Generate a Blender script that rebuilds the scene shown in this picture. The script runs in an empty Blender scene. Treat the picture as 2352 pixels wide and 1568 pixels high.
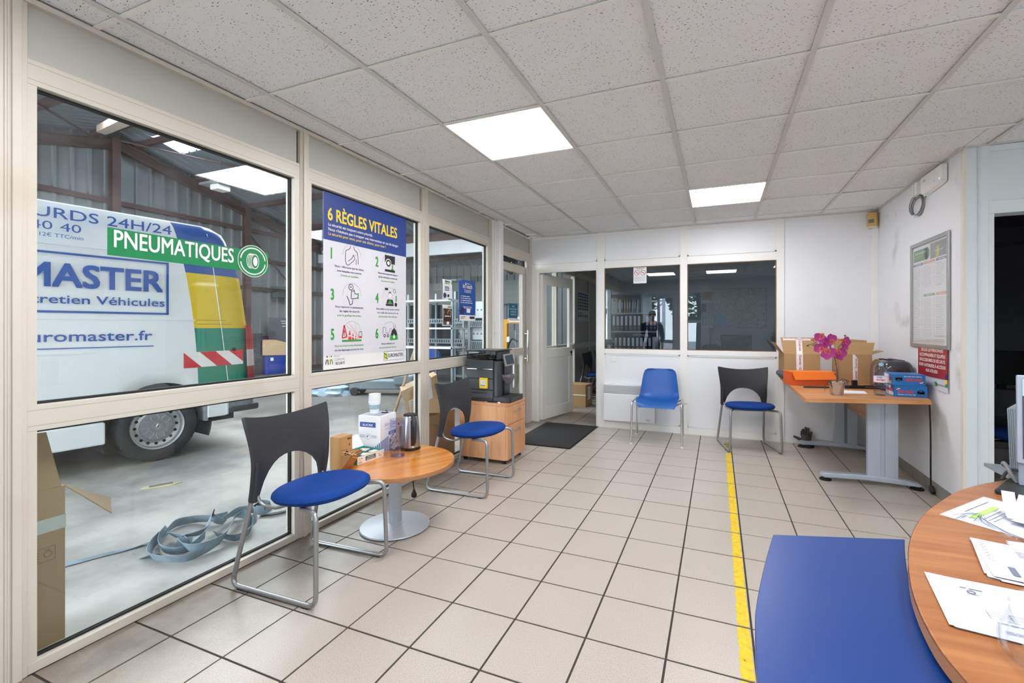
# Waiting room of a tyre workshop: glazed partition on the left, back office behind, reception desk at right.
import bpy, bmesh, math, random
from mathutils import Vector, Matrix
random.seed(7)
SC = bpy.context.scene
COL = SC.collection
R = math.radians

# ------------------------------------------------------------------ camera
FPX, YAW, HORY, PPX = 1042.23, 0.38625, 750.89, 1224.58     # focal length, heading, horizon and principal point of the 2352x1568 frame
CAMH = 1.2                                                    # camera height above the floor
CEIL = CAMH + 1.13422
cam = bpy.data.cameras.new('camera')
cam.sensor_fit = 'HORIZONTAL'
cam.sensor_width = 36.0
cam.lens = FPX / 2352 * 36.0
cam.shift_x = -(PPX - 1176) / 2352
cam.shift_y = (HORY - 784) / 2352
cam.clip_start = 0.02
cam.clip_end = 200
camo = bpy.data.objects.new('camera', cam)
camo.location = (0, 0, CAMH)
camo.rotation_euler = (R(90), 0, YAW)
COL.objects.link(camo)
SC.camera = camo

# ------------------------------------------------------------------ world, lights, exposure
SC.view_settings.view_transform = 'Standard'
SC.view_settings.look = 'None'
SC.view_settings.exposure = 1.2
SC.view_settings.gamma = 1.0
SC.view_settings.use_curve_mapping = False
SC.cycles.transparent_max_bounces = 24
SC.cycles.max_bounces = 10
SC.cycles.diffuse_bounces = 5
SC.cycles.caustics_reflective = False
SC.cycles.caustics_refractive = False

W = bpy.data.worlds.new('sky')
SC.world = W
W.use_nodes = True
nt = W.node_tree
bg = nt.nodes['Background']
sky = nt.nodes.new('ShaderNodeTexSky')
sky.sky_type = 'HOSEK_WILKIE'
sky.turbidity = 6.0
sky.ground_albedo = 0.4
sky.sun_direction = Vector((0.2, -0.75, 0.62)).normalized()
mixw = nt.nodes.new('ShaderNodeMix')
mixw.data_type = 'RGBA'
mixw.inputs['Factor'].default_value = 0.6
mixw.inputs['B'].default_value = (0.80, 0.88, 1.0, 1)
nt.links.new(sky.outputs[0], mixw.inputs['A'])
nt.links.new(mixw.outputs['Result'], bg.inputs['Color'])
bg.inputs['Strength'].default_value = 6.0

def area(name, loc, rot, sx, sy, power, color=(1, 1, 1)):
    l = bpy.data.lights.new(name, 'AREA')
    l.shape = 'RECTANGLE'
    l.size, l.size_y, l.energy, l.color = sx, sy, power, color
    o = bpy.data.objects.new(name, l)
    o.location, o.rotation_euler = loc, rot
    o.visible_glossy = True
    COL.objects.link(o)
    return o

PANEL_E = 10.0            # brightness of the ceiling light panels
# daylight through the open hall gate (workshop side) and the roof lights of the hall
area('daylight_gate', (-6.9, -5.2, 2.3), (R(-90), 0, R(180)), 8.4, 3.8, 640, (0.92, 0.96, 1.0))
area('daylight_roof_lights', (-6.4, 4.2, 4.35), (0, 0, 0), 3.5, 9.0, 460, (0.92, 0.96, 1.0))

# fill light added outside an invented side window, out of view at right
area('added_side_fill', (3.52, 0.2, 1.4), (0, R(90), 0), 1.2, 1.6, 5, (0.93, 0.97, 1.0))

# ------------------------------------------------------------------ pixel helpers: a pixel of the frame met with a known plane
_c, _s = math.cos(YAW), math.sin(YAW)
EYE = Vector((0, 0, CAMH))
def ray(x, y):
    u, v = (x - PPX) / FPX, -(y - HORY) / FPX
    return Vector((-_s + u * _c, _c + u * _s, v))
def OX(x, y, X): d = ray(x, y); return EYE + d * (X / d.x)
def OY(x, y, Y): d = ray(x, y); return EYE + d * (Y / d.y)
def OZ(x, y, Z=0.0): d = ray(x, y); return EYE + d * ((Z - CAMH) / d.z)

# ------------------------------------------------------------------ materials
def C(h):
    h = h.lstrip('#')
    t = [int(h[i:i + 2], 16) / 255 for i in (0, 2, 4)]
    return tuple(x / 12.92 if x <= 0.04045 else ((x + 0.055) / 1.055) ** 2.4 for x in t) + (1,)
def shade(c, k): return tuple(min(1, x * k) for x in c[:3]) + (1,)
_MATS = {}
def base_mat(name):
    m = bpy.data.materials.new(name)
    m.use_nodes = True
    n = m.node_tree
    return m, n, n.nodes['Principled BSDF']
def N(n, t, **kw):
    x = n.nodes.new(t)
    for k, v in kw.items():
        if k in x.inputs.keys(): x.inputs[k].default_value = v
        else: setattr(x, k, v)
    return x
def coords(n, world, scale=(1, 1, 1)):
    mp = N(n, 'ShaderNodeMapping')
    mp.inputs['Scale'].default_value = scale
    if world:
        g = N(n, 'ShaderNodeNewGeometry'); n.links.new(g.outputs['Position'], mp.inputs['Vector'])
    else:
        g = N(n, 'ShaderNodeTexCoord'); n.links.new(g.outputs['Object'], mp.inputs['Vector'])
    return mp.outputs['Vector']
def mixc(n, fac, a, b):
    x = N(n, 'ShaderNodeMix', data_type='RGBA')
    for sock, v in (('Factor', fac), ('A', a), ('B', b)):
        if hasattr(v, 'is_output'): n.links.new(v, x.inputs[sock] if sock != 'Factor' else x.inputs['Factor'])
        elif sock == 'Factor': x.inputs['Factor'].default_value = v
        else: x.inputs[sock].default_value = v
    return x.outputs['Result']
def ramp(n, src, stops):
    r = N(n, 'ShaderNodeValToRGB')
    e = r.color_ramp.elements
    while len(e) < len(stops): e.new(0.5)
    for k, (p, c) in enumerate(stops):
        e[k].position = p
        e[k].color = c if len(c) == 4 else tuple(c) + (1,)
    n.links.new(src, r.inputs['Fac'])
    return r.outputs['Color']
def math_(n, op, a, b=None):
    x = N(n, 'ShaderNodeMath', operation=op)
    for k, v in enumerate((a, b)):
        if v is None: continue
        if hasattr(v, 'is_output'): n.links.new(v, x.inputs[k])
        else: x.inputs[k].default_value = v
    return x.outputs[0]
def bump(n, bsdf, h, strength, dist=0.002):
    b = N(n, 'ShaderNodeBump')
    b.inputs['Strength'].default_value = strength
    b.inputs['Distance'].default_value = dist
    n.links.new(h, b.inputs['Height'])
    n.links.new(b.outputs['Normal'], bsdf.inputs['Normal'])
def plain(name, c, rough=0.5, var=0.06, scale=6.0, metal=0.0, bmp=0.0, bscale=200.0, coat=0.0, world=False, dirt=None, spec=0.5):
    """paint, plastic, metal or card: one colour with soft procedural mottling, optional fine relief, optional dirt colour in patches"""
    if name in _MATS: return _MATS[name]
    c = C(c) if isinstance(c, str) else c
    m, n, b = base_mat(name)
    v = coords(n, world)
    t = N(n, 'ShaderNodeTexNoise', Scale=scale, Detail=4.0)
    n.links.new(v, t.inputs['Vector'])
    col = mixc(n, t.outputs['Fac'], shade(c, 1 - var), shade(c, 1 + var))
    if dirt:
        dc, lo, hi, ds = dirt
        t2 = N(n, 'ShaderNodeTexNoise', Scale=ds, Detail=6.0)
        n.links.new(v, t2.inputs['Vector'])
        f = ramp(n, t2.outputs['Fac'], [(lo, (0, 0, 0)), (hi, (1, 1, 1))])
        col = mixc(n, f, col, C(dc))
    n.links.new(col, b.inputs['Base Color'])
    b.inputs['Roughness'].default_value = rough
    b.inputs['Metallic'].default_value = metal
    b.inputs['Coat Weight'].default_value = coat
    b.inputs['Specular IOR Level'].default_value = spec
    if bmp:
        t3 = N(n, 'ShaderNodeTexNoise', Scale=bscale, Detail=2.0)
        n.links.new(v, t3.inputs['Vector'])
        bump(n, b, t3.outputs['Fac'], bmp)
    _MATS[name] = m
    return m
def wood(name, light, dark, axis='X', rough=0.35, scale=1.0, coat=0.2, contrast=1.0):
    """laminate with long stretched grain along an axis"""
    if name in _MATS: return _MATS[name]
    m, n, b = base_mat(name)
    st = {'X': (0.9, 14, 14), 'Y': (14, 0.9, 14), 'Z': (14, 14, 0.9)}[axis]
    v = coords(n, False, tuple(k * scale for k in st))
    t = N(n, 'ShaderNodeTexNoise', Scale=1.6, Detail=7.0, Roughness=0.62, Distortion=0.7)
    n.links.new(v, t.inputs['Vector'])
    t2 = N(n, 'ShaderNodeTexNoise', Scale=9.0, Detail=4.0)
    n.links.new(v, t2.inputs['Vector'])
    w = 0.18 / contrast
    f = ramp(n, t.outputs['Fac'], [(0.5 - w, (0, 0, 0)), (0.5 + w, (1, 1, 1))])
    c1 = mixc(n, f, C(dark), C(light))
    c2 = mixc(n, math_(n, 'MULTIPLY', t2.outputs['Fac'], 0.35), c1, C(dark))
    n.links.new(c2, b.inputs['Base Color'])
    b.inputs['Roughness'].default_value = rough
    b.inputs['Coat Weight'].default_value = coat
    b.inputs['Coat Roughness'].default_value = 0.2
    _MATS[name] = m
    return m
def glass(name, tint=(1, 1, 1), ior=1.45, rough=0.0, dust=0.0):
    """thin clear sheet: see-through with Fresnel reflection"""
    if name in _MATS: return _MATS[name]
    m = bpy.data.materials.new(name); m.use_nodes = True
    n = m.node_tree; n.nodes.clear()
    out = N(n, 'ShaderNodeOutputMaterial')
    tr = N(n, 'ShaderNodeBsdfTransparent'); tr.inputs[0].default_value = tint + (1,)
    gl = N(n, 'ShaderNodeBsdfGlossy'); gl.inputs['Roughness'].default_value = rough
    lw = N(n, 'ShaderNodeLayerWeight', Blend=0.5)
    f0 = ((ior - 1) / (ior + 1)) ** 2
    fr = math_(n, 'ADD', f0, math_(n, 'MULTIPLY', math_(n, 'POWER', lw.outputs['Facing'], 5.0), 1 - f0))
    mx = N(n, 'ShaderNodeMixShader')
    n.links.new(fr, mx.inputs[0]); n.links.new(tr.outputs[0], mx.inputs[1]); n.links.new(gl.outputs[0], mx.inputs[2])
    last = mx.outputs[0]
    if dust:
        df = N(n, 'ShaderNodeBsdfDiffuse'); df.inputs[0].default_value = (0.7, 0.72, 0.74, 1)
        t = N(n, 'ShaderNodeTexNoise', Scale=5.0, Detail=8.0)
        n.links.new(coords(n, True), t.inputs['Vector'])
        f = ramp(n, t.outputs['Fac'], [(0.45, (0, 0, 0)), (0.9, (dust, dust, dust))])
        m2 = N(n, 'ShaderNodeMixShader')
        n.links.new(f, m2.inputs[0]); n.links.new(last, m2.inputs[1]); n.links.new(df.outputs[0], m2.inputs[2])
        last = m2.outputs[0]
    n.links.new(last, out.inputs[0])
    _MATS[name] = m
    return m
def emit(name, c, strength):
    if name in _MATS: return _MATS[name]
    m = bpy.data.materials.new(name); m.use_nodes = True
    n = m.node_tree; n.nodes.clear()
    e = N(n, 'ShaderNodeEmission', Strength=strength); e.inputs[0].default_value = C(c)
    o = N(n, 'ShaderNodeOutputMaterial'); n.links.new(e.outputs[0], o.inputs[0])
    _MATS[name] = m
    return m

# ------------------------------------------------------------------ mesh builder
class MB:
    def __init__(s): s.v, s.f = [], []
    def add(s, vs, fs, M=None):
        o = len(s.v)
        s.v += [tuple(M @ Vector(p)) if M else tuple(p) for p in vs]
        s.f += [tuple(o + i for i in f) for f in fs]
        return s
    def box(s, x0, y0, z0, x1, y1, z1, M=None):
        v = [(x0, y0, z0), (x1, y0, z0), (x1, y1, z0), (x0, y1, z0), (x0, y0, z1), (x1, y0, z1), (x1, y1, z1), (x0, y1, z1)]
        return s.add(v, [(0, 3, 2, 1), (4, 5, 6, 7), (0, 1, 5, 4), (1, 2, 6, 5), (2, 3, 7, 6), (3, 0, 4, 7)], M)
    def cyl(s, p0, p1, r0, r1=None, n=16, cap=True):
        return s.tube([p0, p1], [r0, r0 if r1 is None else r1], n, cap)
    def tube(s, pts, r, n=10, cap=True, closed=False):
        pts = [Vector(p) for p in pts]
        m = len(pts)
        rs = r if isinstance(r, (list, tuple)) else [r] * m
        tans = []
        for i in range(m):
            a = pts[(i - 1) % m] if (closed or i > 0) else pts[i]
            b = pts[(i + 1) % m] if (closed or i < m - 1) else pts[i]
            tans.append((b - a).normalized())
        up = Vector((0, 0, 1)) if abs(tans[0].z) < 0.9 else Vector((1, 0, 0))
        nx = tans[0].cross(up).normalized()
        o = len(s.v)
        for i in range(m):
            t = tans[i]
            nx = (nx - t * nx.dot(t)).normalized()
            ny = t.cross(nx)
            for k in range(n):
                a = 2 * math.pi * k / n
                s.v.append(tuple(pts[i] + (nx * math.cos(a) + ny * math.sin(a)) * rs[i]))
        for i in range(m if closed else m - 1):
            j = (i + 1) % m
            for k in range(n):
                k2 = (k + 1) % n
                s.f.append((o + i * n + k, o + i * n + k2, o + j * n + k2, o + j * n + k))
        if cap and not closed:
            s.f.append(tuple(o + k for k in range(n - 1, -1, -1)))
            s.f.append(tuple(o + (m - 1) * n + k for k in range(n)))
        return s
    def lathe(s, prof, n=32, c=(0, 0, 0), M=None, cap=True):
        o = len(s.v)
        vs = []
        for r, z in prof:
            for k in range(n):
                a = 2 * math.pi * k / n
                vs.append((c[0] + r * math.cos(a), c[1] + r * math.sin(a), c[2] + z))
        fs = []
        for i in range(len(prof) - 1):
            for k in range(n):
                k2 = (k + 1) % n
                fs.append((i * n + k, i * n + k2, (i + 1) * n + k2, (i + 1) * n + k))
        if cap:
            fs.append(tuple(range(n - 1, -1, -1)))
            fs.append(tuple((len(prof) - 1) * n + k for k in range(n)))
        return s.add(vs, fs, M)
    def prism(s, poly, z0, z1, M=None):
        n = len(poly)
        vs = [(x, y, z0) for x, y in poly] + [(x, y, z1) for x, y in poly]
        fs = [tuple(range(n - 1, -1, -1)), tuple(range(n, 2 * n))]
        fs += [(i, (i + 1) % n, n + (i + 1) % n, n + i) for i in range(n)]
        return s.add(vs, fs, M)
    def ball(s, c, r, sc=(1, 1, 1), n=16, m=10, M=None):
        vs, fs = [], []
        for i in range(m + 1):
            th = math.pi * i / m
            for k in range(n):
                a = 2 * math.pi * k / n
                vs.append((c[0] + r * sc[0] * math.sin(th) * math.cos(a), c[1] + r * sc[1] * math.sin(th) * math.sin(a), c[2] + r * sc[2] * math.cos(th)))
        for i in range(m):
            for k in range(n):
                k2 = (k + 1) % n
                fs.append((i * n + k, (i + 1) * n + k, (i + 1) * n + k2, i * n + k2))
        return s.add(vs, fs, M)
    def sheet(s, rows, th=0.0, M=None):
        """grid of points (list of equal-length rows); with th the sheet is thickened along its normals"""
        h, w = len(rows), len(rows[0])
        P = [[Vector(p) for p in r] for r in rows]
        vs = [p for r in P for p in r]
        fs = [(i * w + k, i * w + k + 1, (i + 1) * w + k + 1, (i + 1) * w + k) for i in range(h - 1) for k in range(w - 1)]
        if th:
            back = []
            for i in range(h):
                for k in range(w):
                    a = P[min(i + 1, h - 1)][k] - P[max(i - 1, 0)][k]
                    b = P[i][min(k + 1, w - 1)] - P[i][max(k - 1, 0)]
                    nn = b.cross(a)
                    nn = nn.normalized() if nn.length > 1e-9 else Vector((0, 0, 1))
                    back.append(P[i][k] - nn * th)
            q = h * w
            vs = vs + back
            fs = fs + [tuple(q + i for i in reversed(f)) for f in fs]
            edge = [k for k in range(w)] + [i * w + w - 1 for i in range(1, h)] + [(h - 1) * w + k for k in range(w - 2, -1, -1)] + [i * w for i in range(h - 2, 0, -1)]
            for i in range(len(edge)):
                a, b = edge[i], edge[(i + 1) % len(edge)]
                fs.append((b, a, q + a, q + b))
        return s.add(vs, fs, M)
    def mesh(s, name, mt, smooth=True, fix=True, ang=38):
        me = bpy.data.meshes.new(name)
        me.from_pydata(s.v, [], s.f)
        if fix:
            bm = bmesh.new(); bm.from_mesh(me)
            bmesh.ops.remove_doubles(bm, verts=bm.verts, dist=1e-6)
            bmesh.ops.recalc_face_normals(bm, faces=bm.faces)
            bm.to_mesh(me); bm.free()
        if smooth:
            me.polygons.foreach_set('use_smooth', [True] * len(me.polygons))
            me.set_sharp_from_angle(angle=R(ang))
        if mt: me.materials.append(mt)
        me.update()
        return me
    def build(s, name, mt, parent=None, smooth=True, bevel=0.0, fix=True, ang=38, seg=2, sub=0):
        o = bpy.data.objects.new(name, s.mesh(name, mt, smooth, fix, ang))
        COL.objects.link(o)
        if parent: o.parent = parent
        if bevel:
            b = o.modifiers.new('bevel', 'BEVEL')
            b.width, b.segments, b.limit_method, b.angle_limit = bevel, seg, 'ANGLE', R(40)
        if sub:
            b = o.modifiers.new('sub', 'SUBSURF'); b.levels = b.render_levels = sub
        return o

def arc(c, r, a0, a1, n, plane='xz'):
    """points on an arc, angles in degrees"""
    out = []
    for i in range(n + 1):
        a = R(a0 + (a1 - a0) * i / n)
        u, v = r * math.cos(a), r * math.sin(a)
        out.append({'xz': (c[0] + u, c[1], c[2] + v), 'xy': (c[0] + u, c[1] + v, c[2]), 'yz': (c[0], c[1] + u, c[2] + v)}[plane])
    return out
def fillet(pts, r, n=6):
    """round the inner corners of a polyline"""
    pts = [Vector(p) for p in pts]
    rs = r if isinstance(r, (list, tuple)) else [r] * len(pts)
    out = [pts[0]]
    for i in range(1, len(pts) - 1):
        a, b, c = pts[i - 1], pts[i], pts[i + 1]
        d1, d2 = (a - b), (c - b)
        k = min(rs[i], d1.length * 0.49, d2.length * 0.49)
        p, q = b + d1.normalized() * k, b + d2.normalized() * k
        for j in range(n + 1):
            t = j / n
            out.append(p * (1 - t) ** 2 + b * 2 * t * (1 - t) + q * t ** 2)
    out.append(pts[-1])
    return out
def bez(pts, n=24):
    """Catmull-Rom curve through points"""
    pts = [Vector(p) for p in pts]
    P = [pts[0] * 2 - pts[1]] + pts + [pts[-1] * 2 - pts[-2]]
    out = []
    seg = len(pts) - 1
    per = max(2, n // seg)
    for i in range(seg):
        a, b, c, d = P[i:i + 4]
        for j in range(per):
            t = j / per
            out.append(0.5 * ((2 * b) + (c - a) * t + (2 * a - 5 * b + 4 * c - d) * t * t + (3 * b - a - 3 * c + d) * t ** 3))
    out.append(pts[-1])
    return out

# ------------------------------------------------------------------ scene objects
def tag(o, label, cat, group=None):
    o['label'], o['category'] = label, cat
    if group: o['group'] = group
    return o
def thing(name, label, cat, loc=(0, 0, 0), rz=0.0, group=None):
    o = bpy.data.objects.new(name, None)
    o.empty_display_size = 0.05
    COL.objects.link(o)
    o.location, o.rotation_euler = loc, (0, 0, rz)
    return tag(o, label, cat, group)
def setting(name, loc=(0, 0, 0)):
    o = bpy.data.objects.new(name, None)
    o.empty_display_size = 0.05
    COL.objects.link(o)
    o.location = loc
    o['kind'] = 'structure'
    return o
def struct(o): o['kind'] = 'structure'; return o
def dup(root, loc, rz=0.0, label=None, name=None):
    r = root.copy(); COL.objects.link(r)
    r.location, r.rotation_euler = loc, (0, 0, rz)
    if label: r['label'] = label
    for ch in list(root.children):
        c = ch.copy(); COL.objects.link(c); c.parent = r
        for g in list(ch.children):
            d = g.copy(); COL.objects.link(d); d.parent = c
    return r
def ORD(i): return ['first', 'second', 'third', 'fourth', 'fifth', 'sixth', 'seventh', 'eighth', 'ninth', 'tenth', 'eleventh', 'twelfth', 'thirteenth'][i]

# ------------------------------------------------------------------ flat print: lettering and shapes in a plane
_GL = {}
def glyphs(s, bold, sp):
    k = (s, bold, sp)
    if k not in _GL:
        cu = bpy.data.curves.new('t', 'FONT')
        cu.body, cu.size, cu.offset, cu.space_character = s, 1.0, bold, sp
        cu.resolution_u = 3
        ob = bpy.data.objects.new('t', cu)
        COL.objects.link(ob)
        dg = bpy.context.evaluated_depsgraph_get()
        me = bpy.data.meshes.new_from_object(ob.evaluated_get(dg))
        vs = [(v.co.x, v.co.y) for v in me.vertices]
        fs = [tuple(p.vertices) for p in me.polygons]
        bpy.data.objects.remove(ob); bpy.data.curves.remove(cu); bpy.data.meshes.remove(me)
        _GL[k] = (vs, fs)
    return _GL[k]
CAPH = 0.729
class PL:
    """a drawing plane: origin, x and y directions (metres)"""
    def __init__(s, o, ux, uy, lift=0.0):
        s.o, s.ux, s.uy = Vector(o), Vector(ux).normalized(), Vector(uy).normalized()
        s.n = s.ux.cross(s.uy).normalized()
        s.o = s.o + s.n * lift
    def up(s, l): return PL(s.o, s.ux, s.uy, l)
    def P(s, x, y, l=0.0): return s.o + s.ux * x + s.uy * y + s.n * l
    def xy(s, p): d = Vector(p) - s.o; return d.dot(s.ux), d.dot(s.uy)
    def poly(s, mb, pts, l=0.0): mb.add([s.P(x, y, l) for x, y in pts], [tuple(range(len(pts)))])
    def rect(s, mb, x0, y0, x1, y1, l=0.0): s.poly(mb, [(x0, y0), (x1, y0), (x1, y1), (x0, y1)], l)
    def slab(s, mb, x0, y0, x1, y1, t0, t1):
        vs = [s.P(x, y, l) for l in (t0, t1) for x, y in ((x0, y0), (x1, y0), (x1, y1), (x0, y1))]
        mb.add(vs, [(0, 3, 2, 1), (4, 5, 6, 7), (0, 1, 5, 4), (1, 2, 6, 5), (2, 3, 7, 6), (3, 0, 4, 7)])
    def disc(s, mb, x, y, r, l=0.0, n=28, ry=None):
        s.poly(mb, [(x + r * math.cos(2 * math.pi * k / n), y + (ry or r) * math.sin(2 * math.pi * k / n)) for k in range(n)], l)
    def ring(s, mb, x, y, r0, r1, l=0.0, a0=0, a1=360, n=36, ky=1.0):
        pts = []
        for k in range(n + 1):
            a = R(a0 + (a1 - a0) * k / n)
            pts.append((s.P(x + r0 * math.cos(a), y + ky * r0 * math.sin(a), l), s.P(x + r1 * math.cos(a), y + ky * r1 * math.sin(a), l)))
        o = [p for q in pts for p in q]
        mb.add(o, [(2 * k, 2 * k + 1, 2 * k + 3, 2 * k + 2) for k in range(n)])
    def line(s, mb, pts, w, l=0.0):
        for (x0, y0), (x1, y1) in zip(pts, pts[1:]):
            d = math.hypot(x1 - x0, y1 - y0) or 1e-9
            ex, ey = -(y1 - y0) / d * w / 2, (x1 - x0) / d * w / 2
            s.poly(mb, [(x0 - ex, y0 - ey), (x1 - ex, y1 - ey), (x1 + ex, y1 + ey), (x0 + ex, y0 + ey)], l)
    def text(s, mb, t, x, y, h, w=None, align='L', bold=0.0, l=0.0, sp=1.0, sx=1.0):
        """h = cap height, w = total width (squeezes or stretches the letters)"""
        vs, fs = glyphs(t, 0.0, sp)
        if not vs: return 0
        k = h / CAPH
        x0, x1 = min(v[0] for v in vs), max(v[0] for v in vs)
        kx = w / (x1 - x0) if w else k * sx
        full = (x1 - x0) * kx
        off = {'L': 0, 'C': -full / 2, 'R': -full}[align]
        d = bold * 0.8 * k                                   # heavier letters: the outline laid down again, slightly shifted
        for q, (ex, ey) in enumerate(((d, d), (-d, d), (d, -d), (-d, -d), (0, 0)) if bold > 0.004 else ((0, 0),)):
            mb.add([s.P(x + off + (a - x0) * kx + ex, y + b * k + ey, l + q * 7e-5) for a, b in vs], fs)
        return full
    def squiggle(s, mb, x, y, w, h, l=0.0, seed=0):
        """one line of print too small to read: short dashes of word length"""
        rr = random.Random(seed)
        p = x
        while p < x + w:
            q = min(x + w, p + h * rr.uniform(1.2, 4.5))
            s.rect(mb, p, y, q, y + h * 0.42, l)
            p = q + h * 0.5
# ------------------------------------------------------------------ shared materials
M_CREAM = plain('cream_coated_aluminium', '#cdc6b9', 0.34, 0.03, 3.0, dirt=('#b9ac98', 0.62, 0.85, 2.2), world=True)
M_GREYPANEL = plain('grey_white_panel', '#b6b4ad', 0.5, 0.03, 2.0, world=True)
M_WHITE = plain('white_partition_panel', '#eceef1', 0.42, 0.015, 1.5, world=True, dirt=('#d5d5d3', 0.62, 0.9, 1.3))
M_WHITEFR = plain('white_partition_frame', '#f0efec', 0.32, 0.015, 2.0, world=True)
M_BLUEWHITE = plain('pale_blue_white_panel', '#dfe7ea', 0.45, 0.02, 1.5, world=True)
M_PLASTER = plain('scuffed_white_paint', '#eaecf0', 0.62, 0.02, 1.2, world=True, dirt=('#bdbcb9', 0.60, 0.82, 3.0), bmp=0.12, bscale=90)
M_BLACK = plain('black_rubber', '#17181a', 0.55, 0.15, 12)
M_BEAD = plain('brown_glazing_bead', '#8d6a42', 0.5, 0.1, 5)
M_CHROME = plain('chrome', '#d9dbdd', 0.12, 0.03, 5, metal=1.0)
M_STEEL = plain('brushed_steel', '#b9bab9', 0.28, 0.05, 30, metal=1.0)
M_GLASS = glass('window_glass', (0.96, 0.985, 0.985), 1.5, dust=0.05)
M_GLASSIN = glass('office_window_glass', (0.70, 0.79, 0.86), 1.75)
M_DARK = plain('dark_gap', '#0d0d0e', 0.7, 0.1)
M_WHITEPLASTIC = plain('white_plastic', '#f1f1ef', 0.35, 0.01)

XL, XG = -2.2, -2.236           # face of the left glazed wall and its panes
YB = 5.37                        # face of the back partition
XR, YR = 1.445, 3.70             # white wall at right and the return wall with the doorway
YF = -0.75                       # street front behind the camera
XE = 3.3                         # far right wall of the reception area
YO = 11.1                        # end wall of the back office

# ------------------------------------------------------------------ floor: tiles laid in a grid on dark grout
def tile_material():
    m, n, b = base_mat('beige_floor_tile')
    v = coords(n, True)
    t1 = N(n, 'ShaderNodeTexNoise', Scale=330.0, Detail=2.0)
    t2 = N(n, 'ShaderNodeTexNoise', Scale=5.0, Detail=5.0)
    t3 = N(n, 'ShaderNodeTexNoise', Scale=2.1, Detail=7.0, Roughness=0.65)
    for t in (t1, t2, t3): n.links.new(v, t.inputs['Vector'])
    oi = N(n, 'ShaderNodeObjectInfo')
    c = ramp(n, t1.outputs['Fac'], [(0.32, C('#9b9187')), (0.5, C('#bab2a8')), (0.7, C('#c7c0b7'))])
    c = mixc(n, math_(n, 'MULTIPLY', oi.outputs['Random'], 0.22), c, C('#b4a998'))
    c = mixc(n, ramp(n, t2.outputs['Fac'], [(0.4, (0, 0, 0)), (0.95, (0.15, 0.15, 0.15))]), c, C('#a89a86'))
    # grime trodden in along the foot of the glazed wall
    sp = N(n, 'ShaderNodeSeparateXYZ'); n.links.new(v, sp.inputs[0])
    near = N(n, 'ShaderNodeMapRange'); n.links.new(sp.outputs['X'], near.inputs['Value'])
    near.inputs['From Min'].default_value, near.inputs['From Max'].default_value = -2.25, -1.45
    near.inputs['To Min'].default_value, near.inputs['To Max'].default_value = 0.80, 0.0
    g = math_(n, 'MULTIPLY', near.outputs[0], math_(n, 'ADD', math_(n, 'MULTIPLY', t3.outputs['Fac'], 2.4), -0.25))
    f = ramp(n, g, [(0.05, (0, 0, 0)), (0.75, (0.85, 0.85, 0.85))])
    c = mixc(n, f, c, C('#5f5242'))
    n.links.new(c, b.inputs['Base Color'])
    r = ramp(n, t3.outputs['Fac'], [(0.2, (0.30, 0.30, 0.30)), (0.8, (0.38, 0.38, 0.38))])
    n.links.new(r, b.inputs['Roughness'])
    b.inputs['Specular IOR Level'].default_value = 0.45
    bump(n, b, t1.outputs['Fac'], 0.12, 0.001)
    return m
M_TILE = tile_material()
M_GROUT = plain('dark_grout', '#3d3732', 0.85, 0.2, 40, world=True)
floor = setting('floor')
T, TX0, TY0, GAP = 0.29889, -1.0706, 1.6994, 0.0042
gm = MB()
gm.box(-2.262, YF, -0.06, XE, YR + 3.2, -0.0035).box(-2.262, YR + 3.2, -0.06, 1.44, YO, -0.0035)
gm.build('grout', M_GROUT, floor, smooth=False)
def tile_mesh(w, d):
    b = MB().box(GAP, GAP, -0.009, w - GAP, d - GAP, 0.0)
    return b.mesh('tile', M_TILE, smooth=False)
TILES = {}
rest = MB()
tcount = 0
def in_view(x, y):
    d = -_s * x + _c * y
    if d < 0.15: return False
    u = PPX + FPX * (_c * x + _s * y) / d
    v = HORY + FPX * CAMH / d
    return -160 < u < 2500 and v < 1800
for j in range(-9, 33):
    for i in range(-4, 15):
        x0, y0 = TX0 + i * T, TY0 + j * T
        x1, y1 = x0 + T, y0 + T
        x0, x1 = max(x0, -2.2), min(x1, XE)
        y0, y1 = max(y0, YF), min(y1, YO)
        if y0 > YR + 3.0 or (y0 > YB): x1 = min(x1, XR)
        if x1 - x0 < 0.012 or y1 - y0 < 0.012: continue
        if y0 >= YO - 0.02: continue
        cx_, cy_ = (x0 + x1) / 2, (y0 + y1) / 2
        shown = in_view(cx_, cy_) and (cy_ < YB + 0.1 or (cx_ < -1.2 and cy_ < 9.2)) and not (cx_ > 1.9)
        if shown and tcount < 298:
            key = (round(x1 - x0, 3), round(y1 - y0, 3))
            if key not in TILES: TILES[key] = tile_mesh(*key)
            o = bpy.data.objects.new('tile', TILES[key])
            o.location = (x0, y0, random.uniform(-0.0004, 0.0004))
            o.parent = floor
            COL.objects.link(o)
            tcount += 1
        else:
            rest.box(x0 + GAP, y0 + GAP, -0.009, x1 - GAP, y1 - GAP, 0.0)
o = rest.build('tile_field', M_TILE, floor, smooth=False, fix=False)
o['kind'] = 'stuff'

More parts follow.
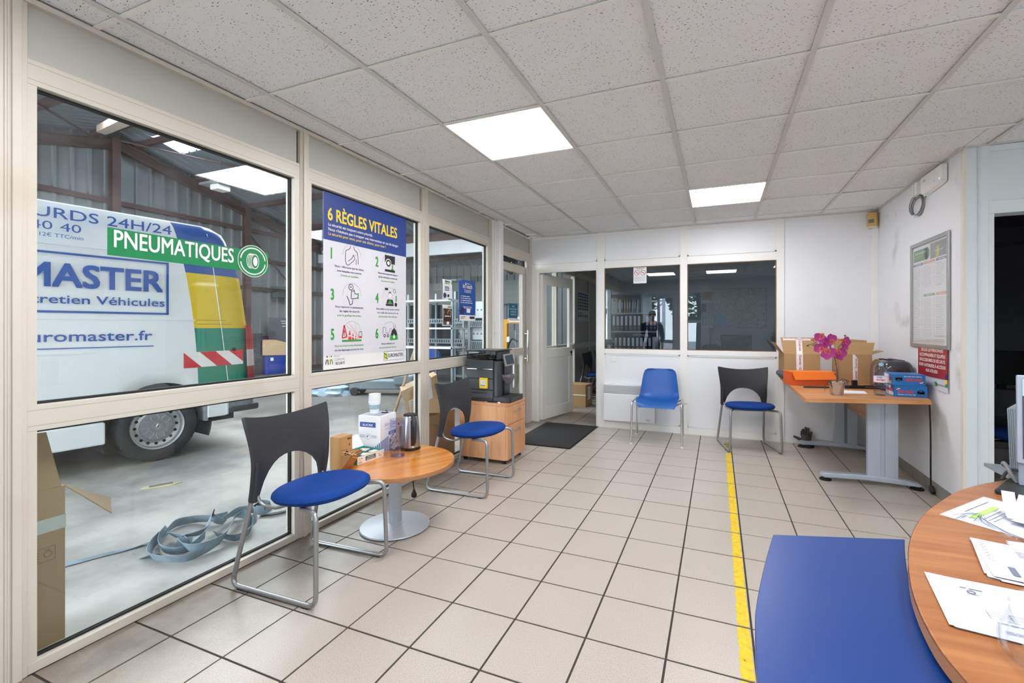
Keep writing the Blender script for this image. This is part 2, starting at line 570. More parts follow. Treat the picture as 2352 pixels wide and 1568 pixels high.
# yellow line painted on the tiles, worn at the edges, striped tape at its far end
def paint_material():
    m, n, b = base_mat('worn_yellow_paint')
    v = coords(n, True)
    t = N(n, 'ShaderNodeTexNoise', Scale=38.0, Detail=6.0); n.links.new(v, t.inputs['Vector'])
    c = ramp(n, t.outputs['Fac'], [(0.24, C('#5a4a10')), (0.33, C('#d9b410')), (0.6, C('#ecca1c'))])
    n.links.new(c, b.inputs['Base Color']); b.inputs['Roughness'].default_value = 0.5
    return m
M_YPAINT = paint_material()
line = setting('trim_1')
rr = random.Random(3)
for k in range(14):
    y0 = TY0 + (k - 4) * T + 0.006
    y1 = y0 + T - 0.012
    if k == 13: y1 = 4.70
    if y0 > 4.7: continue
    nn = 26
    left = [(0.073 + rr.uniform(-0.004, 0.004), y0 + (y1 - y0) * q / nn) for q in range(nn + 1)]
    right = [(0.118 + rr.uniform(-0.0035, 0.002), y0 + (y1 - y0) * q / nn) for q in range(nn, -1, -1)]
    mb = MB(); mb.prism(left + right, 0.0002, 0.0011)
    mb.build('paint_stroke', M_YPAINT, line, smooth=False)
tape = MB(); tape.box(0.062, 4.80, 0.0003, 0.125, 5.10, 0.0012)
tape.build('tape_end', plain('black_tape', '#4b4b4d', 0.6), line, smooth=False)
tp = MB()
for k in range(4):
    y = 4.82 + k * 0.075
    tp.prism([(0.062, y), (0.125, y - 0.012), (0.125, y + 0.022), (0.062, y + 0.034)], 0.0012, 0.0018)
tp.build('tape_stripe', M_YPAINT, line, smooth=False)

# ------------------------------------------------------------------ ceiling: fissured mineral tiles in a T-bar grid, light panels
def ceiling_material():
    m, n, b = base_mat('fissured_ceiling_tile')
    v = coords(n, True)
    mp = N(n, 'ShaderNodeMapping'); n.links.new(v, mp.inputs['Vector'])
    mp.inputs['Rotation'].default_value = (0, 0, 0.5)
    mp.inputs['Scale'].default_value = (1.0, 1.7, 1.0)
    vo = N(n, 'ShaderNodeTexNoise', Scale=105.0, Detail=1.5, Roughness=0.4); n.links.new(mp.outputs['Vector'], vo.inputs['Vector'])
    t2 = N(n, 'ShaderNodeTexNoise', Scale=16.0, Detail=3.0); n.links.new(v, t2.inputs['Vector'])
    thr = math_(n, 'ADD', vo.outputs['Fac'], math_(n, 'MULTIPLY', math_(n, 'SUBTRACT', t2.outputs['Fac'], 0.5), 0.16))
    f = ramp(n, thr, [(0.668, (0, 0, 0)), (0.71, (1, 1, 1))])
    t3 = N(n, 'ShaderNodeTexNoise', Scale=1.1, Detail=4.0); n.links.new(v, t3.inputs['Vector'])
    t4 = N(n, 'ShaderNodeTexNoise', Scale=300.0, Detail=2.0); n.links.new(v, t4.inputs['Vector'])
    base = mixc(n, t3.outputs['Fac'], C('#ebedf0'), C('#f5f6f8'))
    base = mixc(n, math_(n, 'MULTIPLY', t4.outputs['Fac'], 0.25), base, C('#cfd0d3'))
    c = mixc(n, f, base, C('#626160'))
    n.links.new(c, b.inputs['Base Color'])
    b.inputs['Roughness'].default_value = 0.95
    b.inputs['Specular IOR Level'].default_value = 0.1
    bump(n, b, math_(n, 'SUBTRACT', 1.0, f), 0.35, 0.003)
    return m
M_CTILE = ceiling_material()
M_TBAR = plain('shade_grey_t_bar', '#d3d2cf', 0.5, 0.03, 8, world=True)  # greyer tone puts the shading of the runners into the colour
ceil = setting('ceiling')
P, CX0, CY0 = 0.6, -1.43462, 2.17387
PANELS = {(0, 0), (2, 3), (0, -3), (2, -3), (4, -2)}  # the last two, out of view, are added to brighten the room
cache = {}
def ceil_tile(x0, y0, x1, y1):
    key = (round(x1 - x0, 3), round(y1 - y0, 3))
    if key not in cache:
        cache[key] = MB().box(0.003, 0.003, 0, key[0] - 0.003, key[1] - 0.003, 0.018).mesh('ceiling_tile', M_CTILE, smooth=False)
    o = bpy.data.objects.new('ceiling_tile', cache[key])
    o.location = (x0, y0, CEIL + 0.010)
    o.parent = ceil
    COL.objects.link(o)
M_LED = emit('light_panel', '#fdfcff', PANEL_E)
for j in range(-5, 6):
    for i in range(-2, 8):
        x0, y0 = CX0 + i * P, CY0 + j * P
        x1, y1 = min(x0 + P, XE), min(y0 + P, YB)
        x0, y0 = max(x0, XL + 0.0), max(y0, YF)
        if x1 - x0 < 0.02 or y1 - y0 < 0.02: continue
        if y0 >= YR and x0 >= XR: continue
        if y1 > YR and x0 < XR < x1:
            if y0 < YR - 0.02: ceil_tile(max(x0, XR), y0, x1, YR)
            x1 = XR
        if y1 > YR and x0 >= XR - 0.02: y1 = YR
        if x1 - x0 < 0.02 or y1 - y0 < 0.02: continue
        if (i, j) in PANELS:
            lp = thing('ceiling_light', {(0, 0): 'square light panel in the ceiling near the glazed wall', (2, 3): 'square light panel in the ceiling just before the back partition', (0, -3): 'square light panel in the ceiling above the street door', (2, -3): 'added square light panel, out of view above the blue customer shelf'}.get((i, j), 'added square light panel, out of view above the wooden reception desk'), 'ceiling light', (x0 + 0.3, y0 + 0.3, CEIL + 0.002))
            f = MB()
            for a, b_ in (((-0.297, -0.297), (0.297, -0.284)), ((-0.297, 0.284), (0.297, 0.297)), ((-0.297, -0.284), (-0.284, 0.284)), ((0.284, -0.284), (0.297, 0.284))):
                f.box(a[0], a[1], 0.0, b_[0], b_[1], 0.03)
            f.build('frame', M_WHITEPLASTIC, lp, smooth=False)
            MB().box(-0.284, -0.284, 0.004, 0.284, 0.284, 0.012).build('diffuser', M_LED, lp, smooth=False)
        else:
            ceil_tile(x0, y0, x1, y1)
for i in range(-1, 9):                                    # main runners run away from the street front
    x = CX0 + i * P
    if x > XE: continue
    y1 = YB if x < XR else YR
    MB().box(x - 0.012, YF, CEIL, x + 0.012, y1, CEIL + 0.004).box(x - 0.002, YF, CEIL + 0.004, x + 0.002, y1, CEIL + 0.03).build('main_runner', M_TBAR, ceil, smooth=False)
for j in range(-4, 6):
    y = CY0 + j * P
    x1 = XR if y > YR else XE
    MB().box(XL, y - 0.0095, CEIL + 0.0008, x1, y + 0.0095, CEIL + 0.0048).box(XL, y - 0.002, CEIL + 0.0048, x1, y + 0.002, CEIL + 0.03).build('cross_tee', M_WHITEFR, ceil, smooth=False)  # whiter than the runners, painted like tile edges that catch the light
MB().box(XL - 0.05, YF, CEIL + 0.05, XE + 0.1, YB + 0.1, CEIL + 0.07).build('upper_slab', plain('ceiling_void', '#777777', 0.9), ceil, smooth=False)
MB().box(XR - 0.022, YR, CEIL - 0.002, XR, YB, CEIL + 0.02).build('wall_angle', M_TBAR, ceil, smooth=False)
MB().box(XR, YR - 0.022, CEIL - 0.002, XE, YR, CEIL + 0.02).build('wall_angle', M_TBAR, ceil, smooth=False)
MB().box(XL, YB - 0.022, CEIL - 0.003, XR, YB, CEIL + 0.02).build('wall_angle', M_TBAR, ceil, smooth=False)

# ------------------------------------------------------------------ left glazed wall
wl = setting('wall_left')
ZT0, ZT1 = 2.04, 2.128            # top rail
ZM0, ZM1 = 0.838, 0.928           # middle rail
ZS = 0.036                        # top of the sill rail
POSTS = [(0.735, 0.79), (1.89, 1.95), (3.04, 3.12), (4.20, 4.265)]
def post(y0, y1):
    b = MB()
    b.box(-2.27, y0, 0, XL + 0.004, y1, CEIL - 0.004)
    m = (y0 + y1) / 2
    b.box(XL + 0.002, m - 0.012, 0, XL + 0.013, m + 0.012, CEIL - 0.004)
    b.box(XL + 0.002, y0 + 0.006, 0, XL + 0.008, y0 + 0.012, CEIL - 0.004)
    return b.build('post', M_CREAM, wl, smooth=False, bevel=0.002)
for a, b_ in POSTS: post(a, b_)
BAYS = [(0.79, 1.89), (1.95, 3.04), (3.12, 4.20)]
GL = [(0.815, 1.856), (1.971, 3.021), (3.139, 4.172)]
for k, ((a, b_), (g0, g1)) in enumerate(zip(BAYS, GL)):
    MB().box(-2.25, a, ZT1, XL - 0.012, b_ - 0.012, CEIL - 0.02).build('upper_panel', M_GREYPANEL, wl, smooth=False)
    MB().box(-2.255, b_ - 0.013, ZT1, XL - 0.02, b_, CEIL - 0.02).build('black_gap', M_DARK, wl, smooth=False)
    w = setting('window_%d' % (k + 1))
    r = MB(); r.box(-2.268, a, ZT0, XL, b_, ZT1); r.build('top_rail', M_CREAM, w, smooth=False, bevel=0.002)
    r = MB(); r.box(-2.268, a, ZM0, XL, b_, ZM1); r.build('middle_rail', M_CREAM, w, smooth=False, bevel=0.002)
    r = MB()
    for z in (ZM0 + 0.018, ZM1 - 0.018, ZT0 + 0.018, ZT1 - 0.018): r.box(XL - 0.001, a + 0.001, z - 0.0006, XL + 0.0003, b_ - 0.001, z + 0.0006)
    r.build('rail_joint', plain('joint_shadow_line', '#8b8478', 0.7), w, smooth=False)
    r = MB(); r.box(-2.268, a, 0.0, XL, b_, ZS); r.build('sill_rail', M_CREAM, w, smooth=False, bevel=0.002)
    for y0, y1 in ((a, g0), (g1, b_)):
        for z0, z1 in ((ZS, ZM0), (ZM1, ZT0)):
            MB().box(-2.268, y0, z0, XL - 0.001, y1, z1).build('stile', M_CREAM, w, smooth=False)
    for z0, z1 in ((ZS, ZM0), (ZM1, ZT0)):
        MB().box(XG - 0.003, g0, z0, XG + 0.003, g1, z1).build('pane', M_GLASS, w, smooth=False)
        gk = MB()
        t = 0.009
        for x0_, x1_ in ((XG + 0.003, XG + 0.008), (XG - 0.01, XG - 0.003)):
            gk.box(x0_, g0, z0, x1_, g1, z0 + t).box(x0_, g0, z1 - t, x1_, g1, z1).box(x0_, g0, z0 + t, x1_, g0 + t, z1 - t).box(x0_, g1 - t, z0 + t, x1_, g1, z1 - t)
        gk.build('gasket', M_BLACK, w, smooth=False)
# angle trim at the ceiling
MB().box(XL - 0.05, 0.7, CEIL - 0.02, XL + 0.012, 4.26, CEIL - 0.001).build('ceiling_trim', M_CREAM, wl, smooth=False)
# panelled stretch between the street front and the first bay
for y0, y1 in ((YF, -0.1), (-0.1, 0.735)):
    MB().box(-2.26, y0, 0, XL - 0.006, y1, CEIL).build('side_panel', M_CREAM, wl, smooth=False)
    MB().box(-2.262, y0, 0.84, XL, y1, 0.93).box(-2.262, y0, 2.0, XL, y1, 2.09).box(-2.262, y0, 0, XL, y1, 0.05).build('side_rail', M_CREAM, wl, smooth=False, bevel=0.002)
MB().box(-2.262, -0.14, 0, XL + 0.002, -0.08, CEIL).box(-2.262, 0.70, 0, XL + 0.002, 0.735, CEIL).build('side_post', M_CREAM, wl, smooth=False, bevel=0.002)
# steel column with a surface pipe, boxed into the wall
MB().box(-2.2, 4.335, 0, -2.143, 4.425, CEIL).build('steel_column', plain('white_painted_steel', '#efefee', 0.35, 0.02, 2, world=True), wl, bevel=0.008, smooth=False)
MB().box(-2.26, 4.265, 0, -2.195, 4.335, CEIL).build('column_casing', M_WHITEFR, wl, smooth=False, bevel=0.003)
pm = MB(); pm.tube([(-2.186, 4.30, 0.0), (-2.186, 4.30, CEIL)], 0.0085, 10)
for z in (0.55, 1.13, 1.83): pm.box(-2.2, 4.285, z, -2.17, 4.315, z + 0.012)
pm.build('surface_pipe', plain('white_conduit', '#e9e8e4', 0.35), wl)
# glazed door at the end of the left wall
d1 = setting('door_1')
DY0, DY1, DZ = 4.44, 5.15, 1.935
MB().box(-2.262, 4.42, ZT1 - 0.10, XL, 5.30, ZT1).box(-2.262, 4.42, ZT1 - 0.11, XL + 0.006, 5.30, ZT1 - 0.086).build('header', M_CREAM, d1, smooth=False, bevel=0.002)
MB().box(-2.25, 4.42, ZT1, XL - 0.012, 5.285, CEIL - 0.02).build('upper_panel', M_GREYPANEL, d1, smooth=False)
MB().box(-2.255, 5.285, ZT1, XL - 0.02, 5.30, CEIL - 0.02).build('black_gap', M_DARK, d1, smooth=False)
MB().box(-2.262, 5.19, 0, XL, 5.30, ZT1 - 0.1).box(XL - 0.002, 5.25, 0, XL + 0.012, 5.285, ZT1 - 0.1).build('jamb', M_CREAM, d1, smooth=False, bevel=0.002)
MB().box(-2.262, 5.30, 0, XL + 0.004, YB, CEIL).build('corner_post', M_CREAM, d1, smooth=False, bevel=0.002)
MB().box(-2.262, 5.155, 0, XL - 0.03, 5.19, ZT1 - 0.11).build('door_gap', M_DARK, d1, smooth=False)
lf = MB()
lf.box(-2.25, DY0, 0.01, XL - 0.004, DY0 + 0.07, DZ).box(-2.25, DY1 - 0.07, 0.01, XL - 0.004, DY1, DZ)
lf.box(-2.25, DY0 + 0.07, DZ - 0.09, XL - 0.004, DY1 - 0.07, DZ).box(-2.25, DY0 + 0.07, 0.86, XL - 0.004, DY1 - 0.07, 0.95).box(-2.25, DY0 + 0.07, 0.01, XL - 0.004, DY1 - 0.07, 0.13)
lf.build('leaf_frame', M_CREAM, d1, smooth=False, bevel=0.003)
for z0, z1 in ((0.13, 0.86), (0.95, DZ - 0.09)):
    MB().box(XG - 0.003, DY0 + 0.07, z0, XG + 0.003, DY1 - 0.07, z1).build('pane', M_GLASS, d1, smooth=False)
hb = MB(); hb.tube([(XL + 0.05, 5.115, 0.78), (XL + 0.05, 5.115, 1.16)], 0.013, 14)
for z in (0.82, 1.12): hb.tube([(XL - 0.006, 5.115, z), (XL + 0.05, 5.115, z)], 0.008, 10)
hb.build('pull_handle', M_CHROME, d1)

# ------------------------------------------------------------------ back partition
wb = setting('wall_back')
def face(name, x0, x1, z0, z1, proud, mt, parent=None, y=YB, bev=0.0):
    return MB().box(x0, y - proud, z0, x1, y + 0.045, z1).build(name, mt, parent or wb, smooth=False, bevel=bev)
face('post', -1.345, -1.258, 0, CEIL, 0.012, M_WHITEFR, bev=0.002)
face('post', -0.392, -0.316, 0, CEIL, 0.012, M_WHITEFR, bev=0.002)
face('post', 0.571, 0.643, 0, CEIL, 0.012, M_WHITEFR, bev=0.002)
face('post', -2.2, -2.125, 0, 1.99, 0.012, M_WHITEFR, bev=0.002)
for x0, x1 in ((-2.2, -1.345), (-1.258, -0.392), (-0.316, 0.571)):
    face('upper_panel', x0, x1, 1.99, CEIL, -0.004, M_WHITE)
    face('panel_bead', x0, x1, CEIL - 0.035, CEIL - 0.004, 0.008, M_WHITEFR)
    b = MB()
    z0, z1 = 1.995, CEIL - 0.036
    for a in (x0, x1 - 0.014): b.box(a, YB - 0.006, z0, a + 0.014, YB, z1)
    b.box(x0, YB - 0.006, z0, x1, YB, z0 + 0.014)
    b.build('bead_frame', M_WHITEFR, wb, smooth=False)
    face('transom', x0, x1, 1.905, 1.99, 0.011, M_WHITEFR, bev=0.002)
for x0, x1 in ((-1.258, -0.392), (-0.316, 0.571)):
    face('sill_transom', x0, x1, 0.885, 0.94, 0.011, M_WHITEFR, bev=0.002)
    face('lower_panel', x0, x1, 0.075, 0.885, -0.004, M_WHITE)
    face('bottom_rail', x0, x1, 0.0, 0.075, 0.006, M_WHITEFR)
    b = MB()
    z0, z1 = 0.078, 0.884
    for a in (x0, x1 - 0.014): b.box(a, YB - 0.006, z0, a + 0.014, YB, z1)
    b.box(x0, YB - 0.006, z0, x1, YB, z0 + 0.014).box(x0, YB - 0.006, z1 - 0.014, x1, YB, z1)
    b.build('bead_frame', M_WHITEFR, wb, smooth=False)
face('plain_panel', 0.643, 1.40, 0.06, CEIL, -0.002, M_WHITE)
face('plain_panel_foot', 0.643, 1.40, 0.0, 0.06, 0.004, M_WHITEFR)
face('plain_panel_bead', 0.643, 1.40, CEIL - 0.03, CEIL - 0.004, 0.006, M_WHITEFR)
face('corner_chase', 1.398, XR, 0, CEIL - 0.10, 0.035, M_WHITEFR, bev=0.004)
for k, (x0, x1) in enumerate(((-1.258, -0.392), (-0.316, 0.571))):
    w = setting('window_%d' % (k + 4))
    z0, z1 = 0.94, 1.905
    MB().box(x0 + 0.006, YB + 0.012, z0 + 0.004, x1 - 0.006, YB + 0.017, z1 - 0.004).build('pane', M_GLASSIN, w, smooth=False)
    b = MB()
    for a, c in ((x0, x0 + 0.008), (x1 - 0.008, x1)): b.box(a, YB - 0.002, z0, c, YB + 0.012, z1)
    b.box(x0, YB - 0.002, z0, x1, YB + 0.012, z0 + 0.007).box(x0, YB - 0.002, z1 - 0.007, x1, YB + 0.012, z1)
    b.build('glazing_bead', M_BEAD, w, smooth=False)
# office door: white half-glazed leaf opened inwards on the left jamb
d2 = setting('door_2')
fr = MB(); fr.box(-2.125, YB + 0.0, 0, -2.105, YB + 0.045, 1.905).box(-1.362, YB, 0, -1.345, YB + 0.045, 1.905).box(-2.105, YB, 1.888, -1.362, YB + 0.045, 1.905)
fr.build('frame', M_WHITEFR, d2, smooth=False)
DM = Matrix.Translation((-2.098, YB + 0.07, 0)) @ Matrix.Rotation(R(76), 4, 'Z')
LW, LH = 0.745, 1.875
b = MB()
b.box(0, -0.02, 0.012, 0.095, 0.02, LH, DM).box(LW - 0.095, -0.02, 0.012, LW, 0.02, LH, DM).box(0.095, -0.02, LH - 0.13, LW - 0.095, 0.02, LH, DM)
b.box(0.095, -0.02, 0.80, LW - 0.095, 0.02, 0.92, DM).box(0.095, -0.02, 0.012, LW - 0.095, 0.02, 0.155, DM)
M_DOOR = plain('off_white_door_frame', '#ebe8e1', 0.4, 0.02, 3, world=True)
b.build('leaf_frame', M_DOOR, d2, smooth=False, bevel=0.002)
MB().box(0.095, -0.008, 0.155, LW - 0.095, 0.008, 0.80, DM).build('lower_panel', plain('off_white_door_panel', '#e4e3df', 0.5, 0.02, 3, world=True), d2, smooth=False)
MB().box(0.095, -0.003, 0.92, LW - 0.095, 0.003, LH - 0.13, DM).build('pane', M_GLASS, d2, smooth=False)
for z in (0.15, 0.88, 1.70):
    MB().cyl((0.0, -0.03, z), (0.0, -0.03, z + 0.085), 0.008, n=10).build('hinge', M_STEEL, d2)
    d2.children[-1].matrix_world = DM
h = MB(); h.tube(fillet([(LW - 0.05, -0.02, 0.955), (LW - 0.05, -0.065, 0.955), (LW - 0.19, -0.07, 0.955)], 0.02), 0.0095, 10)
h.cyl((LW - 0.05, -0.018, 0.955), (LW - 0.05, -0.026, 0.955), 0.024, n=18)
o = h.build('lever_handle', M_WHITEPLASTIC, d2); o.matrix_world = DM
h = MB(); h.cyl((LW - 0.05, -0.019, 0.85), (LW - 0.05, -0.03, 0.85), 0.018, n=18).box(LW - 0.056, -0.03, 0.80, LW - 0.044, -0.024, 0.85)
o = h.build('lock_cylinder', M_BLACK, d2); o.matrix_world = DM

# ------------------------------------------------------------------ right wall, skirting and the return wall with its doorway
wr = setting('wall_right')
MB().box(XR, YR + 0.02, 0, XR + 0.12, YB + 0.2, CEIL + 0.01).build('plaster', M_PLASTER, wr, smooth=False)
MB().box(XR - 0.0006, YR - 0.002, 0, XR + 0.014, YR + 0.03, CEIL).build('corner_bead', plain('cream_corner_bead', '#e7e0d2', 0.5, 0.03, 3), wr, smooth=False)
bs = setting('baseboard_right')
M_SKIRT = plain('grey_skirting_tile', '#8f8b84', 0.6, 0.12, 8, world=True, dirt=('#5f5b55', 0.55, 0.8, 5))
for k in range(6):
    y0 = YR + 0.03 + k * 0.275
    MB().box(XR - 0.009, y0 + 0.0012, 0, XR, min(y0 + 0.275, YB) - 0.0012, 0.088).build('skirting_tile', M_SKIRT, bs, smooth=False, bevel=0.0015)
wn = setting('wall_return')
MB().box(XR + 0.012, YR + 0.002, 0, 1.516, YR + 0.1, CEIL).build('blue_white_strip', M_BLUEWHITE, wn, smooth=False)
MB().box(1.516, YR - 0.012, 0, 1.565, YR + 0.1, CEIL).box(1.5205, YR - 0.016, 0, 1.530, YR - 0.01, CEIL).build('post', M_BLUEWHITE, wn, smooth=False, bevel=0.002)
MB().box(1.565, YR + 0.004, 1.985, XE, YR + 0.1, CEIL).build('upper_panel', M_BLUEWHITE, wn, smooth=False)
MB().box(1.565, YR - 0.008, CEIL - 0.04, XE, YR + 0.02, CEIL - 0.004).box(1.565, YR - 0.004, 1.985, 1.58, YR + 0.02, CEIL).build('panel_bead', M_BLUEWHITE, wn, smooth=False)
d3 = setting('door_3')
MB().box(1.565, YR - 0.014, 1.905, 2.45, YR + 0.1, 1.985).box(1.565, YR - 0.012, 0, 1.592, YR + 0.1, 1.905).box(2.42, YR - 0.012, 0, 2.45, YR + 0.1, 1.905).build('frame', M_BLUEWHITE, d3, smooth=False, bevel=0.003)
MB().box(1.598, YR + 0.075, 0.01, 1.612, YR + 0.115, 1.90).build('leaf_edge', M_BLUEWHITE, d3, smooth=False)
for z in (0.30, 1.00, 1.70): MB().box(1.592, YR + 0.03, z, 1.603, YR + 0.08, z + 0.09).build('hinge', M_STEEL, d3, smooth=False)
MB().box(1.598, YR + 0.115, 0.01, 1.640, YR + 0.87, 1.90).build('door_leaf', M_BLUEWHITE, d3, smooth=False)
MB().box(2.45, YR, 0, XE, YR + 0.1, 1.985).build('plain_panel', M_BLUEWHITE, wn, smooth=False)

# unlit side room seen through that doorway
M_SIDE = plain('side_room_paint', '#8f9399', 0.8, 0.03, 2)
sr = setting('wall_side_left')
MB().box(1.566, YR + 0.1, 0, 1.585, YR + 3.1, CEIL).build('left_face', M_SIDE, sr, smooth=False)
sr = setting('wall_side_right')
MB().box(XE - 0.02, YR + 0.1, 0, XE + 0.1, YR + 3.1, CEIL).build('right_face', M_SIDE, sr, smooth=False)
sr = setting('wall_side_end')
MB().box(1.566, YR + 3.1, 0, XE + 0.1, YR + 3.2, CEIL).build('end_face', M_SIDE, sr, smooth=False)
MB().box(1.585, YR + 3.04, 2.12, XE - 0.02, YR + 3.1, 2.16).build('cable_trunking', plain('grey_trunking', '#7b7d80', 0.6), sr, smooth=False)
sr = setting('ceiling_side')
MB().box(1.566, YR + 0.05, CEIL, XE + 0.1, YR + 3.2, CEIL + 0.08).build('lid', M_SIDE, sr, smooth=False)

# far right and street front of the reception (behind the camera)
we = setting('wall_reception')
for y0, y1, z0, z1 in ((YF - 0.1, -0.6, 0, CEIL), (1.0, YR + 0.1, 0, CEIL), (-0.6, 1.0, 0, 0.9), (-0.6, 1.0, 2.0, CEIL)): MB().box(XE, y0, z0, XE + 0.1, y1, z1 + 0.02).build('plaster', M_PLASTER, we, smooth=False)
w7 = setting('window_7')  # unseen window added to let fill light into the room
MB().box(XE + 0.04, -0.6, 0.9, XE + 0.046, 1.0, 2.0).build('pane', M_GLASS, w7, smooth=False)
for y in (-0.6, 0.18, 0.96): MB().box(XE + 0.02, y, 0.9, XE + 0.07, y + 0.04, 2.0).build('mullion', M_WHITEFR, w7, smooth=False)
wf = setting('wall_front')
M_FRONT = plain('front_wall_panel', '#c9ccce', 0.5, 0.03, 2, world=True)
DX0, DX1, WX0, WX1 = -1.76, -0.93, -0.70, -0.37
for x0, x1, z0, z1 in ((-2.262, DX0, 0, CEIL), (DX0, DX1, 2.06, CEIL), (DX1, WX0, 0, CEIL), (WX0, WX1, 2.02, CEIL), (WX0, WX1, 0, 0.62), (WX1, XE + 0.1, 0, CEIL)):
    MB().box(x0, YF - 0.08, z0, x1, YF, z1).build('panel', M_FRONT, wf, smooth=False)
w6 = setting('window_6')
MB().box(WX0, YF - 0.05, 0.62, WX1, YF - 0.044, 2.02).build('pane', M_GLASS, w6, smooth=False)
MB().box(WX0, YF - 0.07, 1.30, WX1, YF - 0.02, 1.36).build('rail', M_WHITEFR, w6, smooth=False)
d4 = setting('door_4')
b = MB(); b.box(DX0, YF - 0.07, 0, DX0 + 0.03, YF - 0.02, 2.06).box(DX1 - 0.03, YF - 0.07, 0, DX1, YF - 0.02, 2.06).box(DX0, YF - 0.07, 2.02, DX1, YF - 0.02, 2.06)
b.build('frame', M_WHITEFR, d4, smooth=False)
D4 = Matrix.Translation((DX1 - 0.04, YF - 0.06, 0)) @ Matrix.Rotation(R(-128), 4, 'Z')
b = MB()
b.box(0, -0.02, 0.01, 0.07, 0.02, 2.01, D4).box(0.70, -0.02, 0.01, 0.77, 0.02, 2.01, D4).box(0.07, -0.02, 1.93, 0.70, 0.02, 2.01, D4).box(0.07, -0.02, 0.8, 0.70, 0.02, 0.88, D4).box(0.07, -0.02, 0.01, 0.70, 0.02, 0.12, D4)
b.build('leaf_frame', M_WHITEFR, d4, smooth=False)
MB().box(0.07, -0.003, 0.88, 0.70, 0.003, 1.93, D4).build('pane', M_GLASS, d4, smooth=False)

# ------------------------------------------------------------------ back office shell
wo = setting('wall_office')
M_OFF = plain('office_wall_paint', '#cdd4da', 0.7, 0.02, 2, world=True)
MB().box(-2.262, YO, 0, XR + 0.2, YO + 0.1, CEIL).build('end_face', M_OFF, wo, smooth=False)
MB().box(XR, YB + 0.2, 0, XR + 0.12, YO, CEIL).build('right_face', M_OFF, wo, smooth=False)
MB().box(-0.42, YO - 0.14, 0, -0.18, YO, CEIL).build('pier', M_OFF, wo, smooth=False)
MB().box(-2.1, YO - 0.03, 0, -1.2, YO, 0.9).build('dado_panel', M_OFF, wo, smooth=False)
oc = setting('ceiling_office')
MB().box(-2.262, YB + 0.045, CEIL, XR + 0.2, YO + 0.1, CEIL + 0.05).build('tile_face', M_CTILE, oc, smooth=False)
b = MB()
for x in (-1.9, -1.3, -0.7, -0.1, 0.5, 1.1): b.box(x - 0.012, YB + 0.05, CEIL - 0.004, x + 0.012, YO, CEIL)
for k in range(9): b.box(-2.2, YB + 0.5 + k * 0.6 - 0.008, CEIL - 0.003, XR, YB + 0.5 + k * 0.6 + 0.008, CEIL)
b.build('t_bar_grid', M_TBAR, oc, smooth=False)
# left side of the office: the same glazed partition carried on
wk = setting('wall_office_left')
OB = [5.37, 6.30, 7.22, 8.12, 9.02, 9.95, 11.1]
for k in range(len(OB) - 1):
    y0, y1 = OB[k], OB[k + 1]
    MB().box(-2.262, y0, 0, XL + 0.006, y0 + 0.06, CEIL).build('post', M_CREAM, wk, smooth=False)
    solid = k in (2, 3)
    MB().box(-2.25, y0 + 0.06, ZT1, XL - 0.01, y1, CEIL).build('upper_panel', M_GREYPANEL, wk, smooth=False)
    MB().box(-2.262, y0 + 0.06, ZT0, XL, y1, ZT1).box(-2.262, y0 + 0.06, ZM0, XL, y1, ZM1).box(-2.262, y0 + 0.06, 0, XL, y1, 0.05).build('rail', M_CREAM, wk, smooth=False)
    if solid:
        MB().box(-2.25, y0 + 0.06, 0.05, XL - 0.012, y1, ZM0).box(-2.25, y0 + 0.06, ZM1, XL - 0.012, y1, ZT0).build('filled_panel', M_GREYPANEL, wk, smooth=False)
        b = MB()
        for z0, z1 in ((0.05, ZM0), (ZM1, ZT0)):
            b.box(XL - 0.013, y0 + 0.06, z0, XL - 0.006, y0 + 0.068, z1).box(XL - 0.013, y1 - 0.008, z0, XL - 0.006, y1, z1)
        b.build('panel_gasket', M_BLACK, wk, smooth=False)
    else:
        MB().box(XG - 0.003, y0 + 0.06, ZM1, XG + 0.003, y1, ZT0).box(XG - 0.003, y0 + 0.06, 0.05, XG + 0.003, y1, ZM0).build('pane', M_GLASS, wk, smooth=False)
# ------------------------------------------------------------------ workshop hall outside the glazed wall
HX, HY0, HY1 = -12.0, -6.0, 13.4          # gable wall, gate side, end wall
def roof_z(y): return 5.22 - 0.265 * abs(y - 5.6)
def concrete():
    m, n, b = base_mat('worn_concrete')
    v = coords(n, True)
    t1 = N(n, 'ShaderNodeTexNoise', Scale=1.3, Detail=9.0, Roughness=0.65)
    t2 = N(n, 'ShaderNodeTexNoise', Scale=26.0, Detail=5.0)
    t3 = N(n, 'ShaderNodeTexNoise', Scale=0.35, Detail=4.0)
    for t in (t1, t2, t3): n.links.new(v, t.inputs['Vector'])
    c = ramp(n, t1.outputs['Fac'], [(0.3, C('#75726d')), (0.45, C('#a3a09b')), (0.56, C('#bcb9b3')), (0.75, C('#cdc9c2'))])
    c = mixc(n, math_(n, 'MULTIPLY', t2.outputs['Fac'], 0.35), c, C('#918c84'))
    # the floor turns darker towards the far bays
    sp = N(n, 'ShaderNodeSeparateXYZ'); n.links.new(v, sp.inputs[0])
    mr = N(n, 'ShaderNodeMapRange'); n.links.new(math_(n, 'ADD', sp.outputs['Y'], math_(n, 'MULTIPLY', t3.outputs['Fac'], 3.0)), mr.inputs['Value'])
    mr.inputs['From Min'].default_value, mr.inputs['From Max'].default_value = 4.7, 6.3
    mr.inputs['To Max'].default_value = 0.9
    c = mixc(n, mr.outputs[0], c, C('#4d4a46'))
    n.links.new(c, b.inputs['Base Color'])
    r = ramp(n, t1.outputs['Fac'], [(0.3, (0.35, 0.35, 0.35)), (0.7, (0.7, 0.7, 0.7))])
    n.links.new(r, b.inputs['Roughness'])
    bump(n, b, t2.outputs['Fac'], 0.15, 0.003)
    return m
M_CONC = concrete()
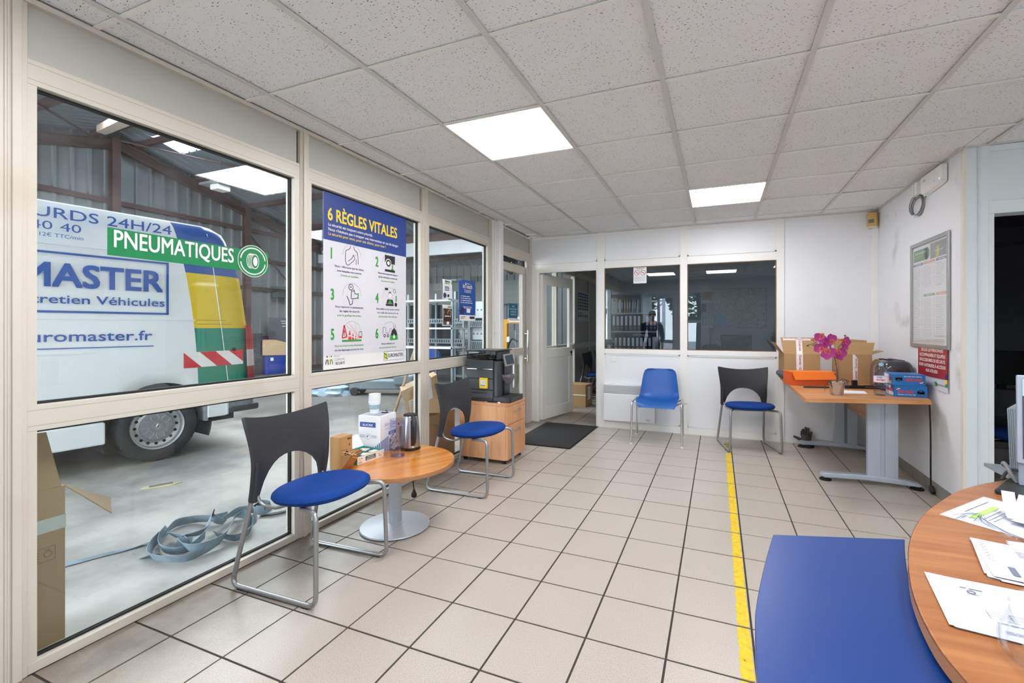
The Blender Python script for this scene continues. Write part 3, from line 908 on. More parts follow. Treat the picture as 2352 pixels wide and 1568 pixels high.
hf = struct(MB().box(HX - 0.2, HY0 - 6, -0.12, -2.262, HY1, 0.0).build('floor_hall', M_CONC, smooth=False))
M_CLAD = plain('grey_steel_cladding', '#8d9193', 0.45, 0.08, 3, world=True, metal=0.15)
M_ROOF = plain('grey_roof_sheet', '#8f9aa2', 0.5, 0.06, 2, world=True, metal=0.1)
M_RUST = plain('red_brown_steel', '#5f4744', 0.6, 0.12, 4, world=True)
wg = setting('wall_hall_gable')
prof = [(0.0, 0.0), (0.05, 0.0), (0.065, 0.04), (0.11, 0.04), (0.125, 0.0)]
pitch = 0.27
for blk in range(18):                                        # sheets, one object each
    b = MB()
    pts = []
    y = HY0 + blk * (HY1 - HY0) / 18
    ye = HY0 + (blk + 1) * (HY1 - HY0) / 18
    k = math.floor(y / pitch)
    pts = [(y, 0.0)]
    while k * pitch < ye:
        for a, d in prof:
            q = k * pitch + a
            if y < q < ye: pts.append((q, d))
        k += 1
    pts.append((ye, 0.0))
    b.sheet([[(HX + d, q, 0.0) for q, d in pts], [(HX + d, q, roof_z(q) + 0.14) for q, d in pts]])
    b.build('cladding_sheet', M_CLAD, wg, smooth=False, fix=False)
for z in (0.9, 2.27, 3.07, 3.86):
    MB().box(HX + 0.06, HY0, z - 0.05, HX + 0.12, HY1, z + 0.05).build('girt', M_RUST, wg, smooth=False)
for y in (-2.0, 1.6, 5.55, 8.45, 11.6):
    b = MB(); z = roof_z(y)
    b.box(HX + 0.12, y - 0.07, 0, HX + 0.135, y + 0.07, z).box(HX + 0.135, y - 0.006, 0, HX + 0.27, y + 0.006, z).box(HX + 0.27, y - 0.07, 0, HX + 0.285, y + 0.07, z)
    b.build('column', M_RUST, wg, smooth=False)
for a, c in (((8.45, 3.86), (10.0, 2.3)), ((8.45, 3.4), (7.0, 2.6))):
    MB().cyl((HX + 0.14, a[0], a[1]), (HX + 0.14, c[0], c[1]), 0.02, n=6).build('brace_rod', M_RUST, wg)
MB().box(HX + 0.13, 9.2, 2.28, HX + 0.45, 10.2, 2.36).box(HX + 0.13, 9.25, 2.05, HX + 0.4, 10.15, 2.2).build('wall_heater', plain('dark_green_unit', '#33493c', 0.5), wg, smooth=False)
# roof
ch = setting('ceiling_hall')
def rf(x0, x1, ya, yb, name, mt, up=0.0, ribs=True):
    b = MB()
    if ribs:
        pts = []
        k = math.floor(x0 / 0.25)
        pts = [(x0, 0)]
        while k * 0.25 < x1:
            for a, d in ((0.02, 0), (0.035, 0.03), (0.07, 0.03), (0.085, 0)):
                q = k * 0.25 + a
                if x0 < q < x1: pts.append((q, d))
            k += 1
        pts.append((x1, 0))
    else: pts = [(x0, 0), (x1, 0)]
    b.sheet([[(q, ya, roof_z(ya) + up + d) for q, d in pts], [(q, yb, roof_z(yb) + up + d) for q, d in pts]])
    return b.build(name, mt, ch, smooth=False, fix=False)
M_SKYL = glass('roof_light_sheet', (0.75, 0.8, 0.82), 1.2)
cuts = [-6.0, -2.3, -0.9, 1.0, 2.1, 3.4, 5.6, 5.9, 6.5, 9.0, 11.2, 13.4]
for k in range(len(cuts) - 1):
    ya, yb = cuts[k], cuts[k + 1]
    if (ya, yb) in ((1.0, 2.1), (-2.3, -0.9), (5.9, 6.5)):
        segs = [(-12, -10.4, 0), (-10.4, -9.0, 1), (-9.0, -5.6, 0), (-5.6, -2.6, 1), (-2.6, 1.6, 0)]
        if ya == 5.9: segs = [(-12, -11.2, 0), (-11.2, -9.9, 1), (-9.9, -9.6, 0), (-9.6, -8.0, 1), (-8.0, 1.6, 0)]
    else: segs = [(-12, -7, 0), (-7, 1.6, 0)]
    for x0, x1, sk in segs:
        rf(x0, x1, ya, yb, 'roof_light' if sk else 'roof_sheet', M_SKYL if sk else M_ROOF, 0.12, not sk)
for y in (-4.4, -2.6, -0.8, 1.0, 2.4, 3.8, 5.25, 5.95, 7.2, 8.55, 9.9, 11.25, 12.6):
    z = roof_z(y) + 0.06
    MB().box(HX, y - 0.04, z - 0.07, 1.5, y + 0.04, z + 0.05).build('purlin', M_RUST, ch, smooth=False)
for x in (-11.85, -6.2, -0.6):
    b = MB()
    for ya, yb in ((HY0, 5.6), (5.6, HY1)):
        for t0, t1 in ((0.0, 0.02), (0.2, 0.22)):
            b.add([(x + dx, y, roof_z(y) - 0.03 - t) for y in (ya, yb) for dx in (-0.07, 0.07) for t in (t0, t1)], [(0, 2, 3, 1), (4, 5, 7, 6), (0, 1, 5, 4), (2, 6, 7, 3), (0, 4, 6, 2), (1, 3, 7, 5)])
        b.add([(x + dx, y, roof_z(y) - 0.03 - t) for y in (ya, yb) for dx in (-0.006, 0.006) for t in (0.0, 0.22)], [(0, 2, 3, 1), (4, 5, 7, 6), (0, 1, 5, 4), (2, 6, 7, 3), (0, 4, 6, 2), (1, 3, 7, 5)])
    b.build('rafter', M_RUST, ch, smooth=False)
for (xa, ya), (xb, yb) in (((-11.8, 5.6), (-6.3, 9.9)), ((-11.8, 9.9), (-6.3, 5.6)), ((-11.8, 1.0), (-6.3, 5.2)), ((-11.8, 5.2), (-6.3, 1.0)), ((-11.8, 9.9), (-6.3, 12.8))):
    MB().cyl((xa, ya, roof_z(ya) - 0.05), (xb, yb, roof_z(yb) - 0.05), 0.022, n=6).build('roof_brace', M_RUST, ch)
# a folded-up sectional gate and its rail seen high up at the left
b = MB()
for k in range(4): b.box(-5.5 + k * 0.0, 1.15 + k * 0.42, 3.62, -3.2, 1.15 + k * 0.42 + 0.40, 3.66)
b.build('raised_gate_panels', plain('pale_gate_panel', '#b7c4c8', 0.4, 0.04, 3), ch, smooth=False)
MB().box(-5.55, 2.82, 3.50, -3.0, 2.92, 3.60).box(-5.6, 1.0, 3.5, -5.52, 2.9, 3.6).build('gate_rail', M_STEEL, ch, smooth=False)
b = MB(); b.add([(-9.0, 4.0, 4.35), (-9.0, 4.12, 4.35), (-4.6, 2.55, 3.25), (-4.6, 2.43, 3.25), (-9.0, 4.0, 4.25), (-9.0, 4.12, 4.25), (-4.6, 2.55, 3.15), (-4.6, 2.43, 3.15)], [(0, 1, 2, 3), (4, 7, 6, 5), (0, 4, 5, 1), (1, 5, 6, 2), (2, 6, 7, 3), (3, 7, 4, 0)])
b.build('timber_beam', plain('grey_timber', '#a99b8c', 0.7), ch, smooth=False)
# end wall of the hall beyond the racking
wh = setting('wall_hall_end')
for blk in range(8):
    x0 = HX + blk * (HX * -1 - 2.26) / 8
    x1 = HX + (blk + 1) * (HX * -1 - 2.26) / 8
    pts = [(x0, 0.0)]
    k = math.floor(x0 / pitch)
    while k * pitch < x1:
        for a, d in prof:
            q = k * pitch + a
            if x0 < q < x1: pts.append((q, d))
        k += 1
    pts.append((x1, 0.0))
    b = MB(); b.sheet([[(q, HY1 - d, 0.0) for q, d in pts], [(q, HY1 - d, 3.3) for q, d in pts]])
    b.build('cladding_sheet', M_CLAD, wh, smooth=False, fix=False)
MB().box(HX, 11.0, 3.27, -2.26, 11.12, 3.66).build('white_fascia', plain('white_fascia', '#d8dfe2', 0.5, 0.04, 1), wh, smooth=False)
MB().box(HX, 10.95, 3.66, -2.26, 11.17, 3.86).build('eaves_beam', M_RUST, wh, smooth=False)
MB().box(HX, 13.2, 1.95, -5.2, 13.3, 2.7).build('lintel_band', plain('grey_band', '#9a9c99', 0.6), wh, smooth=False)
for x in (-9.4, -6.9): MB().box(x, 13.0, 0.0, x + 0.28, 13.3, 2.0).build('concrete_pier', plain('pier_grey', '#a3a6a6', 0.7), wh, smooth=False)
MB().box(-9.1, 13.1, 0.0, -7.0, 13.25, 1.95).box(-11.7, 13.1, 0.0, -9.5, 13.25, 1.95).build('painted_dark_bay', plain('unlit_bay', '#23272b', 0.8), wh, smooth=False)  # solid slabs, the dark of the unlit bays put into their colour
# outer faces that keep the light of the hall out of the rooms' voids
MB().box(-2.262, YO + 0.1, 0, -2.2, HY1, 4.2).build('office_flank', M_CLAD, wh, smooth=False)
wj = setting('wall_above_partition')
MB().box(-2.30, HY0, CEIL + 0.02, -2.262, HY1, 5.3).build('partition_upstand', M_GREYPANEL, wj, smooth=False)
MB().box(-2.262, HY0, 0, -2.2, YF - 0.08, CEIL + 0.02).build('outer_flank', M_CLAD, wj, smooth=False)
lampx = thing('workshop_lamp', 'small wall floodlight hanging under the workshop roof above the van', 'lamp', (-9.2, 5.93, 3.98))
MB().box(-0.35, -0.08, 0.05, 0.35, 0.5, 0.09).build('bracket_plate', plain('galvanised', '#a8adaf', 0.4, metal=0.5), lampx, smooth=False)
MB().box(-0.12, -0.02, -0.06, 0.12, 0.24, 0.05).build('housing', M_WHITEPLASTIC, lampx, smooth=False, bevel=0.02)
MB().cyl((0, 0.1, 0.09), (0, 0.1, 0.55), 0.008, n=6).build('hanger', M_STEEL, lampx)

# ------------------------------------------------------------------ delivery van, its flank along the glazed wall
VO = Vector((-4.622, 2.378, 0.0))
VA = R(8.4)
VS = Vector((math.sin(VA), math.cos(VA), 0))          # towards the rear of the van
VN = Vector((VS.y, -VS.x, 0))                          # towards the waiting room
VMAT = Matrix(((VS.x, -VN.x, 0, VO.x), (VS.y, -VN.y, 0, VO.y), (0, 0, 1, 0), (0, 0, 0, 1)))   # local: x = rearward, y = away from the room, z = up
van = thing('van', 'white service van with blue yellow and green tail parked outside the glazed wall', 'van')
van.matrix_world = VMAT
def van_paint():
    m, n, b = base_mat('van_paint')
    v = coords(n, False)
    sp = N(n, 'ShaderNodeSeparateXYZ'); n.links.new(v, sp.inputs[0])
    s, z = sp.outputs['X'], sp.outputs['Z']
    zz = math_(n, 'SUBTRACT', z, 0.45)
    edge = math_(n, 'SUBTRACT', 0.418, math_(n, 'MULTIPLY', math_(n, 'MULTIPLY', zz, zz), 0.064))
    tail = math_(n, 'GREATER_THAN', s, edge)
    blue = math_(n, 'GREATER_THAN', z, math_(n, 'ADD', 1.716, math_(n, 'MULTIPLY', s, -0.02)))
    green = math_(n, 'LESS_THAN', z, 1.19)
    low = math_(n, 'LESS_THAN', z, 0.60)
    c = mixc(n, blue, C('#eccb12'), C('#1d56a8'))
    c = mixc(n, green, c, C('#0c8a72'))
    c = mixc(n, low, c, C('#e9edef'))
    t = N(n, 'ShaderNodeTexNoise', Scale=2.0, Detail=4.0); n.links.new(v, t.inputs['Vector'])
    wh = mixc(n, t.outputs['Fac'], C('#e6ebef'), C('#f3f6f8'))
    c = mixc(n, tail, wh, c)
    n.links.new(c, b.inputs['Base Color'])
    b.inputs['Roughness'].default_value = 0.28
    b.inputs['Coat Weight'].default_value = 0.35
    b.inputs['Coat Roughness'].default_value = 0.05
    return m
M_VAN = van_paint()
M_VWHITE = plain('white_van_paint', '#eaeff3', 0.3, 0.02, 2, coat=0.3)
WID = 1.9
def s_rear(z):
    pts = [(0.3, 0.93), (0.66, 0.93), (1.16, 0.905), (1.7, 0.83), (2.0, 0.745), (2.12, 0.68), (2.19, 0.56), (2.30, 0.45)]
    for (a, p), (b_, q) in zip(pts, pts[1:]):
        if z <= b_: return p + (q - p) * (max(z, a) - a) / (b_ - a)
    return pts[-1][1]
sec = []
for t, z in ((0.05, 0.40), (0.008, 0.43), (0.0, 0.5), (0.0, 0.62), (0.0, 0.8), (0.0, 1.0), (0.0, 1.2), (0.004, 1.45), (0.012, 1.7), (0.025, 1.9), (0.042, 2.05), (0.06, 2.12), (0.10, 2.17), (0.18, 2.195), (0.5, 2.215), (0.95, 2.22)): sec.append((t, z))
sec = sec + [(WID - t, z) for t, z in reversed(sec[:-1])]
b = MB()
rows = []
def inset(t, k):                                       # pull the section in towards the rear corners
    e = k
    return t + e * (1 - 2 * t / WID)
fr_prof = {-3.9: (0.30, 0.55), -3.6: (0.12, 0.9)}
for s_, kz, kt in ((-4.15, 0.42, 0.28), (-4.05, 0.50, 0.10), (-3.6, 0.56, 0.04), (-3.1, 0.92, 0.03), (-2.75, 0.985, 0.01), (-2.4, 1.0, 0.0)):
    rows.append([(s_, inset(t, kt), 0.40 + (z - 0.40) * kz) for t, z in sec])
for s_ in (-1.6, -0.8, -0.3, 0.0, 0.15, 0.3, 0.42): rows.append([(s_, t, z) for t, z in sec])
for q in (0.3, 0.5, 0.7, 0.85, 0.94, 0.985, 1.0):
    k = 0.0 if q < 0.5 else 0.11 * (1 - math.sqrt(max(0, 1 - ((q - 0.5) / 0.5) ** 2)))
    rows.append([(0.42 + (s_rear(z) - 0.42) * q, inset(t, k), z) for t, z in sec])
b.sheet(rows)
w = len(sec)
b.f.append(tuple(range(w)))
o0 = (len(rows) - 1) * w
b.f.append(tuple(o0 + i for i in reversed(range(w))))
for i in range(len(rows) - 1): b.f.append((i * w, (i + 1) * w, (i + 1) * w + w - 1, i * w + w - 1))
body = b.build('body', M_VAN, van, ang=30)
cut = bpy.data.objects.new('cut', MB().cyl((0.13, -0.3, 0.29), (0.13, 0.42, 0.29), 0.41, n=48).cyl((0.13, WID - 0.42, 0.29), (0.13, WID + 0.3, 0.29), 0.41, n=48).mesh('cut', None))
COL.objects.link(cut)
cut.parent = van
bm_ = body.modifiers.new('arch', 'BOOLEAN'); bm_.operation, bm_.object, bm_.solver = 'DIFFERENCE', cut, 'EXACT'
dg = bpy.context.evaluated_depsgraph_get()
nm = bpy.data.meshes.new_from_object(body.evaluated_get(dg))
body.modifiers.clear(); body.data = nm
bpy.data.objects.remove(cut)
# parts of the flank
VP = PL(VO, VS, (0, 0, 1))
def vloc(mb):                                          # world points to van coordinates
    inv = VMAT.inverted()
    mb.v = [tuple(inv @ Vector(p)) for p in mb.v]
    return mb
sill = MB()
sill.box(-2.6, 0.0, 0.235, -0.25, 0.10, 0.415)
sill.build('sill_panel', M_VWHITE, van, smooth=False, bevel=0.012)
MB().box(-2.6, 0.04, 0.40, -0.27, 0.12, 0.46).build('sill_gap', M_DARK, van, smooth=False)
MB().box(-3.9, 0.15, 0.26, 0.8, WID - 0.15, 0.42).build('underbody', plain('dark_underbody', '#1c1d1e', 0.8, 0.2, 6), van, smooth=False)
m_ = MB()
m_.box(-2.2, -0.006, 1.258, 0.39, 0.01, 1.270).box(-2.2, -0.008, 0.985, -0.3, 0.012, 0.998)
m_.build('waist_moulding', M_VWHITE, van, smooth=False, bevel=0.003)
m_ = MB(); m_.box(-2.2, -0.004, 1.835, 0.35, 0.02, 1.846); m_.build('upper_moulding', M_VWHITE, van, smooth=False)
m_ = MB(); m_.box(0.405, -0.003, 1.262, 0.66, 0.012, 1.268).box(0.40, -0.003, 1.225, 0.70, 0.012, 1.232).build('tail_moulding', plain('tail_joint', '#b59a10', 0.4), van, smooth=False)
def seam(z): return 0.505 + (2.17 - z) * 0.113
m_ = MB(); m_.tube([(seam(z), (0.11 if z > 2.16 else 0.055 if z > 2.08 else 0.03 if z > 1.9 else 0.012 if z > 1.6 else 0.0) + 0.002, z) for z in (2.17, 2.1, 1.95, 1.7, 1.4, 1.1, 0.8, 0.62)], 0.005, 6)
m_.build('door_seam', plain('pale_seam', '#d7dadb', 0.4), van)
# wheel arch liner, wheel
li = MB()
rws = []
for k in range(25):
    a = R(-20 + 220 * k / 24)
    rws.append([(0.13 + 0.405 * math.cos(a), 0.012, 0.29 + 0.405 * math.sin(a)), (0.13 + 0.40 * math.cos(a), 0.40, 0.29 + 0.40 * math.sin(a))])
li.sheet(rws); li.build('arch_liner', plain('arch_liner', '#2b2d2f', 0.8, 0.25, 25), van)
whl = bpy.data.objects.new('wheel', None); COL.objects.link(whl); whl.parent = van
whl.location = (0.12, 0.13, 0.309); whl.rotation_euler = (R(90), 0, 0)
M_TYRE = plain('tyre_rubber', '#2e3033', 0.75, 0.2, 20, bmp=0.3, bscale=120)
ty = MB(); ty.lathe([(0.205, 0.085), (0.225, 0.100), (0.255, 0.108), (0.285, 0.100), (0.300, 0.085), (0.306, 0.06), (0.306, -0.09), (0.295, -0.11), (0.20, -0.11)], 64, cap=False)
ty.build('tyre', M_TYRE, whl)
tr_ = MB()
for k in range(52):
    M = Matrix.Rotation(2 * math.pi * k / 52, 4, 'Z')
    tr_.add([(0.300, -0.013, 0.092), (0.300, 0.009, 0.092), (0.3085, 0.013, 0.03), (0.3085, -0.009, 0.03), (0.292, -0.013, 0.092), (0.292, 0.009, 0.092), (0.296, 0.013, 0.03), (0.296, -0.009, 0.03)], [(0, 1, 2, 3), (4, 7, 6, 5), (0, 4, 5, 1), (1, 5, 6, 2), (2, 6, 7, 3), (3, 7, 4, 0)], M)
    tr_.box(0.2985, -0.010, -0.03, 0.3088, 0.010, 0.026, M)
tb = tr_.build('tread_blocks', M_TYRE, whl, smooth=False)
tb['kind'] = 'stuff'
rim = MB(); rim.lathe([(0.205, 0.082), (0.200, 0.09), (0.188, 0.082), (0.180, 0.052), (0.150, 0.040), (0.128, 0.052), (0.10, 0.058), (0.0, 0.06)], 48, cap=False)
rim.build('rim', plain('silver_rim', '#b4b7ba', 0.35, 0.06, 9, metal=0.6), whl)
hole = MB()
for k in range(16):
    a = 2 * math.pi * k / 16
    hole.cyl((0.155 * math.cos(a), 0.155 * math.sin(a), 0.030), (0.155 * math.cos(a), 0.155 * math.sin(a), 0.0475), 0.0125, n=14)
hole.build('vent_holes', M_DARK, whl)
hub = MB(); hub.lathe([(0.128, 0.048), (0.128, 0.062), (0.118, 0.072), (0.07, 0.076), (0.045, 0.070), (0.042, 0.078), (0.0, 0.080)], 40, cap=False)
hc = hub.build('hub_cap', plain('grey_hub_cap', '#858a90', 0.5, 0.12, 14), whl)
rb = MB()
for k in range(6):
    M = Matrix.Rotation(2 * math.pi * k / 6 + 0.25, 4, 'Z')
    for sg in (-1, 1): rb.tube([M @ Vector((0.06, sg * 0.010, 0.0755)), M @ Vector((0.082, sg * 0.012, 0.077)), M @ Vector((0.098, sg * 0.028, 0.075)), M @ Vector((0.112, sg * 0.027, 0.072))], 0.0045, 6)
rb.build('cap_ribs', plain('hub_cap_rib', '#9aa0a6', 0.4), whl)
lg = MB()                                              # diamond emblem on the hub cap
for (x0, y0, x1, y1) in ((0, 0.030, 0.020, 0), (0.020, 0, 0, -0.030), (0, -0.030, -0.020, 0), (-0.020, 0, 0, 0.030)):
    lg.add([(x0, y0, 0.081), (x1, y1, 0.081), (x1 * 0.5, y1 * 0.5, 0.084), (x0 * 0.5, y0 * 0.5, 0.084)], [(0, 1, 2, 3)])
o = lg.build('diamond_emblem', M_CHROME, whl, smooth=False); o.rotation_euler = (0, 0, 0)
fw = whl.copy(); COL.objects.link(fw); fw.parent = van; fw.location = (-3.1, 0.13, 0.309)
for c_ in list(whl.children):
    d_ = c_.copy(); COL.objects.link(d_); d_.parent = fw
for sx_ in (0.12, -3.1):
    o = MB().cyl((sx_, WID - 0.32, 0.309), (sx_, WID - 0.1, 0.309), 0.306, n=40).build('far_wheel', M_TYRE, van)
# bumper, rear light, hazard stripe
MB().box(0.49, -0.004, 0.325, 0.665, 0.35, 0.60).build('rear_quarter', M_VWHITE, van, smooth=False, bevel=0.014)
MB().box(0.475, 0.002, 0.30, 0.50, 0.30, 0.60).build('mud_flap', plain('grubby_flap', '#8b9092', 0.7, 0.2, 8), van, smooth=False)
b = MB()
rows = []
for z, k in ((0.345, 0.02), (0.40, 0.0), (0.62, 0.0), (0.655, 0.015)):
    rows.append([(0.672, -0.012 + k, z), (0.86 - k, -0.012 + k, z), (0.925 - k, 0.02 + k, z), (0.965 - k, 0.10, z), (0.975 - k, 0.5, z), (0.975 - k, WID - 0.1, z)])
b.sheet(rows); b.f.append(tuple(len(rows[0]) * 3 + i for i in range(6))); b.f.append(tuple(reversed(range(6))))
b.build('rear_bumper', plain('grey_bumper_plastic', '#7c828a', 0.6, 0.08, 9), van)
MB().box(0.672, -0.016, 0.345, 0.97, 0.3, 0.415).build('bumper_foot', plain('dark_bumper_edge', '#3b3e42', 0.6), van, smooth=False, bevel=0.02)
MB().box(0.655, -0.014, 0.335, 0.672, 0.02, 0.66).build('bumper_seam', plain('pale_seam', '#d7dadb', 0.4), van, smooth=False)
def lamp_piece(name, z0, z1, c, ins):
    rows = []
    for k in range(7):
        z = z0 + (z1 - z0) * k / 6
        sr = s_rear(z)
        rows.append([(sr - 0.055 - 0.02 * (1.2 - z), -0.004, z), (sr - 0.02, -0.003 + ins, z), (sr + 0.022, 0.035, z), (sr + 0.026, 0.13, z)])
    mb = MB(); mb.sheet(rows, 0.012)
    return mb.build(name, c, van)
M_REDL = plain('red_lens', '#b01a1c', 0.15, 0.1, 20, coat=0.5)
lamp_piece('tail_light', 0.97, 1.22, M_REDL, 0.006)
lamp_piece('tail_light_clear_lens', 0.80, 0.97, plain('clear_lens', '#d9c3c5', 0.12, 0.08, 40, coat=0.6), 0.006)
lamp_piece('tail_light_lower_lens', 0.655, 0.80, plain('dark_red_lens', '#8c2128', 0.2, 0.1, 20, coat=0.5), 0.006)
def vprint(name, c, fn, lift=0.0035):
    mb = MB(); fn(mb, PL(VO + VN * lift, VS, (0, 0, 1)))
    return vloc(mb).build(name, c, van, smooth=False, fix=False)
M_VBLUE = plain('livery_blue', '#1f57ab', 0.4, 0.04, 8)
M_HAZW = plain('reflective_white', '#f3f3f1', 0.4)
M_HAZR = plain('reflective_red', '#d6303a', 0.4, 0.06, 9)
def hz(i):
    def f(mb, p):
        (x0, z0), (x1, z1) = (0.295, 0.80), (0.815, 0.955)
        h = 0.145
        def band(a, c_, l=0.0):
            q = []
            for t, top in ((a, 1), (c_, 1), (c_ + 0.17, 0), (a + 0.17, 0)):
                t = min(max(t, 0.0), 0.52)
                q.append((x0 + t, 0.818 + 0.014 * t + (h if top else 0)))
            p.poly(mb, q, l)
        if i == 0: p.poly(mb, [(x0, 0.818), (0.815, 0.825), (0.815, 0.97), (x0, 0.963)])
        else:
            p.poly(mb, [(x0, 0.818), (x0, 0.963), (x0 + 0.15, 0.818)], 0.001)
            p.poly(mb, [(x0 + 0.13, 0.964), (x0 + 0.265, 0.966), (x0 + 0.415, 0.823), (x0 + 0.28, 0.821)], 0.001)
            p.poly(mb, [(x0 + 0.385, 0.968), (0.815, 0.970), (0.815, 0.852)], 0.001)
    return f
vprint('hazard_tape', M_HAZW, hz(0), 0.004)
vprint('hazard_stripes', M_HAZR, hz(1), 0.004)
def vpx(x, y):
    r = ray(x, y); t = ((VO - EYE).dot(VN)) / r.dot(VN); p = EYE + r * t
    return (p - VO).dot(VS), p.z
def livery(mb, p):
    e, z1 = vpx(388, 528)
    p.text(mb, 'POIDS LOURDS 24H/24', 0.2, 2.035, 0.083, 1.52, 'R', 0.008)
    p.text(mb, '0 825 50 40 40', -0.399, 1.942, 0.066, 0.76, 'R', 0.002)
    p.text(mb, 'N° Indigo 0,12€ TTC/min', -0.386, 1.888, 0.030, 0.47, 'R', 0.001)
    x0, x1 = -2.0, 0.18
    for a, c_, d_, e_ in ((x0, 1.762, x1, 1.779), (x0, 1.31, x1, 1.327)): p.rect(mb, a, c_, d_, e_)
    p.rect(mb, x1 - 0.018, 1.31, x1, 1.779)
    p.text(mb, 'EUROMASTER', 0.131, 1.515, 0.185, 1.50, 'R', 0.03)
    p.text(mb, 'Pneus & Entretien Véhicules', 0.148, 1.383, 0.070, 1.36, 'R', 0.012)
    p.text(mb, 'www.euromaster.fr', 0.057, 1.088, 0.085, 1.16, 'R', 0.012)
    p.rect(mb, -1.4, 1.030, 0.068, 1.038)
vprint('livery_lettering', M_VBLUE, livery, 0.0075)
MB().cyl((0.73, -0.006, 0.975), (0.73, 0.005, 0.975), 0.018, n=18).build('fuel_lock', M_DARK, van)

# ------------------------------------------------------------------ things on the workshop floor
M_CARD = plain('brown_cardboard', '#b08d62', 0.8, 0.07, 5, bmp=0.1, bscale=60)
M_CARD2 = plain('pale_cardboard', '#cdb08b', 0.8, 0.06, 5, bmp=0.08, bscale=60)
M_CARDD = plain('dull_cardboard', '#927c5c', 0.85, 0.1, 4, bmp=0.1, bscale=50)
M_TAPE = plain('clear_packing_tape', '#a9b2ac', 0.3, 0.05, 9)
tb = thing('tall_carton', 'tall cardboard carton with open flap standing outside against the first window', 'box', (-2.30, 0.93, 0), R(0))
sc = MB(); sc.box(-0.22, -0.42, 0, 0.0, 0.0, 0.60); sc.build('body', M_CARDD, tb, smooth=False, bevel=0.004)
MB().add([(0, -0.42, 0.60), (0, -0.012, 0.60), (-0.01, -0.05, 0.81), (-0.01, -0.42, 0.82), (-0.005, -0.42, 0.60), (-0.005, -0.012, 0.60), (-0.015, -0.05, 0.81), (-0.015, -0.42, 0.82)], [(0, 1, 2, 3), (4, 7, 6, 5), (0, 4, 5, 1), (1, 5, 6, 2), (2, 6, 7, 3), (3, 7, 4, 0)]).build('upright_flap', M_CARDD, tb, smooth=False)
MB().add([(-0.01, 0.0, 0.60), (-0.20, 0.0, 0.60), (-0.24, 0.25, 0.43), (-0.06, 0.17, 0.42), (-0.01, 0.0, 0.595), (-0.20, 0.0, 0.595), (-0.24, 0.25, 0.425), (-0.06, 0.17, 0.415)], [(0, 1, 2, 3), (4, 7, 6, 5), (0, 4, 5, 1), (1, 5, 6, 2), (2, 6, 7, 3), (3, 7, 4, 0)]).build('side_flap', M_CARDD, tb, smooth=False)
MB().box(0.0002, -0.42, 0.44, 0.0012, 0.0, 0.49).box(-0.22, 0.0002, 0.44, 0.0, 0.0012, 0.49).build('tape_band', M_TAPE, tb, smooth=False)
mb = MB(); p = PL((-2.2985, 0.93, 0), (0, 1, 0), (0, 0, 1))
p = PL((0.0012, 0, 0), (0, 1, 0), (0, 0, 1))
p.line(mb, [(-0.14, 0.335), (-0.03, 0.335), (-0.03, 0.385), (-0.14, 0.385), (-0.14, 0.335)], 0.0012)
for k in range(4): p.squiggle(mb, -0.13, 0.342 + k * 0.01, 0.055, 0.007, 0, k)
p.ring(mb, -0.05, 0.36, 0.010, 0.0115)
p.text(mb, 'PAP', -0.05, 0.372, 0.007, align='C')
mb.build('printed_mark', plain('dark_print', '#4a4640', 0.7), tb, smooth=False, fix=False)

# crumpled webbing strap
def webbing():
    m, n, b = base_mat('blue_grey_webbing')
    v = coords(n, False)
    t = N(n, 'ShaderNodeTexNoise', Scale=7.0, Detail=5.0); n.links.new(v, t.inputs['Vector'])
    w_ = N(n, 'ShaderNodeTexWave', Scale=120.0); n.links.new(v, w_.inputs['Vector'])
    c = ramp(n, t.outputs['Fac'], [(0.3, C('#5f7480')), (0.6, C('#8ba0ab')), (0.8, C('#a9c0cd'))])
    c = mixc(n, math_(n, 'MULTIPLY', w_.outputs['Fac'], 0.25), c, C('#5b6c75'))
    n.links.new(c, b.inputs['Base Color']); b.inputs['Roughness'].default_value = 0.7
    return m
M_WEB = webbing()
st = thing('webbing_strap', 'blue-grey webbing strap lying in a tangled heap outside the first window', 'strap', (0, 0, 0))
def ribbon(path, w, tilt, name):
    """a strap along a path; tilt gives the lean of its face at each point (0 = flat on the floor, 90 = on edge)"""
    pts = bez(path, len(path) * 8)
    n_ = len(pts)
    rows = []
    for i, p_ in enumerate(pts):
        t = (pts[min(i + 1, n_ - 1)] - pts[max(i - 1, 0)])
        side = Vector((t.y, -t.x, 0))
        side = side.normalized() if side.length > 1e-6 else Vector((1, 0, 0))
        u = i / (n_ - 1) * (len(tilt) - 1)
        k = min(int(u), len(tilt) - 2)
        a = R(tilt[k] + (tilt[k + 1] - tilt[k]) * (u - k))
        d = side * math.cos(a) + Vector((0, 0, 1)) * math.sin(a)
        lo = p_ - d * (w / 2) if math.sin(a) < 0.3 else p_ + Vector((0, 0, 0)) - d * 0.0
        if math.sin(a) < 0.3: rows.append([lo, p_ + d * (w / 2)])
        else: rows.append([p_, p_ + d * w])
    mb = MB(); mb.sheet(rows, 0.0022)
    return mb.build(name, M_WEB, st)
def F(x, y, z=0.004): p_ = OZ(x, y, z); return (p_.x, p_.y, z)
WB = 0.052
ribbon([F(90, 1312), F(160, 1294), F(235, 1274), F(300, 1258), F(360, 1238, 0.01)], WB, [4, 4, 8, 25], 'loose_tail')
ribbon([F(372, 1240, .012), F(352, 1262), F(352, 1282), F(385, 1290), F(430, 1288), F(468, 1272), F(505, 1248, .02)], WB, [75, 78, 62, 60, 62, 70, 74], 'loop')
ribbon([F(372, 1240, .012), F(400, 1212), F(445, 1200), F(490, 1196, .02), F(520, 1188, .02)], WB, [75, 78, 72, 65, 60], 'loop')
ribbon([F(392, 1222, .02), F(370, 1248, .012), F(378, 1268, .01), F(410, 1272), F(440, 1262, .01), F(470, 1236, .05)], WB, [60, 80, 70, 62, 66, 72], 'loop')
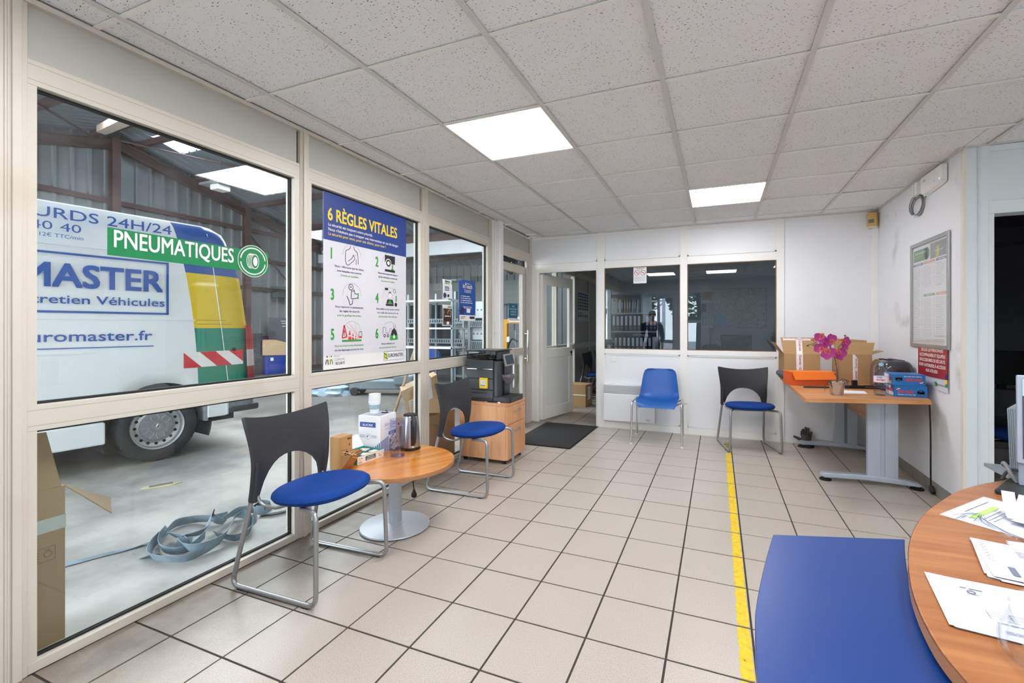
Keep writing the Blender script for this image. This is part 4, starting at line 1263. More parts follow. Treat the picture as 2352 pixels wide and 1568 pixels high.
ribbon([F(400, 1232, .02), F(430, 1242, .03), F(440, 1256, .02), F(400, 1258, .012)], WB, [50, 65, 65, 60], 'loop')
ribbon([F(425, 1246, .02), F(435, 1264, .03), F(470, 1262, .03), F(510, 1240, .035), F(530, 1200, .05), F(548, 1182, .04)], WB, [50, 66, 70, 66, 60, 40], 'loop')
ribbon([F(430, 1232, .05), F(462, 1226, .06), F(476, 1200, .09), F(484, 1188, .09), F(492, 1200, .05), F(510, 1204, .02)], WB, [30, 50, 65, 70, 60, 40], 'loop')
ribbon([F(500, 1232, .01), F(540, 1242), F(568, 1230), F(576, 1208), F(560, 1192), F(530, 1186, .02)], WB, [60, 64, 72, 80, 75, 60], 'loop')
ribbon([F(505, 1200, .02), F(545, 1180, .03), F(585, 1178, .02), F(590, 1196), F(570, 1212)], WB, [55, 70, 78, 70, 60], 'loop')
ribbon([F(560, 1170, .01), F(600, 1160), F(625, 1166), F(608, 1180), F(575, 1176)], WB, [20, 60, 75, 60, 30], 'loop')
ribbon([F(600, 1180), F(640, 1176), F(672, 1164), F(700, 1155)], WB, [20, 25, 15, 10], 'far_tail')
ribbon([F(322, 1280), F(348, 1276), F(372, 1276)], 0.03, [10, 35, 50], 'strap_end')
sp_ = thing('card_scrap', 'torn scrap of yellowish card lying on the workshop concrete', 'card scrap', tuple(OZ(370, 1115)))
MB().prism([(-0.12, -0.02), (0.06, -0.045), (0.13, -0.01), (0.02, 0.03), (-0.10, 0.025)], 0.0, 0.006, Matrix.Rotation(R(60), 4, 'Z')).build('card', plain('yellow_card', '#cdbf94', 0.8), sp_, smooth=False)
MB().box(-0.07, -0.015, 0.006, 0.07, 0.01, 0.012, Matrix.Rotation(R(66), 4, 'Z')).build('print_strip', plain('grey_strip', '#6b6d6b', 0.7), sp_, smooth=False)
# ------------------------------------------------------------------ stickers and posters on the glazed wall
GI = XG + 0.0045                     # room-side face of the panes
def GP(lift=0.0): return PL((GI, 0, 0), (0, 1, 0), (0, 0, 1), lift)
def gy(x, y): p = OX(x, y, GI); return p.y, p.z
M_GREEN = plain('green_vinyl', '#0f7d48', 0.4, 0.04, 3)
M_VWH = plain('white_print', '#efece6', 0.5, 0.01)
s1 = thing('tyre_sign', 'long green PNEUMATIQUES sticker with tyre emblem on the first window', 'sticker')
yA, zA = gy(246, 521); yB_, zB = gy(616, 628)
y0 = yA; y1 = gy(616, 600)[0]
z1, z0 = zA, gy(246, 585)[1]
mb = MB(); GP().rect(mb, y0, z0, y1, z1, 0.001)
cyy, czz = gy(581, 600)
GP().disc(mb, cyy, czz, 0.083, 0.0012, 40)
mb.build('green_strip', M_GREEN, s1, smooth=False, fix=False)
mb = MB(); p = GP(0.002)
p.text(mb, 'PNEUMATIQUES', y0 + 0.022, z0 + 0.035, 0.072, (cyy - 0.083) - y0 - 0.042, 'L', 0.012)
p.ring(mb, cyy, czz, 0.0795, 0.082); p.ring(mb, cyy, czz, 0.064, 0.070, 0, 8, 172); p.ring(mb, cyy, czz, 0.064, 0.070, 0, 188, 352)
for k in range(3): p.ring(mb, cyy - 0.014 + k * 0.008, czz, 0.0195, 0.0222, 0, 75, 285, 24, 1.75)
p.ring(mb, cyy + 0.010, czz, 0.0195, 0.0222, 0, 0, 360, 32, 1.75)
p.disc(mb, cyy + 0.012, czz, 0.012, 0, 24, 0.024)
mb.build('lettering', M_VWH, s1, smooth=False, fix=False)

def paper_y(name, parent, mt, y0, z0, y1, z1, lift=0.0, bulge=0.0):
    """sheet of paper against the glass, with a little thickness and waviness"""
    rows = []
    for i in range(9):
        z = z0 + (z1 - z0) * i / 8
        rows.append([(GI + 0.0012 + lift + bulge * math.sin(math.pi * i / 8) * (0.3 + abs(2 * k / 6 - 1)), y0 + (y1 - y0) * k / 6, z) for k in range(7)])
    mb = MB(); mb.sheet(rows, 0.0008)
    return mb.build(name, mt, parent)

ps = thing('safety_poster', 'large white poster headed 6 RÈGLES VITALES on the second window', 'poster')
PY0, PY1 = gy(742, 600)[0], gy(932, 600)[0]
PZ0, PZ1 = 0.935, 2.032
M_PAPER = plain('white_poster_paper', '#d3d1d7', 0.4, 0.02, 3)
MB().box(GI + 0.0005, PY0, PZ0, GI + 0.002, PY1, PZ1).build('sheet', M_PAPER, ps, smooth=False)
M_NAVY = plain('poster_blue', '#1f3d86', 0.4, 0.12, 3)
pw, ph = PY1 - PY0, PZ1 - PZ0
p = PL((GI + 0.002, PY0, PZ0), (0, 1, 0), (0, 0, 1), 0.0006)
HB = ph - (gy(742, 548)[1] - PZ0)
mb = MB(); p.rect(mb, 0, ph - HB, pw, ph); mb.build('header_band', M_NAVY, ps, smooth=False, fix=False)
mb = MB(); p.rect(mb, 0, 0, pw, 0.085); mb.build('footer_band', plain('poster_footer', '#e3e1df', 0.4), ps, smooth=False, fix=False)
M_YEL = plain('poster_yellow', '#f0cf2a', 0.5, 0.02)
q = p.up(0.0006)
mb = MB(); q.text(mb, '6 RÈGLES VITALES', 0.035, ph - 0.57 * HB, 0.27 * HB, pw * 0.82, 'L', 0.024)
q.text(mb, 'La sécurité pour nous, pour nos clients, pour tous !', 0.037, ph - 0.89 * HB, 0.019, pw * 0.66, 'L', 0.008)
mb.build('yellow_lettering', M_YEL, ps, smooth=False, fix=False)
mb = MB()
q.text(mb, 'La sécurité est toujours notre priorité.', 0.037, ph - 0.695 * HB, 0.019, pw * 0.49, 'L', 0.008)
q.text(mb, "Nous n'hésitons pas à stopper une intervention en cas de danger.", 0.037, ph - 0.795 * HB, 0.019, pw * 0.84, 'L', 0.008)
mb.build('white_lettering', M_VWH, ps, smooth=False, fix=False)
M_INK = plain('dark_blue_ink', '#2d2d58', 0.6, 0.03)
M_GRN = plain('green_ink', '#2f9a3a', 0.6, 0.03)
M_LGRN = plain('light_green_ink', '#6aa84f', 0.6, 0.03)
M_BLK = plain('black_ink', '#26242b', 0.6, 0.05)
M_RED = plain('red_ink', '#cf3a2c', 0.6, 0.05)
ink, grn, lgr, blk, red, wht, yel2 = MB(), MB(), MB(), MB(), MB(), MB(), MB()
cols = (pw * 0.27, pw * 0.74)
rows_ = (0.728, 0.472, 0.222)
TXT = [[("Nous n'effectuons que les tâches", 0), ('pour lesquelles nous sommes', 0), ('formés et qualifiés.', 1)],
       [('Nous nous assurons toujours', 0), ("qu'un véhicule soulevé est", 0), ('sécurisé et stable.', 1)],
       [('Nous respectons scrupuleusement', 0), ('les règles de sécurité', 0), ('pour le gonflage des pneus.', 1)],
       [('Nous veillons à notre propre sécurité', 0), ('et à celle des autres lors du', 0), ("déplacement d'un véhicule.", 1)],
       [("Nous sécurisons la zone d'intervention", 1), ('lors des dépannages en bord de route.', 0)],
       [('Nous veillons à la', 0), ('sécurité de nos clients.', 1)]]
for k in range(6):
    cx_, cz_ = cols[k % 2], rows_[k // 2]
    q.ring(lgr, cx_ + 0.02, cz_, 0.080, 0.0815, 0, 0, 180, 40)
    q.text(grn, str(k + 1), cx_ - 0.155 if k % 2 == 0 else cx_ - 0.13, cz_ - 0.035, 0.070, None, 'L', 0.03, sx=0.62)
    for j, (t, g) in enumerate(TXT[k]):
        z = cz_ - 0.083 - j * 0.027
        q.text(lgr if g else ink, t, cx_, z, 0.0135, min(0.0078 * len(t), 0.25), 'C', 0.006)
def body_lines(cx_, cz_):
    q.line(blk, [(cx_ - 0.015, cz_ + 0.07), (cx_ - 0.018, cz_ + 0.05), (cx_ - 0.055, cz_ + 0.03), (cx_ - 0.058, cz_ - 0.03), (cx_ - 0.048, cz_ - 0.058), (cx_ - 0.03, cz_ - 0.06), (cx_ + 0.015, cz_ - 0.025)], 0.004, 0.0003)
    q.line(blk, [(cx_ + 0.015, cz_ + 0.07), (cx_ + 0.018, cz_ + 0.05), (cx_ + 0.05, cz_ + 0.03), (cx_ + 0.055, cz_ - 0.045)], 0.004, 0.0003)
    q.line(blk, [(cx_ - 0.035, cz_ - 0.035), (cx_ - 0.005, cz_ - 0.015), (cx_ + 0.012, cz_ + 0.01), (cx_ + 0.025, cz_ - 0.012), (cx_ + 0.012, cz_ - 0.028)], 0.004, 0.0003)
    q.line(blk, [(cx_ + 0.035, cz_ - 0.05), (cx_ + 0.037, cz_ - 0.015)], 0.003, 0.0003)
body_lines(cols[0] + 0.02, rows_[0])
for d_ in (-0.006, 0.006, 0.018): q.disc(grn, cols[0] + 0.035 + d_, rows_[0] + 0.012, 0.003, 0.0004, 10)
c2, z2 = cols[1] + 0.02, rows_[0]                          # wheel of a jacked-up vehicle
q.poly(blk, [(c2 - 0.055, z2 + 0.01), (c2 - 0.055, z2 + 0.06), (c2 + 0.055, z2 + 0.06), (c2 + 0.055, z2 - 0.0), (c2 + 0.015, z2 - 0.0)], 0.0003)
q.disc(wht, c2 - 0.018, z2 + 0.005, 0.030, 0.0006, 24); q.disc(blk, c2 - 0.018, z2 + 0.003, 0.026, 0.0009, 24); q.disc(wht, c2 - 0.018, z2 + 0.003, 0.014, 0.0012, 20)
q.rect(blk, c2 - 0.055, z2 - 0.06, c2 + 0.055, z2 - 0.043, 0.0003); q.rect(grn, c2 + 0.012, z2 - 0.043, c2 + 0.042, z2 - 0.035, 0.0004); q.rect(grn, c2 + 0.021, z2 - 0.036, c2 + 0.033, z2 - 0.004, 0.0004)
c3, z3 = cols[0] + 0.02, rows_[1]                          # inflator gauge held in a fist
q.ring(blk, c3 - 0.01, z3 + 0.055, 0.017, 0.021, 0.0003); q.disc(blk, c3 - 0.01, z3 + 0.055, 0.005, 0.0003, 12)
q.line(blk, [(c3 + 0.0, z3 + 0.036), (c3 - 0.006, z3 + 0.02), (c3 - 0.008, z3 - 0.02), (c3 + 0.03, z3 - 0.018), (c3 + 0.05, z3 - 0.012)], 0.0045, 0.0003)
q.line(blk, [(c3 + 0.004, z3 + 0.024), (c3 + 0.018, z3 + 0.04), (c3 + 0.024, z3 + 0.015), (c3 + 0.05, z3 + 0.012)], 0.004, 0.0003)
q.line(blk, [(c3 + 0.006, z3 - 0.025), (c3 + 0.002, z3 - 0.055), (c3 - 0.018, z3 - 0.062), (c3 - 0.03, z3 - 0.03), (c3 - 0.045, z3 - 0.005)], 0.005, 0.0003)
q.rect(grn, c3 + 0.05, z3 - 0.02, c3 + 0.058, z3 + 0.02, 0.0003)
c4, z4 = cols[1] + 0.02, rows_[1]                          # driver between mirrors and a helper
q.disc(blk, c4, z4 + 0.035, 0.013, 0.0003, 20, 0.018); q.disc(wht, c4, z4 + 0.028, 0.011, 0.0006, 20, 0.015)
q.poly(blk, [(c4 - 0.04, z4 - 0.035), (c4 - 0.028, z4 - 0.005), (c4 + 0.028, z4 - 0.005), (c4 + 0.04, z4 - 0.035)], 0.0003)
q.poly(grn, [(c4 - 0.02, z4 - 0.035), (c4 - 0.01, z4 - 0.012), (c4 + 0.01, z4 - 0.012), (c4 + 0.02, z4 - 0.035)], 0.0006)
q.rect(blk, c4 - 0.045, z4 - 0.052, c4 + 0.04, z4 - 0.037, 0.0003); q.rect(blk, c4 - 0.055, z4 + 0.062, c4 - 0.02, z4 + 0.078, 0.0003); q.ring(blk, c4 + 0.05, z4 + 0.06, 0.012, 0.015, 0.0003)
q.rect(grn, c4 + 0.062, z4 - 0.02, c4 + 0.074, z4 + 0.025, 0.0003); q.disc(blk, c4 + 0.065, z4 - 0.04, 0.015, 0.0003, 16)
for k in range(8):
    a = R(45 * k + 10); q.line(blk, [(c4 + 0.022 * math.cos(a), z4 + 0.025 + 0.022 * math.sin(a)), (c4 + 0.04 * math.cos(a), z4 + 0.025 + 0.04 * math.sin(a))], 0.0012, 0.0003)
c5, z5 = cols[0] + 0.02, rows_[2]                          # warning triangle and cones
q.rect(grn, c5 - 0.085, z5 - 0.052, c5 + 0.085, z5 - 0.04, 0.0003)
q.line(red, [(c5 - 0.085, z5 - 0.025), (c5 - 0.068, z5 + 0.055), (c5 - 0.045, z5 - 0.02), (c5 - 0.085, z5 - 0.028)], 0.009, 0.0004)
q.text(blk, '!', c5 - 0.068, z5 - 0.01, 0.035, None, 'C', 0.03)
for kx, kh in ((-0.02, 0.06), (0.008, 0.042), (0.032, 0.03)):
    q.poly(red, [(c5 + kx - kh * 0.25, z5 - 0.04), (c5 + kx + kh * 0.25, z5 - 0.04), (c5 + kx + 0.002, z5 - 0.04 + kh), (c5 + kx - 0.002, z5 - 0.04 + kh)], 0.0004)
    q.rect(wht, c5 + kx - kh * 0.13, z5 - 0.04 + kh * 0.35, c5 + kx + kh * 0.13, z5 - 0.04 + kh * 0.5, 0.0007)
q.rect(red, c5 + 0.05, z5 - 0.04, c5 + 0.054, z5 - 0.01, 0.0004); q.line(blk, [(c5 + 0.063, z5 - 0.025), (c5 + 0.063, z5 + 0.012), (c5 + 0.088, z5 + 0.012), (c5 + 0.088, z5 - 0.025)], 0.003, 0.0003); q.rect(red, c5 + 0.063, z5 - 0.03, c5 + 0.088, z5 - 0.018, 0.0005)
for k in range(4): q.line(red, [(c5 + 0.045, z5 - 0.01), (c5 - 0.055 + k * 0.027, z5 + 0.055 + 0.012 * (k % 2))], 0.001, 0.0003)
c6, z6 = cols[1] + 0.02, rows_[2]                          # lorry and thumbs-up mechanic
q.line(ink, [(c6 - 0.075, z6 - 0.01), (c6 - 0.075, z6 + 0.04), (c6 - 0.045, z6 + 0.04), (c6 - 0.045, z6 + 0.0), (c6 - 0.01, z6 + 0.0), (c6 - 0.0, z6 + 0.03), (c6 + 0.02, z6 + 0.03)], 0.0025, 0.0003)
for kx in (-0.058, -0.022): q.ring(ink, c6 + kx, z6 - 0.02, 0.006, 0.012, 0.0003)
q.poly(blk, [(c6 + 0.005, z6 - 0.02), (c6 + 0.022, z6 + 0.02), (c6 + 0.045, z6 + 0.034), (c6 + 0.068, z6 + 0.02), (c6 + 0.085, z6 - 0.02)], 0.0003)
q.poly(grn, [(c6 - 0.002, z6 - 0.055), (c6 + 0.004, z6 - 0.018), (c6 + 0.084, z6 - 0.018), (c6 + 0.09, z6 - 0.05)], 0.0004)
q.disc(wht, c6 + 0.045, z6 - 0.03, 0.012, 0.0007, 14); q.line(wht, [(c6 + 0.042, z6 - 0.03), (c6 + 0.044, z6 - 0.008)], 0.008, 0.0007); q.line(blk, [(c6 + 0.035, z6 + 0.06), (c6 + 0.04, z6 + 0.035), (c6 + 0.055, z6 + 0.035), (c6 + 0.06, z6 + 0.06)], 0.0025, 0.0003)
# logos at the foot
q.text(ink, 'EUROMASTER', pw - 0.205, 0.045, 0.026, 0.165, 'L', 0.02)
q.line(ink, [(pw - 0.255, 0.022), (pw - 0.03, 0.022), (pw - 0.03, 0.088), (pw - 0.255, 0.088), (pw - 0.255, 0.022)], 0.002, 0.0001)
q.rect(yel2, pw - 0.250, 0.030, pw - 0.213, 0.080, 0.0); q.ring(grn, pw - 0.2315, 0.055, 0.008, 0.017, 0.0003, 0, 360, 24); q.rect(ink, pw - 0.25, 0.07, pw - 0.24, 0.08, 0.0003); q.rect(ink, pw - 0.223, 0.03, pw - 0.213, 0.04, 0.0003)
q.text(ink, 'SÉCURITÉ', 0.095, 0.028, 0.016, 0.075, 'L', 0.015)
gry = MB(); q.text(gry, 'PAS DE', 0.082, 0.075, 0.013, 0.045); q.text(gry, 'COMPROMIS', 0.082, 0.052, 0.016, 0.088)
for k, c_ in enumerate((ink, yel2, grn)):
    x = 0.028 + k * 0.017
    q.disc(c_, x, 0.082, 0.0055, 0.0002, 14); q.line(c_, [(x - 0.012, 0.035), (x - 0.004, 0.062), (x + 0.004, 0.062), (x + 0.010, 0.032)], 0.006, 0.0002)
for nme, b_, mt in (('blue_print', ink, M_INK), ('green_print', grn, M_GRN), ('light_green_print', lgr, M_LGRN), ('black_drawing', blk, M_BLK), ('red_drawing', red, M_RED), ('white_discs', wht, plain('poster_white', '#f0eff0', 0.5)), ('yellow_print', yel2, M_YEL), ('grey_print', gry, plain('grey_ink', '#9a9aa2', 0.6))):
    b_.build(nme, mt, ps, smooth=False, fix=False)

def small_poster(name, label, px, kind):
    (xl, yt), (xr, yb) = px
    y0, z1 = gy(xl, yt); y1, z0 = gy(xr, yb)
    o = thing(name, label, 'notice')
    paper_y('sheet', o, plain({'b': 'notice_blue', 'w': 'notice_white', 'p': 'notice_photo', 't': 'notice_teal'}[kind], {'b': '#2154a8', 'w': '#e9ebee', 'p': '#e9e9ea', 't': '#0d6f8d'}[kind], 0.4, 0.06, 6), y0, z0, y1, z1, 0, 0.004)
    pl = PL((GI + 0.007, y0, z0), (0, 1, 0), (0, 0, 1))
    return o, pl, y1 - y0, z1 - z0
o, p, w, h = small_poster('blue_notice', 'tall blue inTouch notice taped to the third window', ((1053, 640), (1091, 737)), 'b')
mb = MB()
p.text(mb, 'inTouch', w / 2, h * 0.80, 0.042, w * 0.55, 'C', 0.03); p.text(mb, 'Bienvenue', w / 2, h * 0.90, 0.016, w * 0.28, 'C', 0.01)
p.text(mb, 'Votre accueil web', w / 2, h * 0.735, 0.016, w * 0.42, 'C', 0.012); p.text(mb, 'en quelques clics', w / 2, h * 0.695, 0.016, w * 0.38, 'C', 0.012)
for k in range(4): p.squiggle(mb, w * 0.2, h * (0.59 - k * 0.052), w * (0.45 + 0.05 * k), 0.016, 0, k)
for k in range(2): p.squiggle(mb, w * 0.25, h * (0.335 - k * 0.03), w * 0.5, 0.014, 0, 9 + k)
p.rect(mb, w * 0.02, 0.0, w * 0.98, h * 0.14); p.rect(mb, w * 0.44, h * 0.20, w * 0.66, h * 0.32)
mb.build('white_print', M_VWH, o, smooth=False, fix=False)
mb = MB()
for k in range(4): p.line(mb, [(w * 0.09, h * (0.60 - k * 0.052)), (w * 0.115, h * (0.585 - k * 0.052)), (w * 0.16, h * (0.615 - k * 0.052))], 0.006, 0.0004)
p.rect(mb, w * 0.95, h * 0.12, w * 1.0, h * 0.18, 0.0004)
mb.build('yellow_marks', M_YEL, o, smooth=False, fix=False)
mb = MB(); p.squiggle(mb, w * 0.1, h * 0.09, w * 0.25, 0.014, 0.0004, 3); p.squiggle(mb, w * 0.1, h * 0.055, w * 0.2, 0.014, 0.0004, 5); p.rect(mb, w * 0.62, h * 0.05, w * 0.93, h * 0.11, 0.0004)
p.disc(mb, w * 0.2, h * 0.24, 0.035, 0.0004, 18)
mb.build('dark_print', M_INK, o, smooth=False, fix=False)
mb = MB()
for x0, x1 in ((0.0, 0.1), (0.88, 1.02)): p.poly(mb, [(w * x0 - 0.01, h * 0.98), (w * x0 + 0.02, h * 1.05), (w * x1 + 0.005, h * 0.96), (w * x1 - 0.02, h * 0.92)], 0.003)
mb.build('tape_pieces', glass('sticky_tape', (0.85, 0.9, 0.92)), o, smooth=False, fix=False)
o, p, w, h = small_poster('white_notice', 'narrow white notice with blue disc taped to the third window, the upper one', ((1016, 640), (1037, 690)), 'w')
mb = MB(); p.text(mb, 'Bienvenue', w / 2, h * 0.86, 0.022, w * 0.5, 'C', 0.02); p.disc(mb, w * 0.2, h * 0.22, w * 0.16, 0, 20)
for k in range(3): p.squiggle(mb, w * 0.28, h * (0.62 - 0.075 * k), w * 0.4, 0.014, 0, k); p.line(mb, [(w * 0.2, h * (0.64 - 0.075 * k)), (w * 0.23, h * (0.62 - 0.075 * k)), (w * 0.27, h * (0.67 - 0.075 * k))], 0.004)
p.rect(mb, w * 0.5, h * 0.16, w * 0.68, h * 0.28)
mb.build('blue_print', M_INK, o, smooth=False, fix=False)
mb = MB(); p.squiggle(mb, w * 0.25, h * 0.79, w * 0.5, 0.016, 0, 4); p.rect(mb, w * 0.6, h * 0.03, w * 0.92, h * 0.08); p.poly(mb, [(w * 0.86, h * 0.8), (w * 0.99, h * 0.98), (w * 0.99, h * 0.8)]); mb.build('green_print', M_LGRN, o, smooth=False, fix=False)
o, p, w, h = small_poster('photo_notice', 'narrow notice with dark photograph on the third window, the lower one', ((1016, 699), (1037, 748)), 'p')
mb = MB(); p.rect(mb, w * 0.03, h * 0.05, w * 0.97, h * 0.82); mb.build('photo_ground', plain('dark_photo', '#3c2a27', 0.5, 0.6, 22), o, smooth=False, fix=False)
mb = MB()
rr = random.Random(5)
for k in range(9): p.disc(mb, w * rr.uniform(0.12, 0.9), h * rr.uniform(0.55, 0.78), w * 0.05, 0.0004, 10, w * 0.08)
for k in range(6): p.rect(mb, w * (0.1 + k * 0.14), h * 0.08, w * (0.14 + k * 0.14), h * 0.2, 0.0004)
mb.build('photo_figures', plain('photo_skin', '#a97f66', 0.5, 0.3, 20), o, smooth=False, fix=False)
mb = MB(); p.squiggle(mb, w * 0.15, h * 0.44, w * 0.7, 0.018, 0.0006, 2); p.rect(mb, w * 0.38, h * 0.06, w * 0.65, h * 0.20, 0.0006); mb.build('white_print', M_VWH, o, smooth=False, fix=False)
mb = MB(); p.rect(mb, w * 0.5, h * 0.88, w * 0.95, h * 0.94, 0.0004); mb.build('green_print', M_LGRN, o, smooth=False, fix=False)
o, p, w, h = small_poster('safety_shoes_sign', 'teal sign demanding safety shoes on the glazed door beyond the column', ((1168, 696), (1188, 731)), 't')
mb = MB()
for k, t in enumerate(('PORT', 'DES CHAUSSURES', 'DE SÉCURITÉ', 'OBLIGATOIRE')): p.text(mb, t, w / 2, h * (0.76 - 0.185 * k), h * 0.10, w * (0.32, 0.78, 0.62, 0.66)[k], 'C', 0.02)
mb.build('white_lettering', M_VWH, o, smooth=False, fix=False)
mb = MB(); p.rect(mb, 0, -h * 0.14, w, 0.0, -0.002); p.rect(mb, w * 0.7, -h * 0.1, w * 0.95, -h * 0.04, 0.0); mb.build('white_footer', M_VWH, o, smooth=False, fix=False)

# ------------------------------------------------------------------ visitor chairs: black back, blue oval seat, grey sled frame
M_TUBE = plain('grey_tube', '#a2a3a4', 0.32, 0.05, 9, metal=0.75)
M_BACK = plain('black_moulded_back', '#303134', 0.45, 0.07, 14, bmp=0.25, bscale=420, spec=0.45)
M_SEAT = plain('blue_seat_fabric', '#163f88', 0.85, 0.08, 60, bmp=0.35, bscale=700, spec=0.2)
def seat_pad():
    b = MB()
    prof = [(0.0, 0.392), (0.55, 0.393), (0.84, 0.398), (0.95, 0.408), (1.0, 0.424), (0.985, 0.437), (0.93, 0.447), (0.8, 0.452), (0.5, 0.445), (0.2, 0.441), (0.0, 0.440)]
    n = 44
    vs, fs = [], []
    for r_, z in prof:
        for k in range(n):
            a = 2 * math.pi * k / n
            ca, sa = math.cos(a), math.sin(a)
            e = 0.86
            x = 0.196 * r_ * math.copysign(abs(ca) ** e, ca)
            y = 0.222 * r_ * math.copysign(abs(sa) ** e, sa)
            vs.append((0.06 + x, y, z + 0.010 * x / 0.2))
    for i in range(len(prof) - 1):
        for k in range(n):
            k2 = (k + 1) % n
            fs.append((i * n + k, i * n + k2, (i + 1) * n + k2, (i + 1) * n + k))
    return b.add(vs, fs)
def back_shell():
    b = MB()
    us = [-1, -0.985, -0.94, -0.88, -0.82, -0.78, -0.72, -0.6, -0.45, -0.3, -0.15, 0, 0.15, 0.3, 0.45, 0.6, 0.72, 0.78, 0.82, 0.88, 0.94, 0.985, 1]
    def xprof(z):
        t = (z - 0.40) / 0.39
        return -0.155 + 0.055 * math.sin(math.pi * min(max(t, 0), 1)) * 0.55 - 0.012 * t
    rows = []
    for v in range(13):
        row = []
        for u in us:
            au = abs(u)
            lo = 0.402 if au >= 0.80 else 0.402 + 0.172 * math.sqrt(max(0.0, 1 - (au / 0.80) ** 2.2))
            hi = 0.792 - 0.030 * (1 - u * u) - (0.012 if au > 0.99 else 0)
            z = lo + (hi - lo) * v / 12
            wz = 0.222 + 0.020 * ((z - 0.40) / 0.39) ** 2 - 0.012 * math.exp(-((z - 0.60) / 0.08) ** 2) * 0.4
            wrap = 0.045 * (1 - u * u) * min(1, max(0, (z - 0.42) / 0.2))
            row.append((xprof(z) - wrap + 0.012, u * wz, z))
        rows.append(row)
    b.sheet(rows, 0.016)
    for s_ in (-1, 1):
        b.tube([(xprof(z) + 0.002, s_ * (0.2005 + 0.012 * (z - 0.4)), z) for z in (0.398, 0.45, 0.52, 0.58)], [0.0195, 0.019, 0.016, 0.008], 14)
    return b
def make_chair(label, group=None):
    t = thing('visitor_chair', label, 'chair', group=group)
    seat_pad().build('seat', M_SEAT, t)
    back_shell().build('backrest', M_BACK, t, ang=50)
    for s_ in (-1, 1):
        b = MB(); b.tube(fillet([(-0.148, s_ * 0.201, 0.45), (-0.252, s_ * 0.228, 0.0115), (0.252, s_ * 0.232, 0.0115), (0.243, s_ * 0.222, 0.405), (0.10, s_ * 0.165, 0.388)], [0, 0.05, 0.05, 0.045, 0], 7), 0.0105, 12)
        b.build('sled_leg', M_TUBE, t, ang=60)
        b = MB(); b.tube(bez([(-0.140, s_ * 0.195, 0.43), (-0.118, s_ * 0.183, 0.385), (-0.06, s_ * 0.165, 0.368), (0.0, s_ * 0.15, 0.383), (0.06, s_ * 0.13, 0.391)], 24), 0.0075, 10)
        b.build('curved_stay', M_TUBE, t, ang=60)
        b = MB(); b.box(0.18, s_ * 0.232 - 0.008, 0.0, 0.21, s_ * 0.232 + 0.008, 0.012).box(-0.21, s_ * 0.229 - 0.008, 0.0, -0.18, s_ * 0.229 + 0.008, 0.012)
        b.build('glide', M_BLACK, t, smooth=False)
    b = MB(); b.tube([(0.10, -0.165, 0.388), (0.10, 0.165, 0.388)], 0.0095, 10)
    b.build('cross_bar', M_TUBE, t, ang=60)
    return t
ch1 = make_chair('black-backed visitor chair with blue seat, the one nearest the camera by the first window')
ch1.location, ch1.rotation_euler = (-1.835, 1.655, 0), (0, 0, R(2.0))
ch2 = dup(ch1, (-1.745, 3.035, 0), R(1.5), 'black-backed visitor chair with blue seat between round table and drawer cabinet')
ch3 = dup(ch1, (0.277, 5.005, 0), R(-77), 'black-backed visitor chair with blue seat against the white back wall')
ch4 = dup(ch1, (-1.88, 7.35, 0), R(-4), 'black-backed chair in the back office behind the brown box by the door')
ch5 = dup(ch1, (-1.86, 8.05, 0), R(3), 'second black-backed chair in the back office, half hidden by the door post')

# ------------------------------------------------------------------ blue plastic shell chair
t = thing('shell_chair', 'blue moulded plastic shell chair with chrome legs before the wall heater', 'chair', (-0.585, 4.945, 0), R(-88))
M_SHELL = plain('blue_plastic_shell', '#1f5cab', 0.38, 0.05, 10, bmp=0.15, bscale=300)
prof = [(0.225, 0.378, 0.178), (0.215, 0.398, 0.195), (0.17, 0.412, 0.207), (0.09, 0.408, 0.212), (0.0, 0.400, 0.213), (-0.08, 0.398, 0.212), (-0.145, 0.408, 0.210), (-0.190, 0.440, 0.206), (-0.212, 0.490, 0.200), (-0.228, 0.55, 0.193), (-0.243, 0.62, 0.184), (-0.255, 0.675, 0.176), (-0.263, 0.712, 0.163), (-0.267, 0.732, 0.135), (-0.268, 0.738, 0.10)]
rows = []
for k, (x, z, w) in enumerate(prof):
    row = []
    a = prof[max(k - 1, 0)]; c_ = prof[min(k + 1, len(prof) - 1)]
    tx, tz = c_[0] - a[0], c_[1] - a[1]
    l = math.hypot(tx, tz)
    nx, nz = tz / l, -tx / l                            # towards the sitter
    for i in range(19):
        u = -1 + 2 * i / 18
        curl = 0.042 * abs(u) ** 3.2 * min(1, k / 2.5) * (1.0 if k < 11 else 0.55)
        row.append((x + nx * curl, u * w, z + nz * curl))
    rows.append(row)
MB().sheet(rows, -0.007).build('shell', M_SHELL, t, ang=60)
for s_ in (-1, 1):
    b = MB(); b.tube(fillet([(0.228, s_ * 0.250, 0.004), (0.222, s_ * 0.243, 0.425), (0.0, s_ * 0.240, 0.425)], [0, 0.03, 0]), 0.0105, 12)
    b.build('leg', M_CHROME, t, ang=60)
    b = MB(); b.tube(fillet([(0.0, s_ * 0.240, 0.425), (-0.175, s_ * 0.240, 0.425), (-0.215, s_ * 0.245, 0.004)], [0, 0.03, 0]), 0.0105, 12)
    b.build('leg', M_CHROME, t, ang=60)
    for x in (0.228, -0.215): MB().cyl((x, s_ * 0.2495, 0.0), (x, s_ * 0.2495, 0.012), 0.0135, n=12).build('foot_cap', M_WHITEPLASTIC, t)
b = MB()
for x in (0.13, -0.11): b.tube(fillet([(x, -0.24, 0.425), (x, -0.15, 0.378), (x, 0.15, 0.378), (x, 0.24, 0.425)], 0.03), 0.008, 10)
b.build('cross_bars', M_CHROME, t, ang=60)
MB().tube([(0.12, 0.24, 0.425), (0.12, 0.295, 0.428)], 0.006, 8).build('linking_hook', M_STEEL, t)
